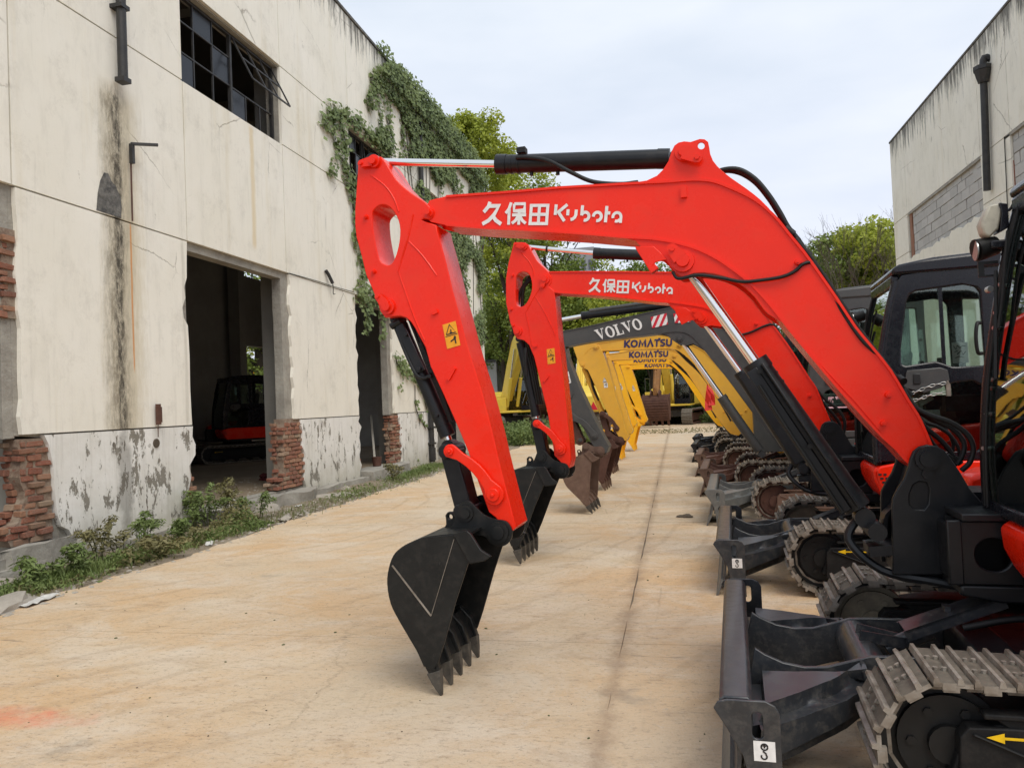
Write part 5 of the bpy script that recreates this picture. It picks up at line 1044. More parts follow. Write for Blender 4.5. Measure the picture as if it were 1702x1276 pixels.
bm = B(); tube(bm, [m1.p3(1118, 452, -.12), m1.p3(1128, 463, -.13), m1.p3(1160, 457, -.13), m1.p3(1200, 462, -.13), m1.p3(1232, 468, -.135), m1.p3(1262, 466, -.135), m1.p3(1300, 460, -.135), m1.p3(1322, 450, -.13), m1.p3(1333, 440, -.13), m1.p3(1345, 436, -.12), m1.p3(1353, 440, -.10), m1.p3(1368, 470, -.10), m1.p3(1398, 516, -.11), m1.p3(1430, 562, -.12), m1.p3(1452, 585, -.11), m1.p3(1472, 612, -.08), m1.p3(1484, 632, -.06)], .009, 8, 4); build('side_hose', bm, 'rubber', bo1, smooth=60)
bm = B()
for k, pts in enumerate(([(1500, 648), (1520, 676), (1545, 690), (1580, 702), (1608, 722), (1618, 745), (1612, 768), (1598, 782)], [(1505, 655), (1528, 684), (1556, 698), (1585, 714), (1602, 735), (1600, 756), (1590, 772)], [(1510, 668), (1525, 694), (1540, 712), (1562, 730), (1578, 748), (1588, 766)], [(1512, 672), (1535, 700), (1556, 708), (1578, 722), (1592, 742), (1596, 762)], [(1518, 680), (1534, 706), (1552, 738), (1575, 760)], [(1506, 660), (1535, 690), (1570, 712), (1584, 735), (1582, 758)])):
    tube(bm, [m1.p3(*q, -.09+k*.035) for q in pts], .013 if k < 3 else .009, 8, 5)
for q in ((1586, 766), (1592, 772), (1598, 770)): p = m1.p3(*q, -.05); cyl(bm, p, p+V((-.03, 0, .03)), .013, n=8)
cyl(bm, m1.p3(1494, 628, -.06), m1.p3(1502, 634, -.10), .02, n=10)
build('loop_hoses', bm, 'rubber', sp1, smooth=60)
undercarriage(m1, ST_RED); blade(m1, ST_RED); house(m1, ST_RED); cb1 = cab(m1, ST_RED)
decal('word', [(-.462, .376, .955), (-.39, .376, .97), (-.455, .376, 1.02)], 'sticker_white', m1.root, KUB[:2], lift=.006)
decal('body_sticker', [(-.60, -1.19, .955), (-.50, -1.19, .955), (-.60, -1.19, .995)], 'black_decal', m1.root, [[(0, 0), (1, 0), (1, 1), (0, 1)]], lift=.002); decal('word', [(-.592, -1.19, .962), (-.508, -1.19, .962), (-.592, -1.19, .988)], 'sticker_white', m1.root, text='KX155', bold=.02, lift=.004)
# lamp, mirror bracket and bolts on the front post of this cab
bm = B(); prism(bm, [(-.535, 2.36), (-.50, 2.44), (-.455, 2.45), (-.44, 2.42), (-.46, 2.33), (-.50, 2.29), (-.525, 2.31)], -.24, -.16); build('work_lamp', bm, 'cream_plastic', cb1, bevel=.01)
bm = B(); prism(bm, [(-.455, 2.45), (-.42, 2.44), (-.42, 2.33), (-.46, 2.31), (-.448, 2.40)], -.25, -.15); box(bm, -.50, -.34, -.25, -.14, 2.235, 2.275); tube(bm, [(-.44, -.2, 2.42), (-.40, -.2, 2.42), (-.38, -.22, 2.46)], .008, 6, 3); build('lamp_bracket', bm, 'black_cab', cb1, bevel=.008)
bm = B(); box(bm, -.545, -.52, -.2, -.19, 2.11, 2.185); box(bm, -.52, -.46, -.2, -.19, 2.17, 2.185); box(bm, -.52, -.46, -.2, -.19, 2.11, 2.12); build('mirror_bracket', bm, 'black_decal', cb1)
bm = B()
for z_ in (2.06, 1.93, 1.86, 1.62, 1.58, 1.46, 1.30): x_ = -.40 - (2.42-z_)*.13; cyl(bm, (x_-.02, -.26, z_), (x_-.045, -.275, z_), .010, n=8)
cyl(bm, (-.505, -.18, 2.05), (-.50, -.21, 2.05), .016, n=8); build('post_bolts', bm, 'galvanised', cb1, smooth=40)

# ================= second red machine
m2 = Rig('excavator', 2.15, 7.55, 4, 'second red crawler excavator with black bucket, parked directly behind the nearest red one')
D2 = dict(
 top=[(912, 452.5), (960, 452), (1040, 452), (1121, 453), (1150, 452), (1180, 453), (1206, 459), (1230, 474), (1250, 494), (1260, 507.6), (1270, 517), (1286, 542), (1306.6, 569.7), (1324, 595.5), (1346, 630), (1356.6, 645.5), (1368, 674), (1380, 702), (1382, 716)],
 bot=[(912, 484), (935, 487), (975, 489), (1030, 494), (1092, 501.5), (1118, 503), (1147, 507), (1170, 511), (1190, 520), (1210, 536), (1230, 558), (1262, 600), (1310, 660), (1345, 702), (1362, 720), (1372, 724)],
 side=[(900, 462), (906, 453), (913, 451.5), (1000, 451), (1121, 452), (1133, 448), (1142, 436), (1148, 422), (1158, 414), (1168, 416), (1176, 412), (1184, 415), (1187, 430), (1200, 448), (1226, 466), (1246, 488), (1260, 507), (1270, 516), (1286, 541), (1306.6, 569), (1324, 595), (1346, 629), (1358, 648), (1368, 674), (1381, 704), (1384, 716), (1376, 726), (1362, 721), (1345, 703), (1310, 661), (1262, 601), (1232, 563), (1212, 546), (1199, 543), (1183, 541), (1170, 542.5), (1163, 541), (1155, 534), (1148, 526), (1142, 520), (1122, 516), (1110, 504), (1030, 494.5), (975, 489.5), (923, 487), (905, 483), (899, 474)],
 bpins=[(1160, 430, .05), (1165.6, 528.6, .062)], bears=[((1163, 527), (1154, 518))], bnuts=[(1257, 538), (1346, 657)],
 arm=[(853, 407), (856.5, 402.7), (864, 402.5), (873, 403), (878.6, 407), (884, 419), (893, 434), (904, 444.6), (912, 452), (916.6, 460.6), (916.5, 468.6), (912, 476), (921, 483), (923, 500), (928, 560), (932, 590), (938, 643), (945.5, 718.6), (949, 762), (946, 778), (939, 779), (932, 768), (921.6, 757), (911, 690), (902, 653), (895, 622.6), (887.6, 593), (879, 573), (871, 565.5), (860, 563), (856, 558), (848, 536.6), (841, 503), (840.7, 463), (845, 436.6)],
 ahole=[(857.5, 464), (860, 456.6), (865, 452.6), (872, 451.5), (878.6, 455), (883, 464.6), (884, 480.6), (879, 496.6), (872, 507), (865, 510), (859, 507), (857, 496.6)],
 apins=[(870.5, 410, .04), (905.5, 463.5, .055), (861, 551, .045), (930.5, 746, .05)], aears=[((870, 411), (858, 407)), ((905, 466), (902, 476))], anuts=[(852, 458), (850, 514), (853, 541)],
 abars=[((887, 576), (893, 574), .022), ((904, 634), (912, 624), .022)],
 abeads=[[(866, 420), (879, 434), (886, 448), (887, 458)], [(900, 474), (889, 492), (874, 518)], [(889, 492), (903, 515), (918, 545), (923, 558)], [(874, 520), (880, 550), (884, 575)]])
bo2, ar2 = boom_arm(m2, D2)
bm = B(); prism(bm, m2.poly([(1122, 512), (1140, 512), (1152, 520), (1160, 531), (1147, 533), (1133, 540), (1123, 520)], -.14), -.15, -.135); build('lug_guard', bm, 'red_paint', bo2, bevel=.003)
red_lettering(m2, bo2, [((978, 485), (998.5, 485.5), (979, 462)), ((1001.5, 486), (1022.5, 486.5), (1002, 464)), ((1024.5, 487), (1045, 487.5), (1026, 466))], ((1049.5, 485), (1118, 489), (1051, 469)))
warning(m2, quad(m2, ((910.5, 605.5), (923.5, 603.5), (908.5, 580.5)), -.128), ar2)
hydraulic(m2, 'arm_cylinder', m2.p3(870.5, 410, 0), m2.p3(989, 421, 0), m2.p3(1140, 427, 0), .0225, .054)
bm = B(); cyl(bm, m2.p3(908, 413.5, 0), m2.p3(910.5, 413.7, 0), .035, n=12); build('cable_tie', bm, 'rubber', m2.root)
hydraulic(m2, 'boom_cylinder', m2.p3(1166, 529, 0), m2.p3(1231, 619, -.02), m2.p3(1330, 772, -.04), .028, .062)
bm = B(); a, b = m2.p3(1236, 620, -.10), m2.p3(1330, 768, -.12); bar(bm, a, b, .10, .012, (0, 1, 0)); tube(bm, [m2.p3(1262, 640, -.08), m2.p3(1305, 706, -.1), m2.p3(1350, 775, -.1)], .010, 8, 2); build('cylinder_guard', bm, 'black_paint', bo2, bevel=.004)
bc2 = hydraulic(m2, 'bucket_cylinder', m2.p3(893, 702, 0), m2.p3(891, 690, 0), m2.p3(866, 570, 0), .024, .048)
bm = B()
for dx in (0, 4, 8): tube(bm, [m2.p3(873+dx, 566, -.02), m2.p3(879+dx, 600, -.04), m2.p3(887+dx, 640, -.05), m2.p3(893+dx, 672, -.03)], .012, 8, 4)
tube(bm, [m2.p3(874, 578, -.12), m2.p3(873, 600, -.13), m2.p3(875, 625, -.12)], .018, 8, 3)
for i in range(2): tube(bm, [m2.p3(882, 461+i*4, .0), m2.p3(872, 472+i*4, .0), m2.p3(864+i*5, 488, .0), m2.p3(861+i*7, 508, 0), m2.p3(864+i*7, 540, 0)], .018, 8, 4)
build('arm_hoses', bm, 'rubber', bc2, smooth=60)
link_plate(m2, (892, 704), (930.5, 746), .042, .062, -.158, .035, 'red_paint', 'arm_link'); link_plate(m2, (892, 704), (930.5, 746), .042, .062, .135, .035, 'red_paint', 'arm_link')
bucket_link(m2, (894, 706), (905, 758))
x, z = m2.at(937, 779, -.02); bucket(m2, x, z, R(4.5), .99, ST_RED, hw=.37)
x2, z2 = m2.at(1378, 712, -.165); sp2, foot2 = swing_post(m2, (x2-m1.at(1541, 762, -.165)[0], z2-m1.at(1541, 762, -.165)[1]))
bm = B(); tube(bm, [m2.p3(1199, 543, -.12), m2.p3(1222, 556, -.13), m2.p3(1245, 553, -.13), m2.p3(1270, 542, -.13), m2.p3(1286, 540, -.12), m2.p3(1300, 560, -.11), m2.p3(1318, 590, -.10), m2.p3(1340, 625, -.10), m2.p3(1355, 645, -.09)], .010, 8, 4)
for k, pts in enumerate(([(1355, 645), (1372, 664), (1392, 680), (1404, 700), (1402, 722)], [(1357, 650), (1370, 672), (1386, 690), (1396, 706), (1396, 722)], [(1358, 655), (1368, 680), (1385, 705), (1392, 724)])): tube(bm, [m2.p3(*q, -.06+k*.05) for q in pts], .014, 8, 5)
build('loop_hoses', bm, 'rubber', sp2, smooth=60)
undercarriage(m2, ST_RED); blade(m2, ST_RED); house(m2, ST_RED); cb2 = cab(m2, ST_RED)
decal('notice_sheet', [(.03, -1.0, 1.77), (.14, -1.0, 1.77), (.03, -1.0, 1.93)], 'sticker_white', m2.root, [[(0, 0), (1, 0), (1, 1), (0, 1)]]); decal('handwriting', [(.04, -1.0, 1.80), (.13, -1.0, 1.80), (.04, -1.0, 1.91)], 'black_decal', m2.root, stroke2d([[(0, .95), (.2, .7), (.3, .98), (.5, .8), (.7, .95), (.95, .88)], [(.05, .5), (.3, .62), (.25, .35), (.6, .6), (.7, .3), (.95, .55)], [(.1, .1), (.4, .2), (.8, .1)]], .05), lift=.003)
# chain hung across the door of the second cab
ch = empty('door_chain', m2.root.matrix_world @ V((0, 0, 0)), label='galvanised chain hung in two runs across the black cab door of the second red excavator', cat='chain'); ch.location = m2.o; ch.rotation_euler.z = -m2.a
lk = B(); tube(lk, [V((math.cos(a)*.022, 0, math.sin(a)*.010)) for a in [i*6.283/12 for i in range(13)]], .0035, 6, 1); lkm = build('link', lk, 'galvanised', ch, smooth=60).data
bpy.data.objects.remove([o for o in ch.children if o.name.startswith('link')][0] if ch.children else bpy.data.objects['link'])
for run in ([(1497, 659), (1520, 652), (1545, 642), (1572, 636)], [(1500, 668), (1525, 664), (1548, 656), (1574, 652)]):
    P_ = smoothline([m2.p3(*q, -1.185) for q in run], 8); tot = sum((b-a).length for a, b in zip(P_, P_[1:])); n_ = int(tot/.034); k = 0
    for i in range(n_):
        t = (i+.5)/n_*(len(P_)-1); a, b = P_[int(t)], P_[min(int(t)+1, len(P_)-1)]; p = a.lerp(b, t-int(t)); d = (b-a).normalized()
        o = link('chain_link', lkm, ch, p, (R(90)*(i % 2)*.8, -math.atan2(d.z, d.x), 0))
bm = B(); x_, z_ = m2.at(1574, 645, -1.185); box(bm, x_-.008, x_+.022, -1.2, -1.18, z_-.06, z_+.03); tube(bm, [(x_+.0, -1.19, z_+.03), (x_+.005, -1.19, z_+.055), (x_+.015, -1.19, z_+.03)], .005, 6, 3); build('padlock', bm, 'worn_steel', ch, bevel=.003)

# ================= grey machine, third in the row
m3 = Rig('excavator', 2.2, 10.95, 4, 'grey crawler excavator with rusty brown bucket and red-white hatch stickers on its boom')
D3 = dict(
 top=[(905, 556), (932, 551), (960, 546), (986.6, 540.6), (1026.6, 531), (1066.6, 522), (1120, 510), (1150, 512), (1180, 526), (1205, 548), (1238, 592), (1275, 645), (1305, 690), (1325, 722), (1328, 738)],
 bot=[(905, 580), (933, 577), (953, 573), (986.6, 567), (1040, 560.6), (1080, 556), (1113, 551.5), (1131, 551), (1145, 555), (1160, 568), (1194, 610), (1219, 640), (1250, 682), (1280, 722), (1300, 745), (1318, 752)],
 side=[(896, 560), (905, 555), (932, 551), (986.6, 540), (1066.6, 521), (1118, 509), (1128, 502), (1140, 500), (1146, 508), (1160, 513), (1182, 526), (1207, 548), (1240, 592), (1277, 645), (1307, 690), (1327, 722), (1330, 742), (1316, 754), (1298, 746), (1248, 682), (1217, 640), (1194, 610), (1170.5, 582), (1152, 571), (1142, 574), (1130, 573), (1118, 565), (1108, 557), (1098, 555), (1080, 556), (1040, 561), (986, 567), (933, 577.5), (910, 583), (898, 576)],
 bpins=[(1130, 562, .05)], arm=[(890, 556), (900, 545), (914, 541), (926, 545), (936, 562), (944, 596), (961, 640), (984, 690), (1003, 726), (1012, 742), (1008, 753), (995, 752), (984, 738), (970, 712), (941, 675), (918, 640), (905, 610), (893, 580)],
 apins=[(912, 566, .05), (965, 731, .03)], anuts=[(950, 660)], abars=[((944, 662), (952, 652), .05)])
bo3, ar3 = boom_arm(m3, D3, .12, 'grey_paint')
decal('word', quad(m3, ((994, 566.5), (1070, 546), (987, 549)), -.125), 'white_decal', bo3, VOL, lift=.004)
for q in (((1084, 545.5), (1110.5, 539), (1081.5, 527)), ((1122, 537), (1148, 535), (1119, 521))):
    Q = quad(m3, q, -.125); decal('hatch_sticker', Q, 'white_decal', bo3, [[(0, 0), (1, 0), (1, 1), (0, 1)]], lift=.003)
    decal('hatch_stripe', Q, 'red_decal', bo3, [[(0, .0), (.18, .0), (.62, 1), (.42, 1), (0, .08)], [(.42, 0), (.62, 0), (1, .85), (1, 1), (.86, 1)], [(0, .55), (.20, 1), (0, 1)]] + [[(.88, 0), (1, 0), (1, .28)]], lift=.0045)
Q = quad(m3, ((940, 640), (949.5, 636), (935.5, 621)), -.135); decal('warning_sticker', Q, 'white_decal', ar3, [[(0, 0), (1, 0), (1, 1), (0, 1)]], lift=.003); decal('warning_sign', Q, 'black_decal', ar3, WARN['frame']+WARN['fig'], lift=.0045)
hydraulic(m3, 'arm_cylinder', m3.p3(903, 537, 0), m3.p3(968, 525, 0), m3.p3(1132, 503.5, 0), .03, .055)
bm = B(); tube(bm, [m3.p3(980, 517, -.02), m3.p3(1030, 510, -.02), m3.p3(1086, 502, -.02)], .03, 10, 2); build('cylinder_guard', bm, 'grey_paint', bo3, smooth=60)
hydraulic(m3, 'boom_cylinder', m3.p3(1130, 562, .0), m3.p3(1200, 660, .0), m3.p3(1262, 748, .0), .035, .065, mat='grey_paint')
link_plate(m3, (948, 693), (987, 724), .07, .06, -.15, .05, 'grey_paint', 'arm_link'); link_plate(m3, (948, 693), (987, 724), .07, .06, .13, .05, 'grey_paint', 'arm_link')
hydraulic(m3, 'bucket_cylinder', m3.p3(948, 692, 0), m3.p3(940, 672, 0), m3.p3(905, 590, 0), .03, .055, mat='grey_paint')
bucket_link(m3, (949, 695), (966, 733), .09, 'dark_rust')
x, z = m3.at(999, 748, 0); bucket(m3, x, z, R(-13), .87, ST_GRY, hw=.43, teeth=4)
undercarriage(m3, ST_GRY, hw=.80); blade(m3, ST_GRY); cab(m3, ST_GRY, H=2.72, detail=False)
bm = B(); prism(bm, [(-.75, .66), (-.75, 1.2), (-.62, 1.42), (-.3, 1.42), (.9, 1.4), (1.5, 1.3), (1.5, .66)], -.12, .62); prism(bm, [(-.6, .66), (-.6, 1.02), (1.5, 1.02), (1.5, .66)], -1.18, -.14); build('upper_body', bm, 'grey_paint', m3.root, bevel=.03, )
# script sticker on the cab door of the third machine
decal('script_sticker', [(-.42, -1.17, 1.44), (-.12, -1.17, 1.46), (-.42, -1.17, 1.52)], 'pink_decal', m3.root, text='一路平安', bold=.03, lift=.01); decal('script_sticker', [(-.44, -1.17, 1.38), (-.10, -1.17, 1.38), (-.44, -1.17, 1.42)], 'pink_decal', m3.root, stroke2d([[(0, .5), (.12, .9), (.2, .5), (1, .45)], [(.05, .1), (.2, .3), (1, .3)]], .2), lift=.01)

# ================= four yellow machines behind it
k1 = Rig('excavator', 2.2, 13.75, 4, 'nearest yellow crawler excavator of the row, with a dark brown bucket')
DK = dict(
 top=[(986, 571), (1010, 568), (1040, 563), (1080, 555), (1106, 557), (1130, 563), (1152, 573.7), (1171, 584), (1194, 609), (1219, 633), (1241, 660), (1262, 692), (1269, 707), (1270, 724)],
 bot=[(986, 584), (1010, 582), (1060, 580), (1100, 579), (1122, 580), (1136, 588), (1155, 606), (1178, 640), (1205, 680), (1228, 712), (1246, 732), (1262, 735)],
 side=[(982, 578), (986, 570.5), (1010, 567.5), (1040, 562), (1060, 557), (1068, 549), (1078, 548), (1084, 553), (1106, 556), (1130, 562), (1152, 573), (1171, 583), (1194, 608), (1219, 632), (1242, 660), (1263, 692), (1271, 708), (1272, 726), (1262, 737), (1246, 733), (1228, 713), (1205, 681), (1178, 641), (1155, 607), (1144, 594), (1134, 588), (1128, 583), (1118, 580), (1060, 580.5), (1010, 583), (988, 585)],
 bpins=[(1130, 573, .045), (991, 575, .04)], bnuts=[(1240, 682), (1232, 688)],
 arm=[(952.6, 577), (956, 573.6), (970, 572), (986.6, 570), (995, 572.6), (1001, 583), (1010.6, 612.6), (1018.6, 643), (1023, 660), (1031, 684), (1039, 712), (1045, 726), (1041, 733), (1030, 729), (1020, 711), (1009.7, 686.6), (996, 657), (984, 630), (977, 615), (969, 611), (963, 606), (957, 590)],
 apins=[(991, 576, .05), (968, 606, .045), (1003, 716, .03)],
 abeads=[[(971, 590), (980, 580), (988, 577)]])
def yellow(rig, st, dx=0., dz=0., pt='yellow_paint', detail=False, bdy='yellow_paint', word=True, bang=-3):
    if rig is not k1: rig.at = lambda px, py, l=0.: (lambda q: (q[0]+dx, q[1]+dz))(k1.at(px, py, l))
    bo, ar = boom_arm(rig, DK, .12, pt)
    for nm in ('KOMAT', 'SU'): pass
    decal('word', quad(rig, ((1037, 577.5), (1117, 575), (1037.5, 565.5)), -.125), 'navy_decal', bo, KOM, lift=.004)
    bm = B(); p = rig.p3(1096, 563.5, -.127); box(bm, p.x-.02, p.x+.02, p.y-.004, p.y-.001, p.z-.02, p.z+.02); build('accent_mark', bm, 'navy_decal', bo)
    Q = quad(rig, ((1002.5, 644.5), (1010.5, 644), (1001, 627)), -.135); decal('warning_sign', Q, 'white_decal', ar, [[(0, .5), (.85, .5), (.42, 1)], [(.2, 0), (1, 0), (1, .45), (.2, .45)]], lift=.003); decal('warning_figure', Q, 'black_decal', ar, WARN['frame'][:3]+WARN['fig'][2:], lift=.0045)
    hydraulic(rig, 'boom_cylinder', rig.p3(1131, 573, 0), rig.p3(1174, 624, -.0), rig.p3(1250, 736, -.03), .026, .062, mat='grey_paint')
    hydraulic(rig, 'arm_cylinder', rig.p3(975, 556, 0), rig.p3(1005, 554, 0), rig.p3(1072, 553, 0), .026, .05, mat=pt)
    bc_ = hydraulic(rig, 'bucket_cylinder', rig.p3(1002, 690, 0), rig.p3(1000, 684, 0), rig.p3(971, 612, 0), .026, .048, mat=pt)
    bm = B(); tube(bm, [rig.p3(974, 612, -.05), rig.p3(981, 622, -.06), rig.p3(986, 645, -.06), rig.p3(995, 665, -.04)], .02, 8, 4); build('cylinder_hose', bm, 'rubber', bc_, smooth=60)
    lm = 'dark_rust' if st is ST_BRN else pt
    for l in (-.15, .13): link_plate(rig, (1001, 688), (1025, 712), .055, .05, l, .04, lm, 'arm_link')
    bucket_link(rig, (1002, 690), (1012, 727), .09, lm)
    bm = B()
    for o_ in (0, 4): tube(bm, [rig.p3(1120, 577, .1), rig.p3(1140+o_, 598, .1), rig.p3(1165+o_, 622, .1), rig.p3(1195+o_, 665, .1), rig.p3(1215+o_, 700, .1)], .018, 6, 4)
    build('boom_pipes', bm, 'grey_paint', bo, smooth=60)
    x, z = rig.at(1032, 731, 0); bucket(rig, x, z, R(bang), .905, st, hw=.42, teeth=4)
    undercarriage(rig, st, detail, hw=.80); blade(rig, st); cab(rig, st, H=2.62, detail=False)
    bm = B(); prism(bm, [(-.62, .66), (-.62, .98), (-.5, 1.02), (.9, 1.02), (1.5, 1.25), (1.5, .66)], -1.18, .62); build('upper_body', bm, bdy, rig.root, bevel=.03)
yellow(k1, ST_BRN, detail=True)
k2 = Rig('excavator', 2.2, 16.9, 4, 'second yellow crawler excavator of the row, its arm just right of the first'); yellow(k2, ST_BRN, -.10, -.02)
k3 = Rig('excavator', 2.2, 20.3, 4, 'third yellow crawler excavator of the row, bucket painted bright yellow'); yellow(k3, ST_YEL, -.18, .03, 'bright_yellow', bang=-4)
k4 = Rig('excavator', 2.3, 23.7, 4, 'farthest yellow excavator of the row, rightmost of the bright yellow buckets'); yellow(k4, ST_YEL, -.13, .02, 'bright_yellow', bang=-4)
# grey cheek of the first yellow machine's body and the red ribbon tied to its boom
bm = B(); prism(bm, rounded(-.95, .6, .68, 1.55, .12), -1.2, -.6); build('side_housing', bm, 'grey_paint', k1.root, bevel=.02)
bm = B()
p = k1.p3(1178, 634, -.12)
for dx, dz, ww in ((-.02, -.50, .10), (.03, -.42, .09)):
    q = [p+V((0, 0, 0)), p+V((dx*.6, -.02, dz*.3)), p+V((dx*1.5, -.01, dz*.65)), p+V((dx*1.2, -.03, dz))]
    pv = None
    for i, v in enumerate(q):
        a, b = bm.verts.new(v+V((-ww*(.25+.25*i/2), .01*(-1)**i, 0))), bm.verts.new(v+V((ww*(.25+.25*i/2), -.02*(-1)**i, .01)))
        if pv: bm.faces.new((pv[0], pv[1], b, a))
        pv = (a, b)
rb = build('ribbon', bm, 'ribbon_red', None); rb.location = k1.o; rb.rotation_euler.z = -k1.a; sl = rb.modifiers.new('solid', 'SOLIDIFY'); sl.thickness = .004
tag(rb, 'red ribbon with gold writing tied to the boom cylinder of the nearest yellow excavator', 'ribbon')

# ================= big machines at the back of the yard
def big_excavator(name, x, y, az, label, boom=((.9, 2.2), (2.6, 5.2), (5.6, 5.0)), arm=((5.6, 5.0), (6.9, 2.2)), paint_='old_yellow', cabm='black_cab', bkt='dark_rust', arm_m=None, bscale=1., cabside=1):
    """large excavator; forward is local +x"""
    e = empty(name, (x, y, 0), az, label, 'excavator', 'large excavators at the back of the yard'); arm_m = arm_m or paint_
    class Rr: pass
    rg = Rr(); rg.root = e
    for s in (-1, 1):
        t = empty('track'); t.parent = e; yc = s*1.15
        pts = [(px_, pz) for px_, pz, a in track_path(-1.9, 1.9, .46, .42, 64)]; inn = [(px_, pz) for px_, pz, a in track_path(-1.9, 1.9, .46, .34, 64)]
        bm = B(); prism(bm, pts, yc-.3, yc+.3, [inn]); build('belt', bm, 'dark_rust', t)
        bm = B(); prism(bm, [(-1.9, .2), (-1.9, .66), (1.9, .66), (1.9, .2)], yc-.2, yc+.2); build('track_frame', bm, 'dark_rust', t, bevel=.05)
        pd = pad_mesh(.6, .19, 'worn_steel')
        for px_, pz, a in track_path(-1.9, 1.9, .46, .43, 52): link('track_pad', pd, t, (px_, yc, pz), (0, a, 0))
        for px_ in (-1.9, 1.9): bm = B(); cyl(bm, (px_, yc-.15, .46), (px_, yc+.15, .46), .36, n=24); cyl(bm, (px_, yc-.24, .46), (px_, yc+.24, .46), .16, n=16); build('idler_wheel', bm, 'dark_rust', t)
    bm = B(); box(bm, -1.2, 1.2, -.9, .9, .45, .85); cyl(bm, (0, 0, .8), (0, 0, 1.1), .75, n=28); build('centre_frame', bm, 'grey_paint', e, bevel=.04)
    bm = B(); prism(bm, [(-2.5, 1.1), (-2.5, 2.0), (-1.2, 2.35), (.2, 2.1), (.2, 1.1)], -1.3, 1.3); build('engine_hood', bm, paint_, e, bevel=.08)
    bm = B(); prism(bm, [(-2.9, 1.05), (-2.95, 1.9), (-2.45, 2.05), (-2.3, 1.05)], -1.3, 1.3); build('counterweight', bm, paint_, e, bevel=.12)
    bm = B(); box(bm, -2.4, -.2, -1.33, 1.33, 1.95, 2.03); build('hood_band', bm, 'black_decal', e)
    bm = B(); box(bm, .2, 1.8, -1.3, 1.3, 1.08, 1.22); box(bm, .2, 1.75, -cabside*.45-.02, -cabside*1.3, 1.22, 1.95); build('side_box', bm, paint_, e, bevel=.04)
    # cab
    c = empty('cab'); c.parent = e; ya, yb = sorted((cabside*.42, cabside*1.32)); fr = [(.35, 1.22), (.35, 3.0), (1.45, 3.0), (1.75, 2.3), (1.8, 1.22)]
    win = [(.95, 1.8), (.95, 2.85), (1.38, 2.85), (1.64, 2.25), (1.66, 1.8)]; w2_ = [(.45, 2.0), (.45, 2.85), (.85, 2.85), (.85, 2.0)]
    for yy in (ya, yb-.05): bm = B(); prism(bm, fr, yy, yy+.05, [win, w2_]); build('side_frame', bm, cabm, c, bevel=.02); bm = B(); prism(bm, win, yy+.02, yy+.03); prism(bm, w2_, yy+.02, yy+.03); build('pane', bm, 'cab_glass', c)
    bm = B(); box(bm, .33, 1.47, ya-.03, yb+.03, 2.98, 3.08); build('roof', bm, cabm, c, bevel=.04)
    bm = B(); box(bm, .33, .40, ya, yb, 1.22, 3.0); box(bm, 1.72, 1.82, ya, yb, 1.22, 1.5); build('rear_panel', bm, cabm, c)
    bm = B(); bm_p = [(1.44, ya+.06, 2.93), (1.44, yb-.06, 2.93), (1.75, yb-.06, 2.3), (1.79, yb-.06, 1.5), (1.79, ya+.06, 1.5), (1.75, ya+.06, 2.3)]
    vs_ = [bm.verts.new(p_) for p_ in bm_p]; bm.faces.new((vs_[0], vs_[1], vs_[2], vs_[5])); bm.faces.new((vs_[5], vs_[2], vs_[3], vs_[4])); build('windscreen', bm, 'cab_glass', c)
    bm = B(); 
    for yy in (ya+.03, yb-.03): bar(bm, (1.44, yy, 3.0), (1.76, yy, 2.3), .07, .07); bar(bm, (1.76, yy, 2.3), (1.8, yy, 1.3), .07, .07)
    bar(bm, (1.75, ya, 2.3), (1.75, yb, 2.3), .04, .04); build('front_post', bm, cabm, c)
    bm = B(); tube(bm, [(.3, -cabside*1.28, 1.95), (.3, -cabside*1.28, 2.75), (1.6, -cabside*1.28, 2.75), (1.6, -cabside*1.28, 1.95)], .025, 6, 1); build('hand_rail', bm, 'grey_paint', e)
    # boom: tapered kinked box
    b0, b1, b2 = boom; bm = B(); W_ = .22
    th = [(b0, .30), ((b0[0]*.45+b1[0]*.55, b0[1]*.45+b1[1]*.55+.12), .46), (b1, .52), ((b1[0]*.5+b2[0]*.5, b1[1]*.5+b2[1]*.5+.04), .42), (b2, .22)]
    up_, dn = [], []
    for i, (p_, t_) in enumerate(th):
        a_ = V((*th[max(i-1, 0)][0], 0)); c_ = V((*th[min(i+1, 4)][0], 0)); d = (c_-a_).normalized(); nn = V((-d.y, d.x, 0))*t_; up_.append((p_[0]+nn.x, p_[1]+nn.y)); dn.append((p_[0]-nn.x, p_[1]-nn.y))
    prism(bm, up_+dn[::-1], -W_, W_); build('boom', bm, paint_, e, bevel=.03)
    bm = B()
    for q in (-.14, -.05, .04, .13): tube(bm, [(u[0]-.02, q, u[1]+.05) for u in up_[:4]], .022, 6, 3)
    build('boom_pipes', bm, paint_, e)
    mid = ((b0[0]+b1[0])/2+.15, 0, (b0[1]+b1[1])/2)
    for s in (-1, 1):
        A_, C_ = V((1.55, s*.34, 1.45)), V((b1[0]-.05, s*.30, b1[1]-.25)); m_ = A_.lerp(C_, .5); bm = B(); cyl(bm, m_, C_, .05, n=12); build('boom_cylinder_rod', bm, 'chrome', e, smooth=60); bm = B(); cyl(bm, A_, m_, .10, n=14); build('boom_cylinder', bm, paint_, e, smooth=40)
    a0, a1 = arm; d = (V((*a1, 0))-V((*a0, 0))).normalized(); nn = V((-d.y, d.x, 0))
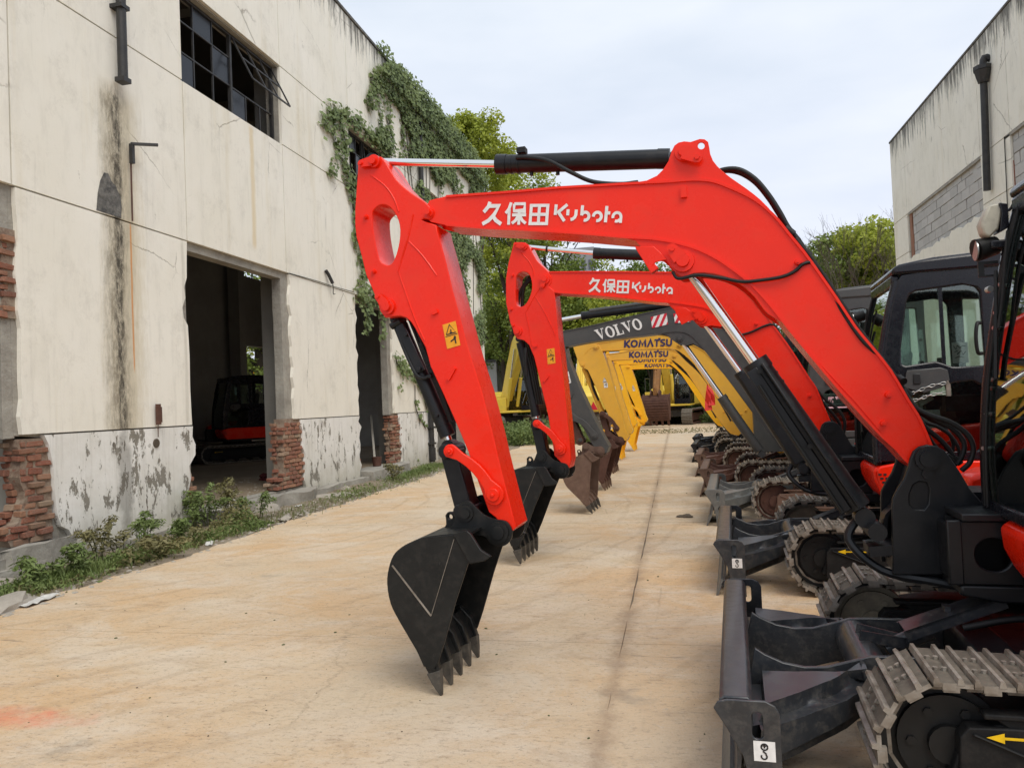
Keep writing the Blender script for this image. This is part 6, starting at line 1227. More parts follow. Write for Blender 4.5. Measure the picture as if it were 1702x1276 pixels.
    pr = [(a0[0]-d.x*.9+nn.x*.05, a0[1]-d.y*.9+nn.y*.05), (a0[0]+nn.x*.34, a0[1]+nn.y*.34), (a1[0]+nn.x*.12, a1[1]+nn.y*.12), (a1[0]-nn.x*.12, a1[1]-nn.y*.12), (a0[0]+d.x*.5-nn.x*.30, a0[1]+d.y*.5-nn.y*.3), (a0[0]-d.x*.7-nn.x*.25, a0[1]-d.y*.7-nn.y*.25)]
    bm = B(); prism(bm, pr, -.17, .17); build('arm', bm, arm_m, e, bevel=.03)
    A_, C_ = V((b1[0]+.1, 0, b1[1]+.62)), V((a0[0]-d.x*.85, 0, a0[1]-d.y*.85)); m_ = A_.lerp(C_, .6); bm = B(); cyl(bm, A_, m_, .10, n=12); cyl(bm, m_, C_, .05, n=10); build('arm_cylinder', bm, paint_, e, smooth=40)
    # bucket seen mostly from its back: ribbed shell, side plates, teeth
    b = empty('bucket', (a1[0], 0, a1[1])); b.parent = e; b.scale = (bscale,)*3; hw = .62
    sh = [(.0, .0), (.28, -.05), (.48, -.25), (.54, -.6), (.45, -.95), (.28, -1.2)]
    for s in (-1, 1): bm = B(); prism(bm, rnd([(-.1, .0), *sh, (.0, -1.0)], 2), s*hw-.02, s*hw+.02); build('side_plate', bm, bkt, b)
    bm = B(); strip(bm, sh, -hw, hw, .03, 4); build('shell', bm, bkt, b)
    shl = smoothline([V((p_[0]+.02, 0, p_[1])) for p_ in sh], 3)
    for k in range(2, len(shl)-1): bm = B(); p_ = shl[k]; bar(bm, (p_.x, -hw, p_.z), (p_.x, hw, p_.z), .05, .035); build('wear_strip', bm, bkt, b)
    for k in range(5): yy = -hw+.06+(2*hw-.12)*k/4; bm = B(); prism(bm, [(.32, -1.12), (.22, -1.12), (.14, -1.42), (.18, -1.43)], yy-.05, yy+.05); build('tooth', bm, bkt, b)
    for s in (-1, 1): bm = B(); prism(bm, [(-.2, .15), (.15, .25), (.45, .05), (.4, -.2), (-.1, -.15)], s*.2-.02, s*.2+.02); build('hinge_ear', bm, bkt, b)
    A_, C_ = V((a0[0]+nn.x*.5, 0, a0[1]+nn.y*.5)), V((a1[0]+.35, 0, a1[1]+.35)); m_ = A_.lerp(C_, .6); bm = B(); cyl(bm, A_, m_, .09, n=12); cyl(bm, m_, C_, .045, n=10); bar(bm, C_, (a1[0]+.3, 0, a1[1]), .2, .06, (1, 0, 0)); build('bucket_cylinder', bm, arm_m, e, smooth=40)
    return e
gA = gnd(846, 716)
eA = big_excavator('excavator', -10.15, 44.1, R(-50), 'old yellow excavator with raised boom beyond the grass, left of the second red arm', boom=((.9, 1.9), (2.7, 4.9), (5.4, 5.0)), arm=((5.4, 5.0), (5.0, 2.2)), cabside=1)
eB = big_excavator('excavator', -4.95, 39.9, R(91), 'yellow excavator seen from behind between the arms, rear panel with red triangle', boom=((.9, 1.9), (2.6, 3.9), (5.2, 3.2)), arm=((5.2, 3.2), (6.2, 1.6)), cabside=1, cabm='old_yellow')
eC = big_excavator('excavator', -.2, 47.0, R(-100), 'excavator facing the camera with wide ribbed brown bucket in front of it', boom=((.9, 1.9), (2.4, 4.6), (3.6, 4.4)), arm=((3.6, 4.4), (4.9, 1.75)), arm_m='brown_arm', bscale=1.15, cabside=1)
eD = big_excavator('excavator', 3.6, 46.8, R(-93), 'yellow excavator at the back, mostly hidden behind the black tracks on the right', boom=((.9, 1.9), (2.4, 4.0), (3.6, 3.6)), arm=((3.6, 3.6), (4.6, 1.7)), cabside=1)
decal('word', [(-2.97, .9, 1.5), (-2.97, -.1, 1.5), (-2.97, .9, 1.68)], 'black_decal', eA, text='KOMATSU', bold=.02, nrm=(-1, 0, 0), lift=.03)
decal('triangle', [(-2.97, -.8, 1.15), (-2.97, -1.2, 1.15), (-2.97, -.8, 1.55)], 'red_decal', eB, [[(0, 0), (1, 0), (.5, 1)]], nrm=(-1, 0, 0), lift=.03)
decal('word', [(.3, -1.3, 1.6), (1.65, -1.3, 1.6), (.3, -1.3, 1.8)], 'black_decal', eA, text='小松挖掘机', bold=.02, lift=.02); decal('word', [(-2.2, -1.3, 1.4), (-1.2, -1.3, 1.4), (-2.2, -1.3, 1.55)], 'black_decal', eA, text='KOMATSU', bold=.02, lift=.02)
# small machine parked in the dark hall
mi = Rig('excavator', -13.6, 21.5, -52, 'small red and black excavator parked in the dark inside the left hall', None, z=.2)
st_ = dict(ST_RED); st_['hook'] = 0; undercarriage(mi, st_, False); house(mi, st_); cab(mi, st_, detail=False)
eE = big_excavator('excavator', -23.0, 42.5, R(205), 'yellow excavator glimpsed through the rear door of the left hall', paint_='bright_yellow', boom=((.9, 1.9), (2.6, 4.6), (5.2, 4.2)), arm=((5.2, 4.2), (6.2, 1.8)))

# ================================================================== VEGETATION
def unit(n): v = rng.normal(size=(n, 3)); return v/np.linalg.norm(v, axis=1, keepdims=True)
def crown(blobs, n, size, name, mat, parent, upb=.45):
    """leaves in the outer part of many overlapping clumps"""
    vol = np.array([b[3]**2 for b in blobs]); cnt = rng.multinomial(n, vol/vol.sum()); P, N = [], []
    for (x, y, z, r_), k in zip(blobs, cnt):
        u = unit(k); rad = r_*(rng.random(k)**.45)[:, None]; u[:, 2] *= .8; P.append(np.array([[x, y, z]])+u*rad); N.append(u*.7+unit(k)*.8+np.array([[0, 0, upb]]))
    P = np.concatenate(P); N = np.concatenate(N); return leafmesh(name, P, N, rng.uniform(.6, 1.3, len(P))*size, mat, parent)
def tree(x, y, h, cr, mat, label, n=9000, leaf=.2, trunk=.22, base=.3, seed=1, group='trees behind the yard', nb=46, squash=.8, ivy=False):
    rr = random.Random(seed); t = empty('tree', (x, y, 0), rr.uniform(0, 6), label, 'tree', group)
    zc = h-cr*squash; bm = B(); tube(bm, [(0, 0, -.1), (rr.uniform(-.2, .2), rr.uniform(-.2, .2), h*.3), (rr.uniform(-.4, .4), rr.uniform(-.4, .4), zc)], trunk, 10, 5, trunk*.45); build('trunk', bm, 'bark', t, smooth=60)
    bl = []
    for i in range(nb):
        a = rr.uniform(0, 6.283); q = rr.random()**.6; zz = rr.uniform(-1, 1); rad = cr*q*math.sqrt(max(.05, 1-zz*zz*.8)); s = cr*rr.uniform(.16, .34)
        bl.append((math.cos(a)*rad, math.sin(a)*rad, zc+zz*cr*squash*.85+(0 if zz > -.6 else rr.uniform(-base, 0)*cr), s))
    for i in range(7):
        b = bl[i*5]; bm = B(); z0 = h*rr.uniform(.22, .5); tube(bm, [(0, 0, z0), (b[0]*.4, b[1]*.4, z0+(b[2]-z0)*.55), b[:3]], trunk*.4, 6, 4, trunk*.08); build('limb', bm, 'bark', t, smooth=60)
    crown(bl, n, leaf, 'leaves', mat, t)
    return t
def pxtree(px, topy, y, cr, mat, label, **k):
    p = far(px, topy, y); return tree(p.x, y, p.z, cr, mat, label, **k)
pxtree(776, 192, 38, 2.3, 'leaf_spring', 'yellow-green round crowned tree rising behind the far corner of the ivy covered hall', seed=3, n=11000, nb=60, leaf=.19)
pxtree(838, 272, 50, 4.1, 'leaf_spring', 'spring green tree directly above the piston rod of the nearest red excavator', seed=4, n=14000, nb=70)
pxtree(905, 318, 53, 4.1, 'leaf_mid', 'mid green tree under the lettering of the nearest red boom', seed=5, n=14000, nb=70)
pxtree(828, 385, 52, 3.7, 'leaf_mid', 'leafy green tree low beside the ivy covered corner of the hall', seed=6, n=11000, squash=1.3)
pxtree(885, 440, 54, 3.6, 'leaf_spring', 'bright green tree seen between the two red arms', seed=7, n=11000, squash=1.2)
pxtree(955, 432, 52, 3.4, 'leaf_mid', 'green tree above the grey boom in front of the far tower', seed=8, n=11000)
pxtree(1020, 425, 50, 3.6, 'leaf_spring', 'yellowish tree right of the far tower over the second red boom', seed=9, n=12000)
pxtree(1075, 440, 55, 3.8, 'leaf_mid', 'dark green tree behind the front of the yellow booms', seed=10, n=11000)
pxtree(940, 500, 56, 4.2, 'leaf_dark', 'dark dense tree low behind the old yellow excavator', seed=11, n=11000, squash=1.)
pxtree(1130, 500, 60, 4.4, 'leaf_dark', 'dark dense tree behind the excavator that faces the camera', seed=12, n=11000, squash=1.)
pxtree(1210, 520, 56, 4.4, 'leaf_dark', 'dark tree behind the yellow boom cylinder', seed=13, n=10000)
pxtree(1290, 500, 54, 4.0, 'leaf_mid', 'green tree showing in the gap between the two red booms', seed=14, n=10000)
pxtree(1405, 380, 42, 3.0, 'leaf_mid', 'green tree at the left corner of the right hall, under bare branches', seed=15, n=12000, nb=60)
pxtree(1462, 368, 40, 2.8, 'leaf_spring', 'yellow-green tree against the edge of the right hall', seed=16, n=12000, nb=60)
pxtree(1370, 425, 46, 2.8, 'leaf_dark', 'dark green tree just right of the big red boom', seed=17, n=9000)
pxtree(905, 470, 62, 5.0, 'leaf_spring', 'light green tree filling the view between the two red arms', seed=31, n=14000, nb=80, leaf=.3, squash=1.)
pxtree(1000, 470, 64, 5.0, 'leaf_mid', 'broad green tree right behind the grey boom lettering', seed=32, n=14000, nb=80, leaf=.3, squash=1.)
pxtree(1100, 540, 66, 5.0, 'leaf_mid', 'broad low tree behind the yellow booms', seed=33, n=12000, nb=70, leaf=.3, squash=1.)
pxtree(812, 440, 64, 5.0, 'leaf_spring', 'light green tree between the ivy corner and the second red arm', seed=34, n=14000, nb=80, leaf=.3, squash=1.1)
pxtree(690, 520, 60, 4.5, 'leaf_dark', 'dark tree seen past the far end of the left hall', seed=18, n=8000)
tree(-19.5, 33.5, 8.5, 3.2, 'leaf_mid', 'thick trunked tree seen through the rear door of the left hall', n=9000, trunk=.42, seed=21)
tree(-24., 46., 9., 4.2, 'leaf_spring', 'light green tree far behind the left hall, beyond its rear door', n=9000, seed=22)
# bare tree in front of the right hand greenery
def bare(x, y, h, label, seed):
    rr = random.Random(seed); t = empty('bare_tree', (x, y, 0), 0, label, 'tree', 'bare trees'); bm = B(); tube(bm, [(0, 0, 0), (.1, 0, h*.3), (.0, .1, h*.5)], .13, 8, 4, .07); build('trunk', bm, 'bark', t, smooth=60); bt = B()
    def br(p, d, l, r_, dep):
        q = p+d*l; m_ = p.lerp(q, .5)+V((rr.uniform(-1, 1), rr.uniform(-1, 1), rr.uniform(-1, 1)))*l*.08; tube(bt, [p, m_, q], r_, 5, 2, r_*.55, caps=False)
        if dep:
            for k in range(3 if dep > 1 else 4):
                nd = (d + V((rr.uniform(-1, 1), rr.uniform(-1, 1), rr.uniform(-.2, .8)))*.62).normalized(); br(p.lerp(q, rr.uniform(.5, 1)), nd, l*rr.uniform(.55, .8), r_*.55, dep-1)
    for k in range(6): a = k*1.05+rr.random(); br(V((.05, .05, h*rr.uniform(.3, .5))), V((math.cos(a)*.55, math.sin(a)*.55, .8)).normalized(), h*.24, .045, 4)
    o = build('branches', bt, 'twig', t); o['kind'] = 'stuff'; return t
p = far(1428, 350, 37); bare(p.x, 37, p.z+.3, 'leafless tree with fine grey twigs in front of the green trees on the right', 3)
p = far(1385, 400, 38); bare(p.x, 38, p.z+.1, 'smaller leafless tree just right of the big red boom', 8)
# dense shrubs that close the view at ground level
for i, (px, ty, y, w_, h_, mt) in enumerate(((400, 640, 62, 22, 3.2, 'leaf_mid'), (845, 560, 62, 9, 5, 'leaf_dark'), (960, 585, 64, 9, 5, 'leaf_dark'), (1085, 600, 62, 9, 4.5, 'leaf_dark'), (1180, 610, 60, 8, 4.2, 'leaf_mid'), (1300, 600, 58, 9, 4.6, 'leaf_dark'), (1420, 560, 48, 8, 4.5, 'leaf_mid'), (740, 600, 66, 9, 4.8, 'leaf_dark'))):
    c0 = far(px, ty, y); bl = [(c0.x+random.uniform(-w_/2, w_/2), y+random.uniform(-1.5, 1.5), random.uniform(.3, h_-.6), random.uniform(.7, 1.2)) for k in range(60)]
    crown([(b[0]-c0.x, b[1]-y, b[2], b[3]) for b in bl], 15000, .30, 'hedge', mt, None, .3).location = (c0.x, y, 0)
    o = bpy.data.objects['hedge' if i == 0 else 'hedge.%03d' % i]; tag(o, ['green bushes far beyond the rear door of the left hall', 'dark thicket behind the old yellow excavator', 'dark thicket between the grey arm and the first yellow arm', 'dark bushes behind the machine facing the camera', 'green bushes behind its cab', 'dark bushes seen through the gap of the red booms', 'bushes below the trees at the right hall', 'bushes past the left hall end'][i], 'bushes', 'bushes closing the back of the yard', 'stuff')

# ivy on the hall: leaves follow the wall and the strands traced on it
def wall_strand(pts, wd, dens):
    P, q = [], [wl(*p) for p in pts]
    for (a, b) in zip(q, q[1:]):
        L_ = math.hypot(b[0]-a[0], b[1]-a[1]); k = int(L_*wd*dens)+1; t = rng.random(k); off = rng.normal(size=k)*wd*.5; off2 = rng.normal(size=k)*wd*.4
        P.append(np.stack([rng.uniform(.02, .12, k), a[0]+(b[0]-a[0])*t+off, a[1]+(b[1]-a[1])*t+off2], 1))
    return np.concatenate(P)
hang = [([(px_, py_), (px_+random.uniform(-6, 6), py_+random.uniform(25, 45)), (px_+random.uniform(-10, 10), py_+random.uniform(55, 110))], .13, 260) for px_, py_ in ((628, 150), (642, 165), (660, 150), (668, 190), (700, 215), (718, 240), (735, 250), (752, 280), (765, 300), (690, 170), (640, 120), (745, 380), (758, 420), (770, 460), (780, 360))]
ivy = empty('ivy', (HX, 0, 0), label='ivy hanging over the far half of the left hall, around its windows and roof edge', cat='ivy')
def inpoly(y, z, poly):
    ins = np.zeros(len(y), bool); j = len(poly)-1
    for i in range(len(poly)):
        yi, zi = poly[i]; yj, zj = poly[j]; c_ = ((zi > z) != (zj > z)) & (y < (yj-yi)*(z-zi)/(zj-zi+1e-9)+yi); ins ^= c_; j = i
    return ins
A = [wl(*p) for p in ((604, 165), (614, 135), (610, 118), (634, 103), (652, 112), (690, 150), (745, 215), (775, 250), (800, 300), (800, 575), (770, 590), (757, 560), (748, 470), (735, 400), (700, 400), (660, 330), (645, 262), (628, 246), (612, 235), (619, 214), (612, 190))]
n_ = 80000; yy = rng.uniform(15.5, 29, n_); zz = rng.uniform(1.0, 10.9, n_); m_ = inpoly(yy, zz, A); yy, zz = yy[m_], zz[m_]
dn = np.array([mn.fractal(V((0, y*.55, z*.8)), 1., 2., 4) for y, z in zip(yy, zz)]); keep = (dn*1.3 + rng.random(len(yy))*.34 > .24) | (zz > 9.6); yy, zz = yy[keep], zz[keep]
Pw = np.stack([rng.uniform(.02, .20, len(yy)) + .22*(zz > 9.9)*rng.random(len(yy)), yy, zz], 1)
over = rng.random(2600); Po = np.stack([rng.uniform(-.3, .2, 2600), 18.0+over*10, 10.68+rng.uniform(-.15, .12, 2600)+.1*np.sin(over*40)], 1)
S = [wall_strand(*s) for s in (*hang, 
 ([(536, 214), (544, 192), (553, 186), (566, 190), (580, 200), (600, 214), (622, 236), (640, 262)], .30, 420), ([(553, 188), (549, 215), (558, 245), (552, 275), (545, 296)], .16, 420), ([(560, 195), (572, 235), (566, 262), (580, 300), (583, 330), (590, 370)], .26, 380),
 ([(585, 310), (592, 350), (588, 400), (600, 440)], .22, 360), ([(572, 292), (583, 318)], .3, 300), ([(581, 395), (592, 388), (598, 410)], .18, 300), ([(592, 372), (606, 430), (596, 480), (603, 512)], .28, 330), ([(640, 470), (615, 500), (604, 540)], .25, 260), ([(592, 490), (620, 495), (655, 520)], .34, 420), ([(607, 500), (606, 545), (602, 560)], .14, 320), ([(628, 505), (636, 545), (629, 568)], .18, 300),
 ([(655, 590), (662, 610), (690, 628), (700, 645)], .22, 420), ([(668, 596), (664, 640), (660, 650)], .12, 280), ([(690, 628), (702, 655), (708, 680)], .12, 260), ([(688, 665), (692, 690), (706, 708)], .08, 260))]
for nm, P in (('main_growth', Pw), ('roof_edge_growth', Po), ('strands', np.concatenate(S))):
    N = unit(len(P))*.55+np.array([[1., -.2, .35]]); leafmesh(nm, P, N, rng.uniform(.07, .15, len(P)), 'leaf_ivy', ivy, .85)
bm = B()
for k in range(11):
    y = random.uniform(17, 28); z1 = random.uniform(8, 10.6); tube(bm, [(.02, y, 10.6), (.03, y+random.uniform(-.5, .5), (10.6+z1)/2), (.02, y+random.uniform(-1, 1), random.uniform(3, 7))], .012, 4, 3)
for s in ([(536, 214), (544, 192), (553, 186), (566, 190), (580, 200), (600, 214), (622, 236)], [(560, 195), (572, 235), (566, 262), (580, 300), (583, 330), (590, 370)], [(655, 590), (662, 610), (690, 628), (708, 680)], [(688, 640), (690, 680), (706, 712)]): tube(bm, [(.03, *wl(*q)) for q in s], .012, 4, 3)
o = build('stems', bm, 'bark', ivy); o['kind'] = 'stuff'

# weeds at the foot of the wall
def weed(x, y, h, label, seed, mat='leaf_weed', nst=5, spread=.25, dens=95, lf=.07):
    rr = random.Random(seed); t = empty('weed', (x, y, 0), rr.uniform(0, 6), label, 'weed', 'weeds along the foot of the left wall'); bm = B(); P, N = [], []
    for k in range(nst):
        a = rr.uniform(0, 6.28); hh = h*rr.uniform(.55, 1); ex, ey = math.cos(a)*spread*rr.random(), math.sin(a)*spread*rr.random()
        pts = [V((ex*.2, ey*.2, -.03)), V((ex*.6, ey*.6, hh*.55)), V((ex*1.2, ey*1.2, hh*.92)), V((ex*1.5, ey*1.5, hh*.97))]; tube(bm, pts, .006, 5, 4, .003)
        Lp = smoothline(pts, 8); m = int(dens*hh/h)
        for i in range(m):
            p_ = Lp[int((.15+.85*rr.random()**.7)*(len(Lp)-1))]; aa = rr.uniform(0, 6.28); dr = rr.uniform(.02, .11)*(1.3-p_.z/h*.7)
            P.append((p_.x+math.cos(aa)*dr, p_.y+math.sin(aa)*dr, p_.z+rr.uniform(-.05, .02))); N.append((math.cos(aa)*.5, math.sin(aa)*.5, .8))
    build('stems', bm, 'stem_green', t, smooth=60); P = np.array(P); leafmesh('leaves', P, np.array(N)+unit(len(P))*.5, rng.uniform(.6, 1.4, len(P))*lf, mat, t, .35); return t
WD = [((165, 935), .55, 'drooping weed leaning on the wall left of the downpipe stain', 5), ((130, 955), .35, 'short bushy weed left of the drooping one', 5), ((240, 915), .50, 'leafy weed right of the downpipe stain, at the wall foot', 6), ((262, 930), .32, 'low weed in front of the stained wall', 6), ((325, 880), .55, 'weed at the broken corner of the doorway', 6), ((348, 876), .62, 'dense weed in the middle of the doorway', 8), ((378, 872), .80, 'tallest weed, standing in front of the doorway', 7), ((400, 866), .45, 'weed right of the tallest one', 5), ((430, 862), .42, 'thin single weed before the broken threshold', 3), ((205, 925), .35, 'small weed between two leafy ones', 4), ((300, 905), .36, 'low weed left of the doorway', 6), ((60, 975), .30, 'low weed by the brick pier', 5), ((655, 800), .4, 'weed by the second pier beside the downpipe', 5), ((690, 775), .3, 'weed at the foot of the lower downpipe', 4)]
for i, ((px, py), h, lb, ns_) in enumerate(WD):
    q = gnd(px, py); weed(q.x, q.y, h, lb, i+3, nst=ns_, mat='leaf_weed' if i % 3 else 'leaf_dry', spread=.2+.1*(i % 2))
def grass(name, path, wd, n, h0, h1, label, mat='leaf_grass', lean=.5):
    q = [gnd(*p) for p in path]; seg = [(a, b, (b-a).length) for a, b in zip(q, q[1:])]; tot = sum(s[2] for s in seg); P = []
    for a, b, l_ in seg:
        k = int(n*l_/tot); t = rng.random(k); wv_ = rng.normal(size=k)*wd; d = (b-a).normalized(); P.append(np.stack([a.x+(b.x-a.x)*t-d.y*wv_, a.y+(b.y-a.y)*t+d.x*wv_], 1))
    P = np.concatenate(P); m = len(P); c_ = np.array([mn.noise(V((x*1.1, y*1.1, 5))) for x, y in P]); P = P[c_+rng.random(m)*.5 > -.05]; m = len(P)
    a = rng.uniform(0, 6.28, m); hh = rng.uniform(h0, h1, m); ln = rng.uniform(.1, lean, m)*hh; w_ = rng.uniform(.003, .008, m)
    base = np.stack([P[:, 0], P[:, 1], np.zeros(m)-.02], 1); dx = np.stack([np.cos(a), np.sin(a), np.zeros(m)], 1); sd_ = np.stack([-np.sin(a), np.cos(a), np.zeros(m)], 1)
    mid = base+dx*ln[:, None]*.35+np.stack([0*a, 0*a, hh*.6], 1); tip = base+dx*ln[:, None]+np.stack([0*a, 0*a, hh], 1)
    vs = np.stack([base-sd_*w_[:, None], base+sd_*w_[:, None], mid+sd_*w_[:, None]*.8, mid-sd_*w_[:, None]*.8, tip], 1).reshape(-1, 3)
    me = bpy.data.meshes.new(name); me.vertices.add(5*m); me.vertices.foreach_set('co', vs.astype(np.float32).ravel()); ix = np.arange(m)[:, None]*5
    li = np.concatenate([ix+np.array([[0, 1, 2, 3, 3, 2, 4]])], 1).ravel().astype(np.int32); me.loops.add(7*m); me.polygons.add(2*m); me.loops.foreach_set('vertex_index', li)
    ls = np.stack([np.arange(m)*7, np.arange(m)*7+4], 1).ravel().astype(np.int32); me.polygons.foreach_set('loop_start', ls); me.update(calc_edges=True); me.materials.append(M[mat])
    o = link(name, me); return tag(o, label, 'grass', None, 'stuff')
grass('grass_verge', [(-60, 1010), (60, 975), (165, 945), (250, 925), (330, 900), (420, 873)], .13, 5200, .04, .15, 'ragged green grass strip between the left wall and the concrete', 'leaf_weed', .9)
grass('grass_verge', [(430, 868), (560, 830), (660, 800), (730, 775)], .22, 2600, .03, .11, 'sparse grass along the concrete edge near the second doorway', 'leaf_grass', .8)
grass('grass_tuft', [(655, 797), (700, 783), (730, 772)], .18, 2600, .05, .14, 'small green grass patch by the lower downpipe', 'leaf_weed', .9)
def cover(name, path, wd, n, h, label, mat='leaf_weed', lf=.045):
    q = [gnd(*p) for p in path]; seg = [(a, b, (b-a).length) for a, b in zip(q, q[1:])]; tot = sum(s[2] for s in seg); P = []
    for a, b, l_ in seg:
        k = int(n*l_/tot); t = rng.random(k); wv_ = rng.normal(size=k)*wd; d = (b-a).normalized(); P.append(np.stack([a.x+(b.x-a.x)*t-d.y*wv_, a.y+(b.y-a.y)*t+d.x*wv_], 1))
    P = np.concatenate(P); c_ = np.array([mn.noise(V((x*1.7, y*1.7, 9)))+.5*mn.noise(V((x*5, y*5, 2))) for x, y in P]); k_ = c_ > -.12; P, c_ = P[k_], c_[k_]; m = len(P)
    z = rng.random(m)**1.3*h*np.clip(.35+c_*1.6, .1, 1.3); return tag(leafmesh(name, np.stack([P[:, 0], P[:, 1], z], 1), unit(m)*.8+np.array([[0, 0, .7]]), rng.uniform(.4, 1.5, m)*lf, mat, None, .45), label, 'ground cover', None, 'stuff')
cover('ground_cover', [(-60, 1010), (60, 975), (165, 945), (250, 925), (330, 897), (440, 868)], .15, 11000, .20, 'leafy low weeds tangled in the grass along the left wall')
cover('ground_cover', [(250, 925), (330, 895), (420, 868)], .16, 4500, .30, 'taller tangle of weeds before the first doorway', 'leaf_dry', .05)
cover('ground_cover', [(-20, 1000), (100, 965), (330, 905)], .18, 2500, .10, 'dry brown undergrowth between the green weeds by the wall', 'leaf_dry', .05)
cover('ground_cover', [(560, 830), (655, 800), (735, 770)], .22, 2600, .12, 'small leafy weeds on the soil by the second doorway', 'leaf_weed', .05)
def patch(name, x0, x1, y0, y1, n, h0, h1, label, mat='leaf_weed', lf=.12):
    x = rng.uniform(x0, x1, n); y = rng.uniform(y0, y1, n); hm = np.array([.5+.5*mn.noise(V((a*.5, b*.5, 2))) for a, b in zip(x, y)]); z = rng.random(n)*(h0+(h1-h0)*hm)
    return tag(leafmesh(name, np.stack([x, y, z], 1), unit(n)*.7+np.array([[0, 0, .6]]), rng.uniform(.5, 1.4, n)*lf, mat, None, .5), label, 'grass', None, 'stuff')
patch('undergrowth', -10.5, -3.2, 28.5, 35.5, 30000, .3, .95, 'green undergrowth in front of the old yellow excavator', 'leaf_weed', .13)
patch('undergrowth', -16, -9, 30, 60, 12000, .3, 1.0, 'weedy ground past the far end of the left hall', 'leaf_grass', .2)
patch('undergrowth', -4, 9, 47.5, 52, 14000, .1, .7, 'low weeds behind the machine facing the camera', 'leaf_weed', .16)
patch('undergrowth', -2.5, 6, 34.5, 36., 1600, .05, .3, 'thin line of dry weeds across the back of the yard', 'leaf_dry', .08)

# ================================================================== FAR BUILDINGS
def tower(px0, px1, topy, y, label, mat='tower_wall', floors=8, bays=4):
    a, b = far(px0, topy, y), far(px1, topy, y); w_ = b.x-a.x; t = empty('tower_block', (a.x, y, 0), 0, label, 'building', 'far buildings over the trees'); H_ = a.z
    bm = B(); box(bm, 0, w_, 0, w_*.6, 0, H_); build('wall', bm, mat, t)
    fh = 3.2; k = 0
    for i in range(floors):
        z = H_-1.2-fh*(i+1)
        for j in range(bays): x = w_*(j+.2)/bays; bm = B(); box(bm, x, x+w_/bays*.6, -.08, .05, z, z+1.9); build('window', bm, 'tower_dark', t)
        bm = B(); box(bm, -.1, w_+.1, -.3, .0, z-.5, z-.3); build('ledge', bm, mat, t)
    return t
tower(938, 987, 414, 150, 'grey tower block over the trees, above the second red boom')
tower(866, 884, 512, 120, 'pale building peeping through the trees left of the second red arm', 'pale_wall', 4, 3)
tower(792, 812, 404, 130, 'pale building glimpsed between the ivy and the trees', 'pale_wall', 5, 3)
tower(1425, 1450, 402, 95, 'pale building hidden behind the trees beside the right hall', 'pale_wall', 4, 3)
a = far(926, 515, 75); t = empty('shed', (a.x, 75, 0), 0, 'teal roofed shed showing through the trees right of the second red arm', 'building'); bm = B(); box(bm, 0, 5, 0, 4, 0, a.z-1); build('wall', bm, 'pale_wall', t); bm = B(); prism(bm, [(-.2, a.z-1.1), (5.2, a.z-1.1), (4.4, a.z+.9), (.6, a.z+.9)], -.2, 4.2); build('roof', bm, 'teal_roof', t)
a = far(797, 602, 52); t = empty('container_cabin', (a.x-2.2, 52, 0), 0, 'grey cabin behind the raised boom of the old yellow excavator', 'cabin'); bm = B(); box(bm, 0, 3.4, 0, 2.4, 0, a.z); build('wall', bm, 'pale_wall', t, bevel=.05); bm = B(); box(bm, -.1, 3.5, -.1, 2.5, a.z, a.z+.15); build('roof', bm, 'grey_paint', t); bm = B(); box(bm, 1.2, 2.4, -.03, .02, a.z-1.7, a.z-.6); build('window', bm, 'tower_dark', t)

# ================================================================== SMALL THINGS
def lump(name, x, y, z, s, mat, label, cat, seed=1, sub=3, sc_=(1, 1, .6), amp=.35, fr_=3, group=None):
    bm = B(); bmesh.ops.create_icosphere(bm, subdivisions=sub, radius=1)
    for v in bm.verts: n_ = mn.noise(v.co*fr_*.5+V((seed*7, 0, 0))); v.co = v.co*(1+amp*n_*2); v.co = V((v.co.x*sc_[0]*s, v.co.y*sc_[1]*s, max(-.2, v.co.z)*sc_[2]*s))
    o = build(name, bm, mat, None, smooth=35); o.location = (x, y, z); o.rotation_euler.z = seed; return tag(o, label, cat, group)
p = gnd(1138, 859); lump('mud_clod', p.x, p.y, .0, .10, 'joint_dark', 'dark clod of mud on the concrete beyond the second bucket', 'mud', 3, sc_=(1.1, .7, .35))
p = gnd(449, 797, .2); lump('cloth_bundle', p.x, p.y, .22, .22, 'cloth_red', 'crumpled dark red cloth bundle at the foot of the brick jamb', 'cloth', 5, fr_=7, amp=.3); lump('cloth_bundle', p.x+.15, p.y+.25, .28, .2, 'cloth_grey', 'crumpled grey and black cloth heaped behind the dark red bundle', 'cloth', 9, fr_=7, amp=.3, sc_=(1, 1, .9))
st_data = [((15, 1006), .22, (1.6, .8, .45), 'flat weathered stone at the lower left, where the grass meets the concrete'), ((14, 975), .16, (1.5, .9, .5), 'pale concrete lump half hidden in grass below the brick pier'), ((445, 850), .2, (1., .7, .9), 'pale broken concrete lump standing before the doorway'), ((475, 862), .10, (1.4, .9, .5), 'small stone right of the concrete lump'), ((575, 815), .13, (1, .9, .8), 'pale square stone before the white pier'), ((550, 825), .22, (2.2, .7, .3), 'long flat slab of rubble before the white pier')]
for i, ((px, py), s, q, lb) in enumerate(st_data): p = gnd(px, py); lump('stone', p.x, p.y, .0, s, 'stone', lb, 'stone', i+2, 2, q, .25, 4, 'stones by the left wall')
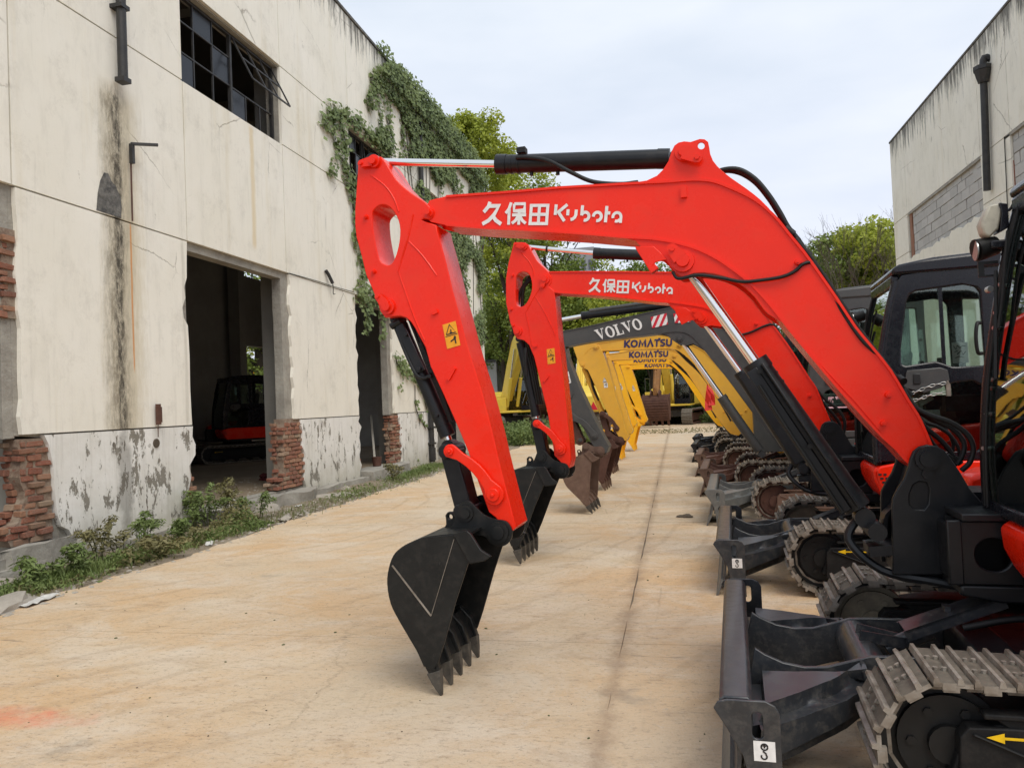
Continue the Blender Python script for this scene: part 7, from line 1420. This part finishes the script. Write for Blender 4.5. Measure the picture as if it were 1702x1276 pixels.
for i, ((px, py), L_, a_, lb) in enumerate((((65, 1000), .42, .5, 'white strip of litter on the edge of the concrete at the left'), ((348, 905), .30, .9, 'crumpled white paper at the concrete edge under the doorway weeds'), ((497, 842), .2, .2, 'small white scrap on the soil before the brick jamb'))):
    p = gnd(px, py); bm = B(); bmesh.ops.create_grid(bm, x_segments=8, y_segments=3, size=.5)
    for v in bm.verts: v.co = V((v.co.x*L_, v.co.y*L_*.28, .02+.025*mn.noise(v.co*5+V((i, 0, 0)))))
    o = build('paper_scrap', bm, 'sticker_white', None); o.location = (p.x, p.y, .0); o.rotation_euler.z = a_+1.2; tag(o, lb, 'litter', 'paper scraps by the left wall'); s_ = o.modifiers.new('t', 'SOLIDIFY'); s_.thickness = .003
bm = B(); p = gnd(628, 770, .24); cyl(bm, (0, 0, 0), (0, 0, .22), .10, .12, 16); o = build('paint_can', bm, 'dark_rust', None, smooth=40); o.location = (-7.15, 17.55, .24); tag(o, 'small rusty can on the threshold of the second doorway', 'can')
bm = B(); bar(bm, (-7.2, 17.55, .3), (-7.9, 19.1, 1.45), .05, .03); tag(build('wooden_prop', bm, 'render_grey', None), 'slanting pole leaning inside the second doorway above the can', 'pole')
# loose grit on the yard and rubble on the verge
def grit(name, n, fx, s0, s1, mat, label):
    bm = B(); tm = B(); bmesh.ops.create_icosphere(tm, subdivisions=1, radius=1); tv = [v.co.copy() for v in tm.verts]; tf = [[v.index for v in f.verts] for f in tm.faces]; tm.free(); vs, fs = [], []
    for k in range(n):
        x, y, z = fx(); s = s0+(s1-s0)*random.random()**3; a = random.uniform(0, 3); q = len(vs)
        for v in tv: vs.append((x+(v.x*math.cos(a)-v.y*math.sin(a)*.7)*s*random.uniform(.8, 1.2), y+(v.x*math.sin(a)+v.y*math.cos(a)*.7)*s, z+v.z*s*.5))
        fs += [[i+q for i in f] for f in tf]
    me = bpy.data.meshes.new(name); me.from_pydata(vs, [], fs); me.materials.append(M[mat]); o = link(name, me); return tag(o, label, 'rubble', None, 'stuff')
grit('rubble', 5200, lambda: (random.uniform(-6.85, -5.55), random.uniform(3, 24), -.005), .005, .045, 'stone', 'crumbs of plaster and stone on the soil strip along the left wall')
grit('rubble', 900, lambda: (random.uniform(-9.5, -6.9), random.uniform(9, 18), .2), .005, .04, 'stone', 'crumbs of plaster on the dirty floor inside the left hall')
grit('grit', 700, lambda: (lambda y: (random.uniform(-5.4, 2.5), y, .0))(2.5+22*random.random()**1.6), .0015, .0075, 'joint_dark', 'dark grit scattered over the concrete yard')
grit('leaf_litter', 220, lambda: (lambda y: (random.uniform(-5.4, 2.5), y, .0))(2.5+22*random.random()**1.6), .003, .016, 'stem_green', 'small dry leaves and twigs scattered over the concrete yard')
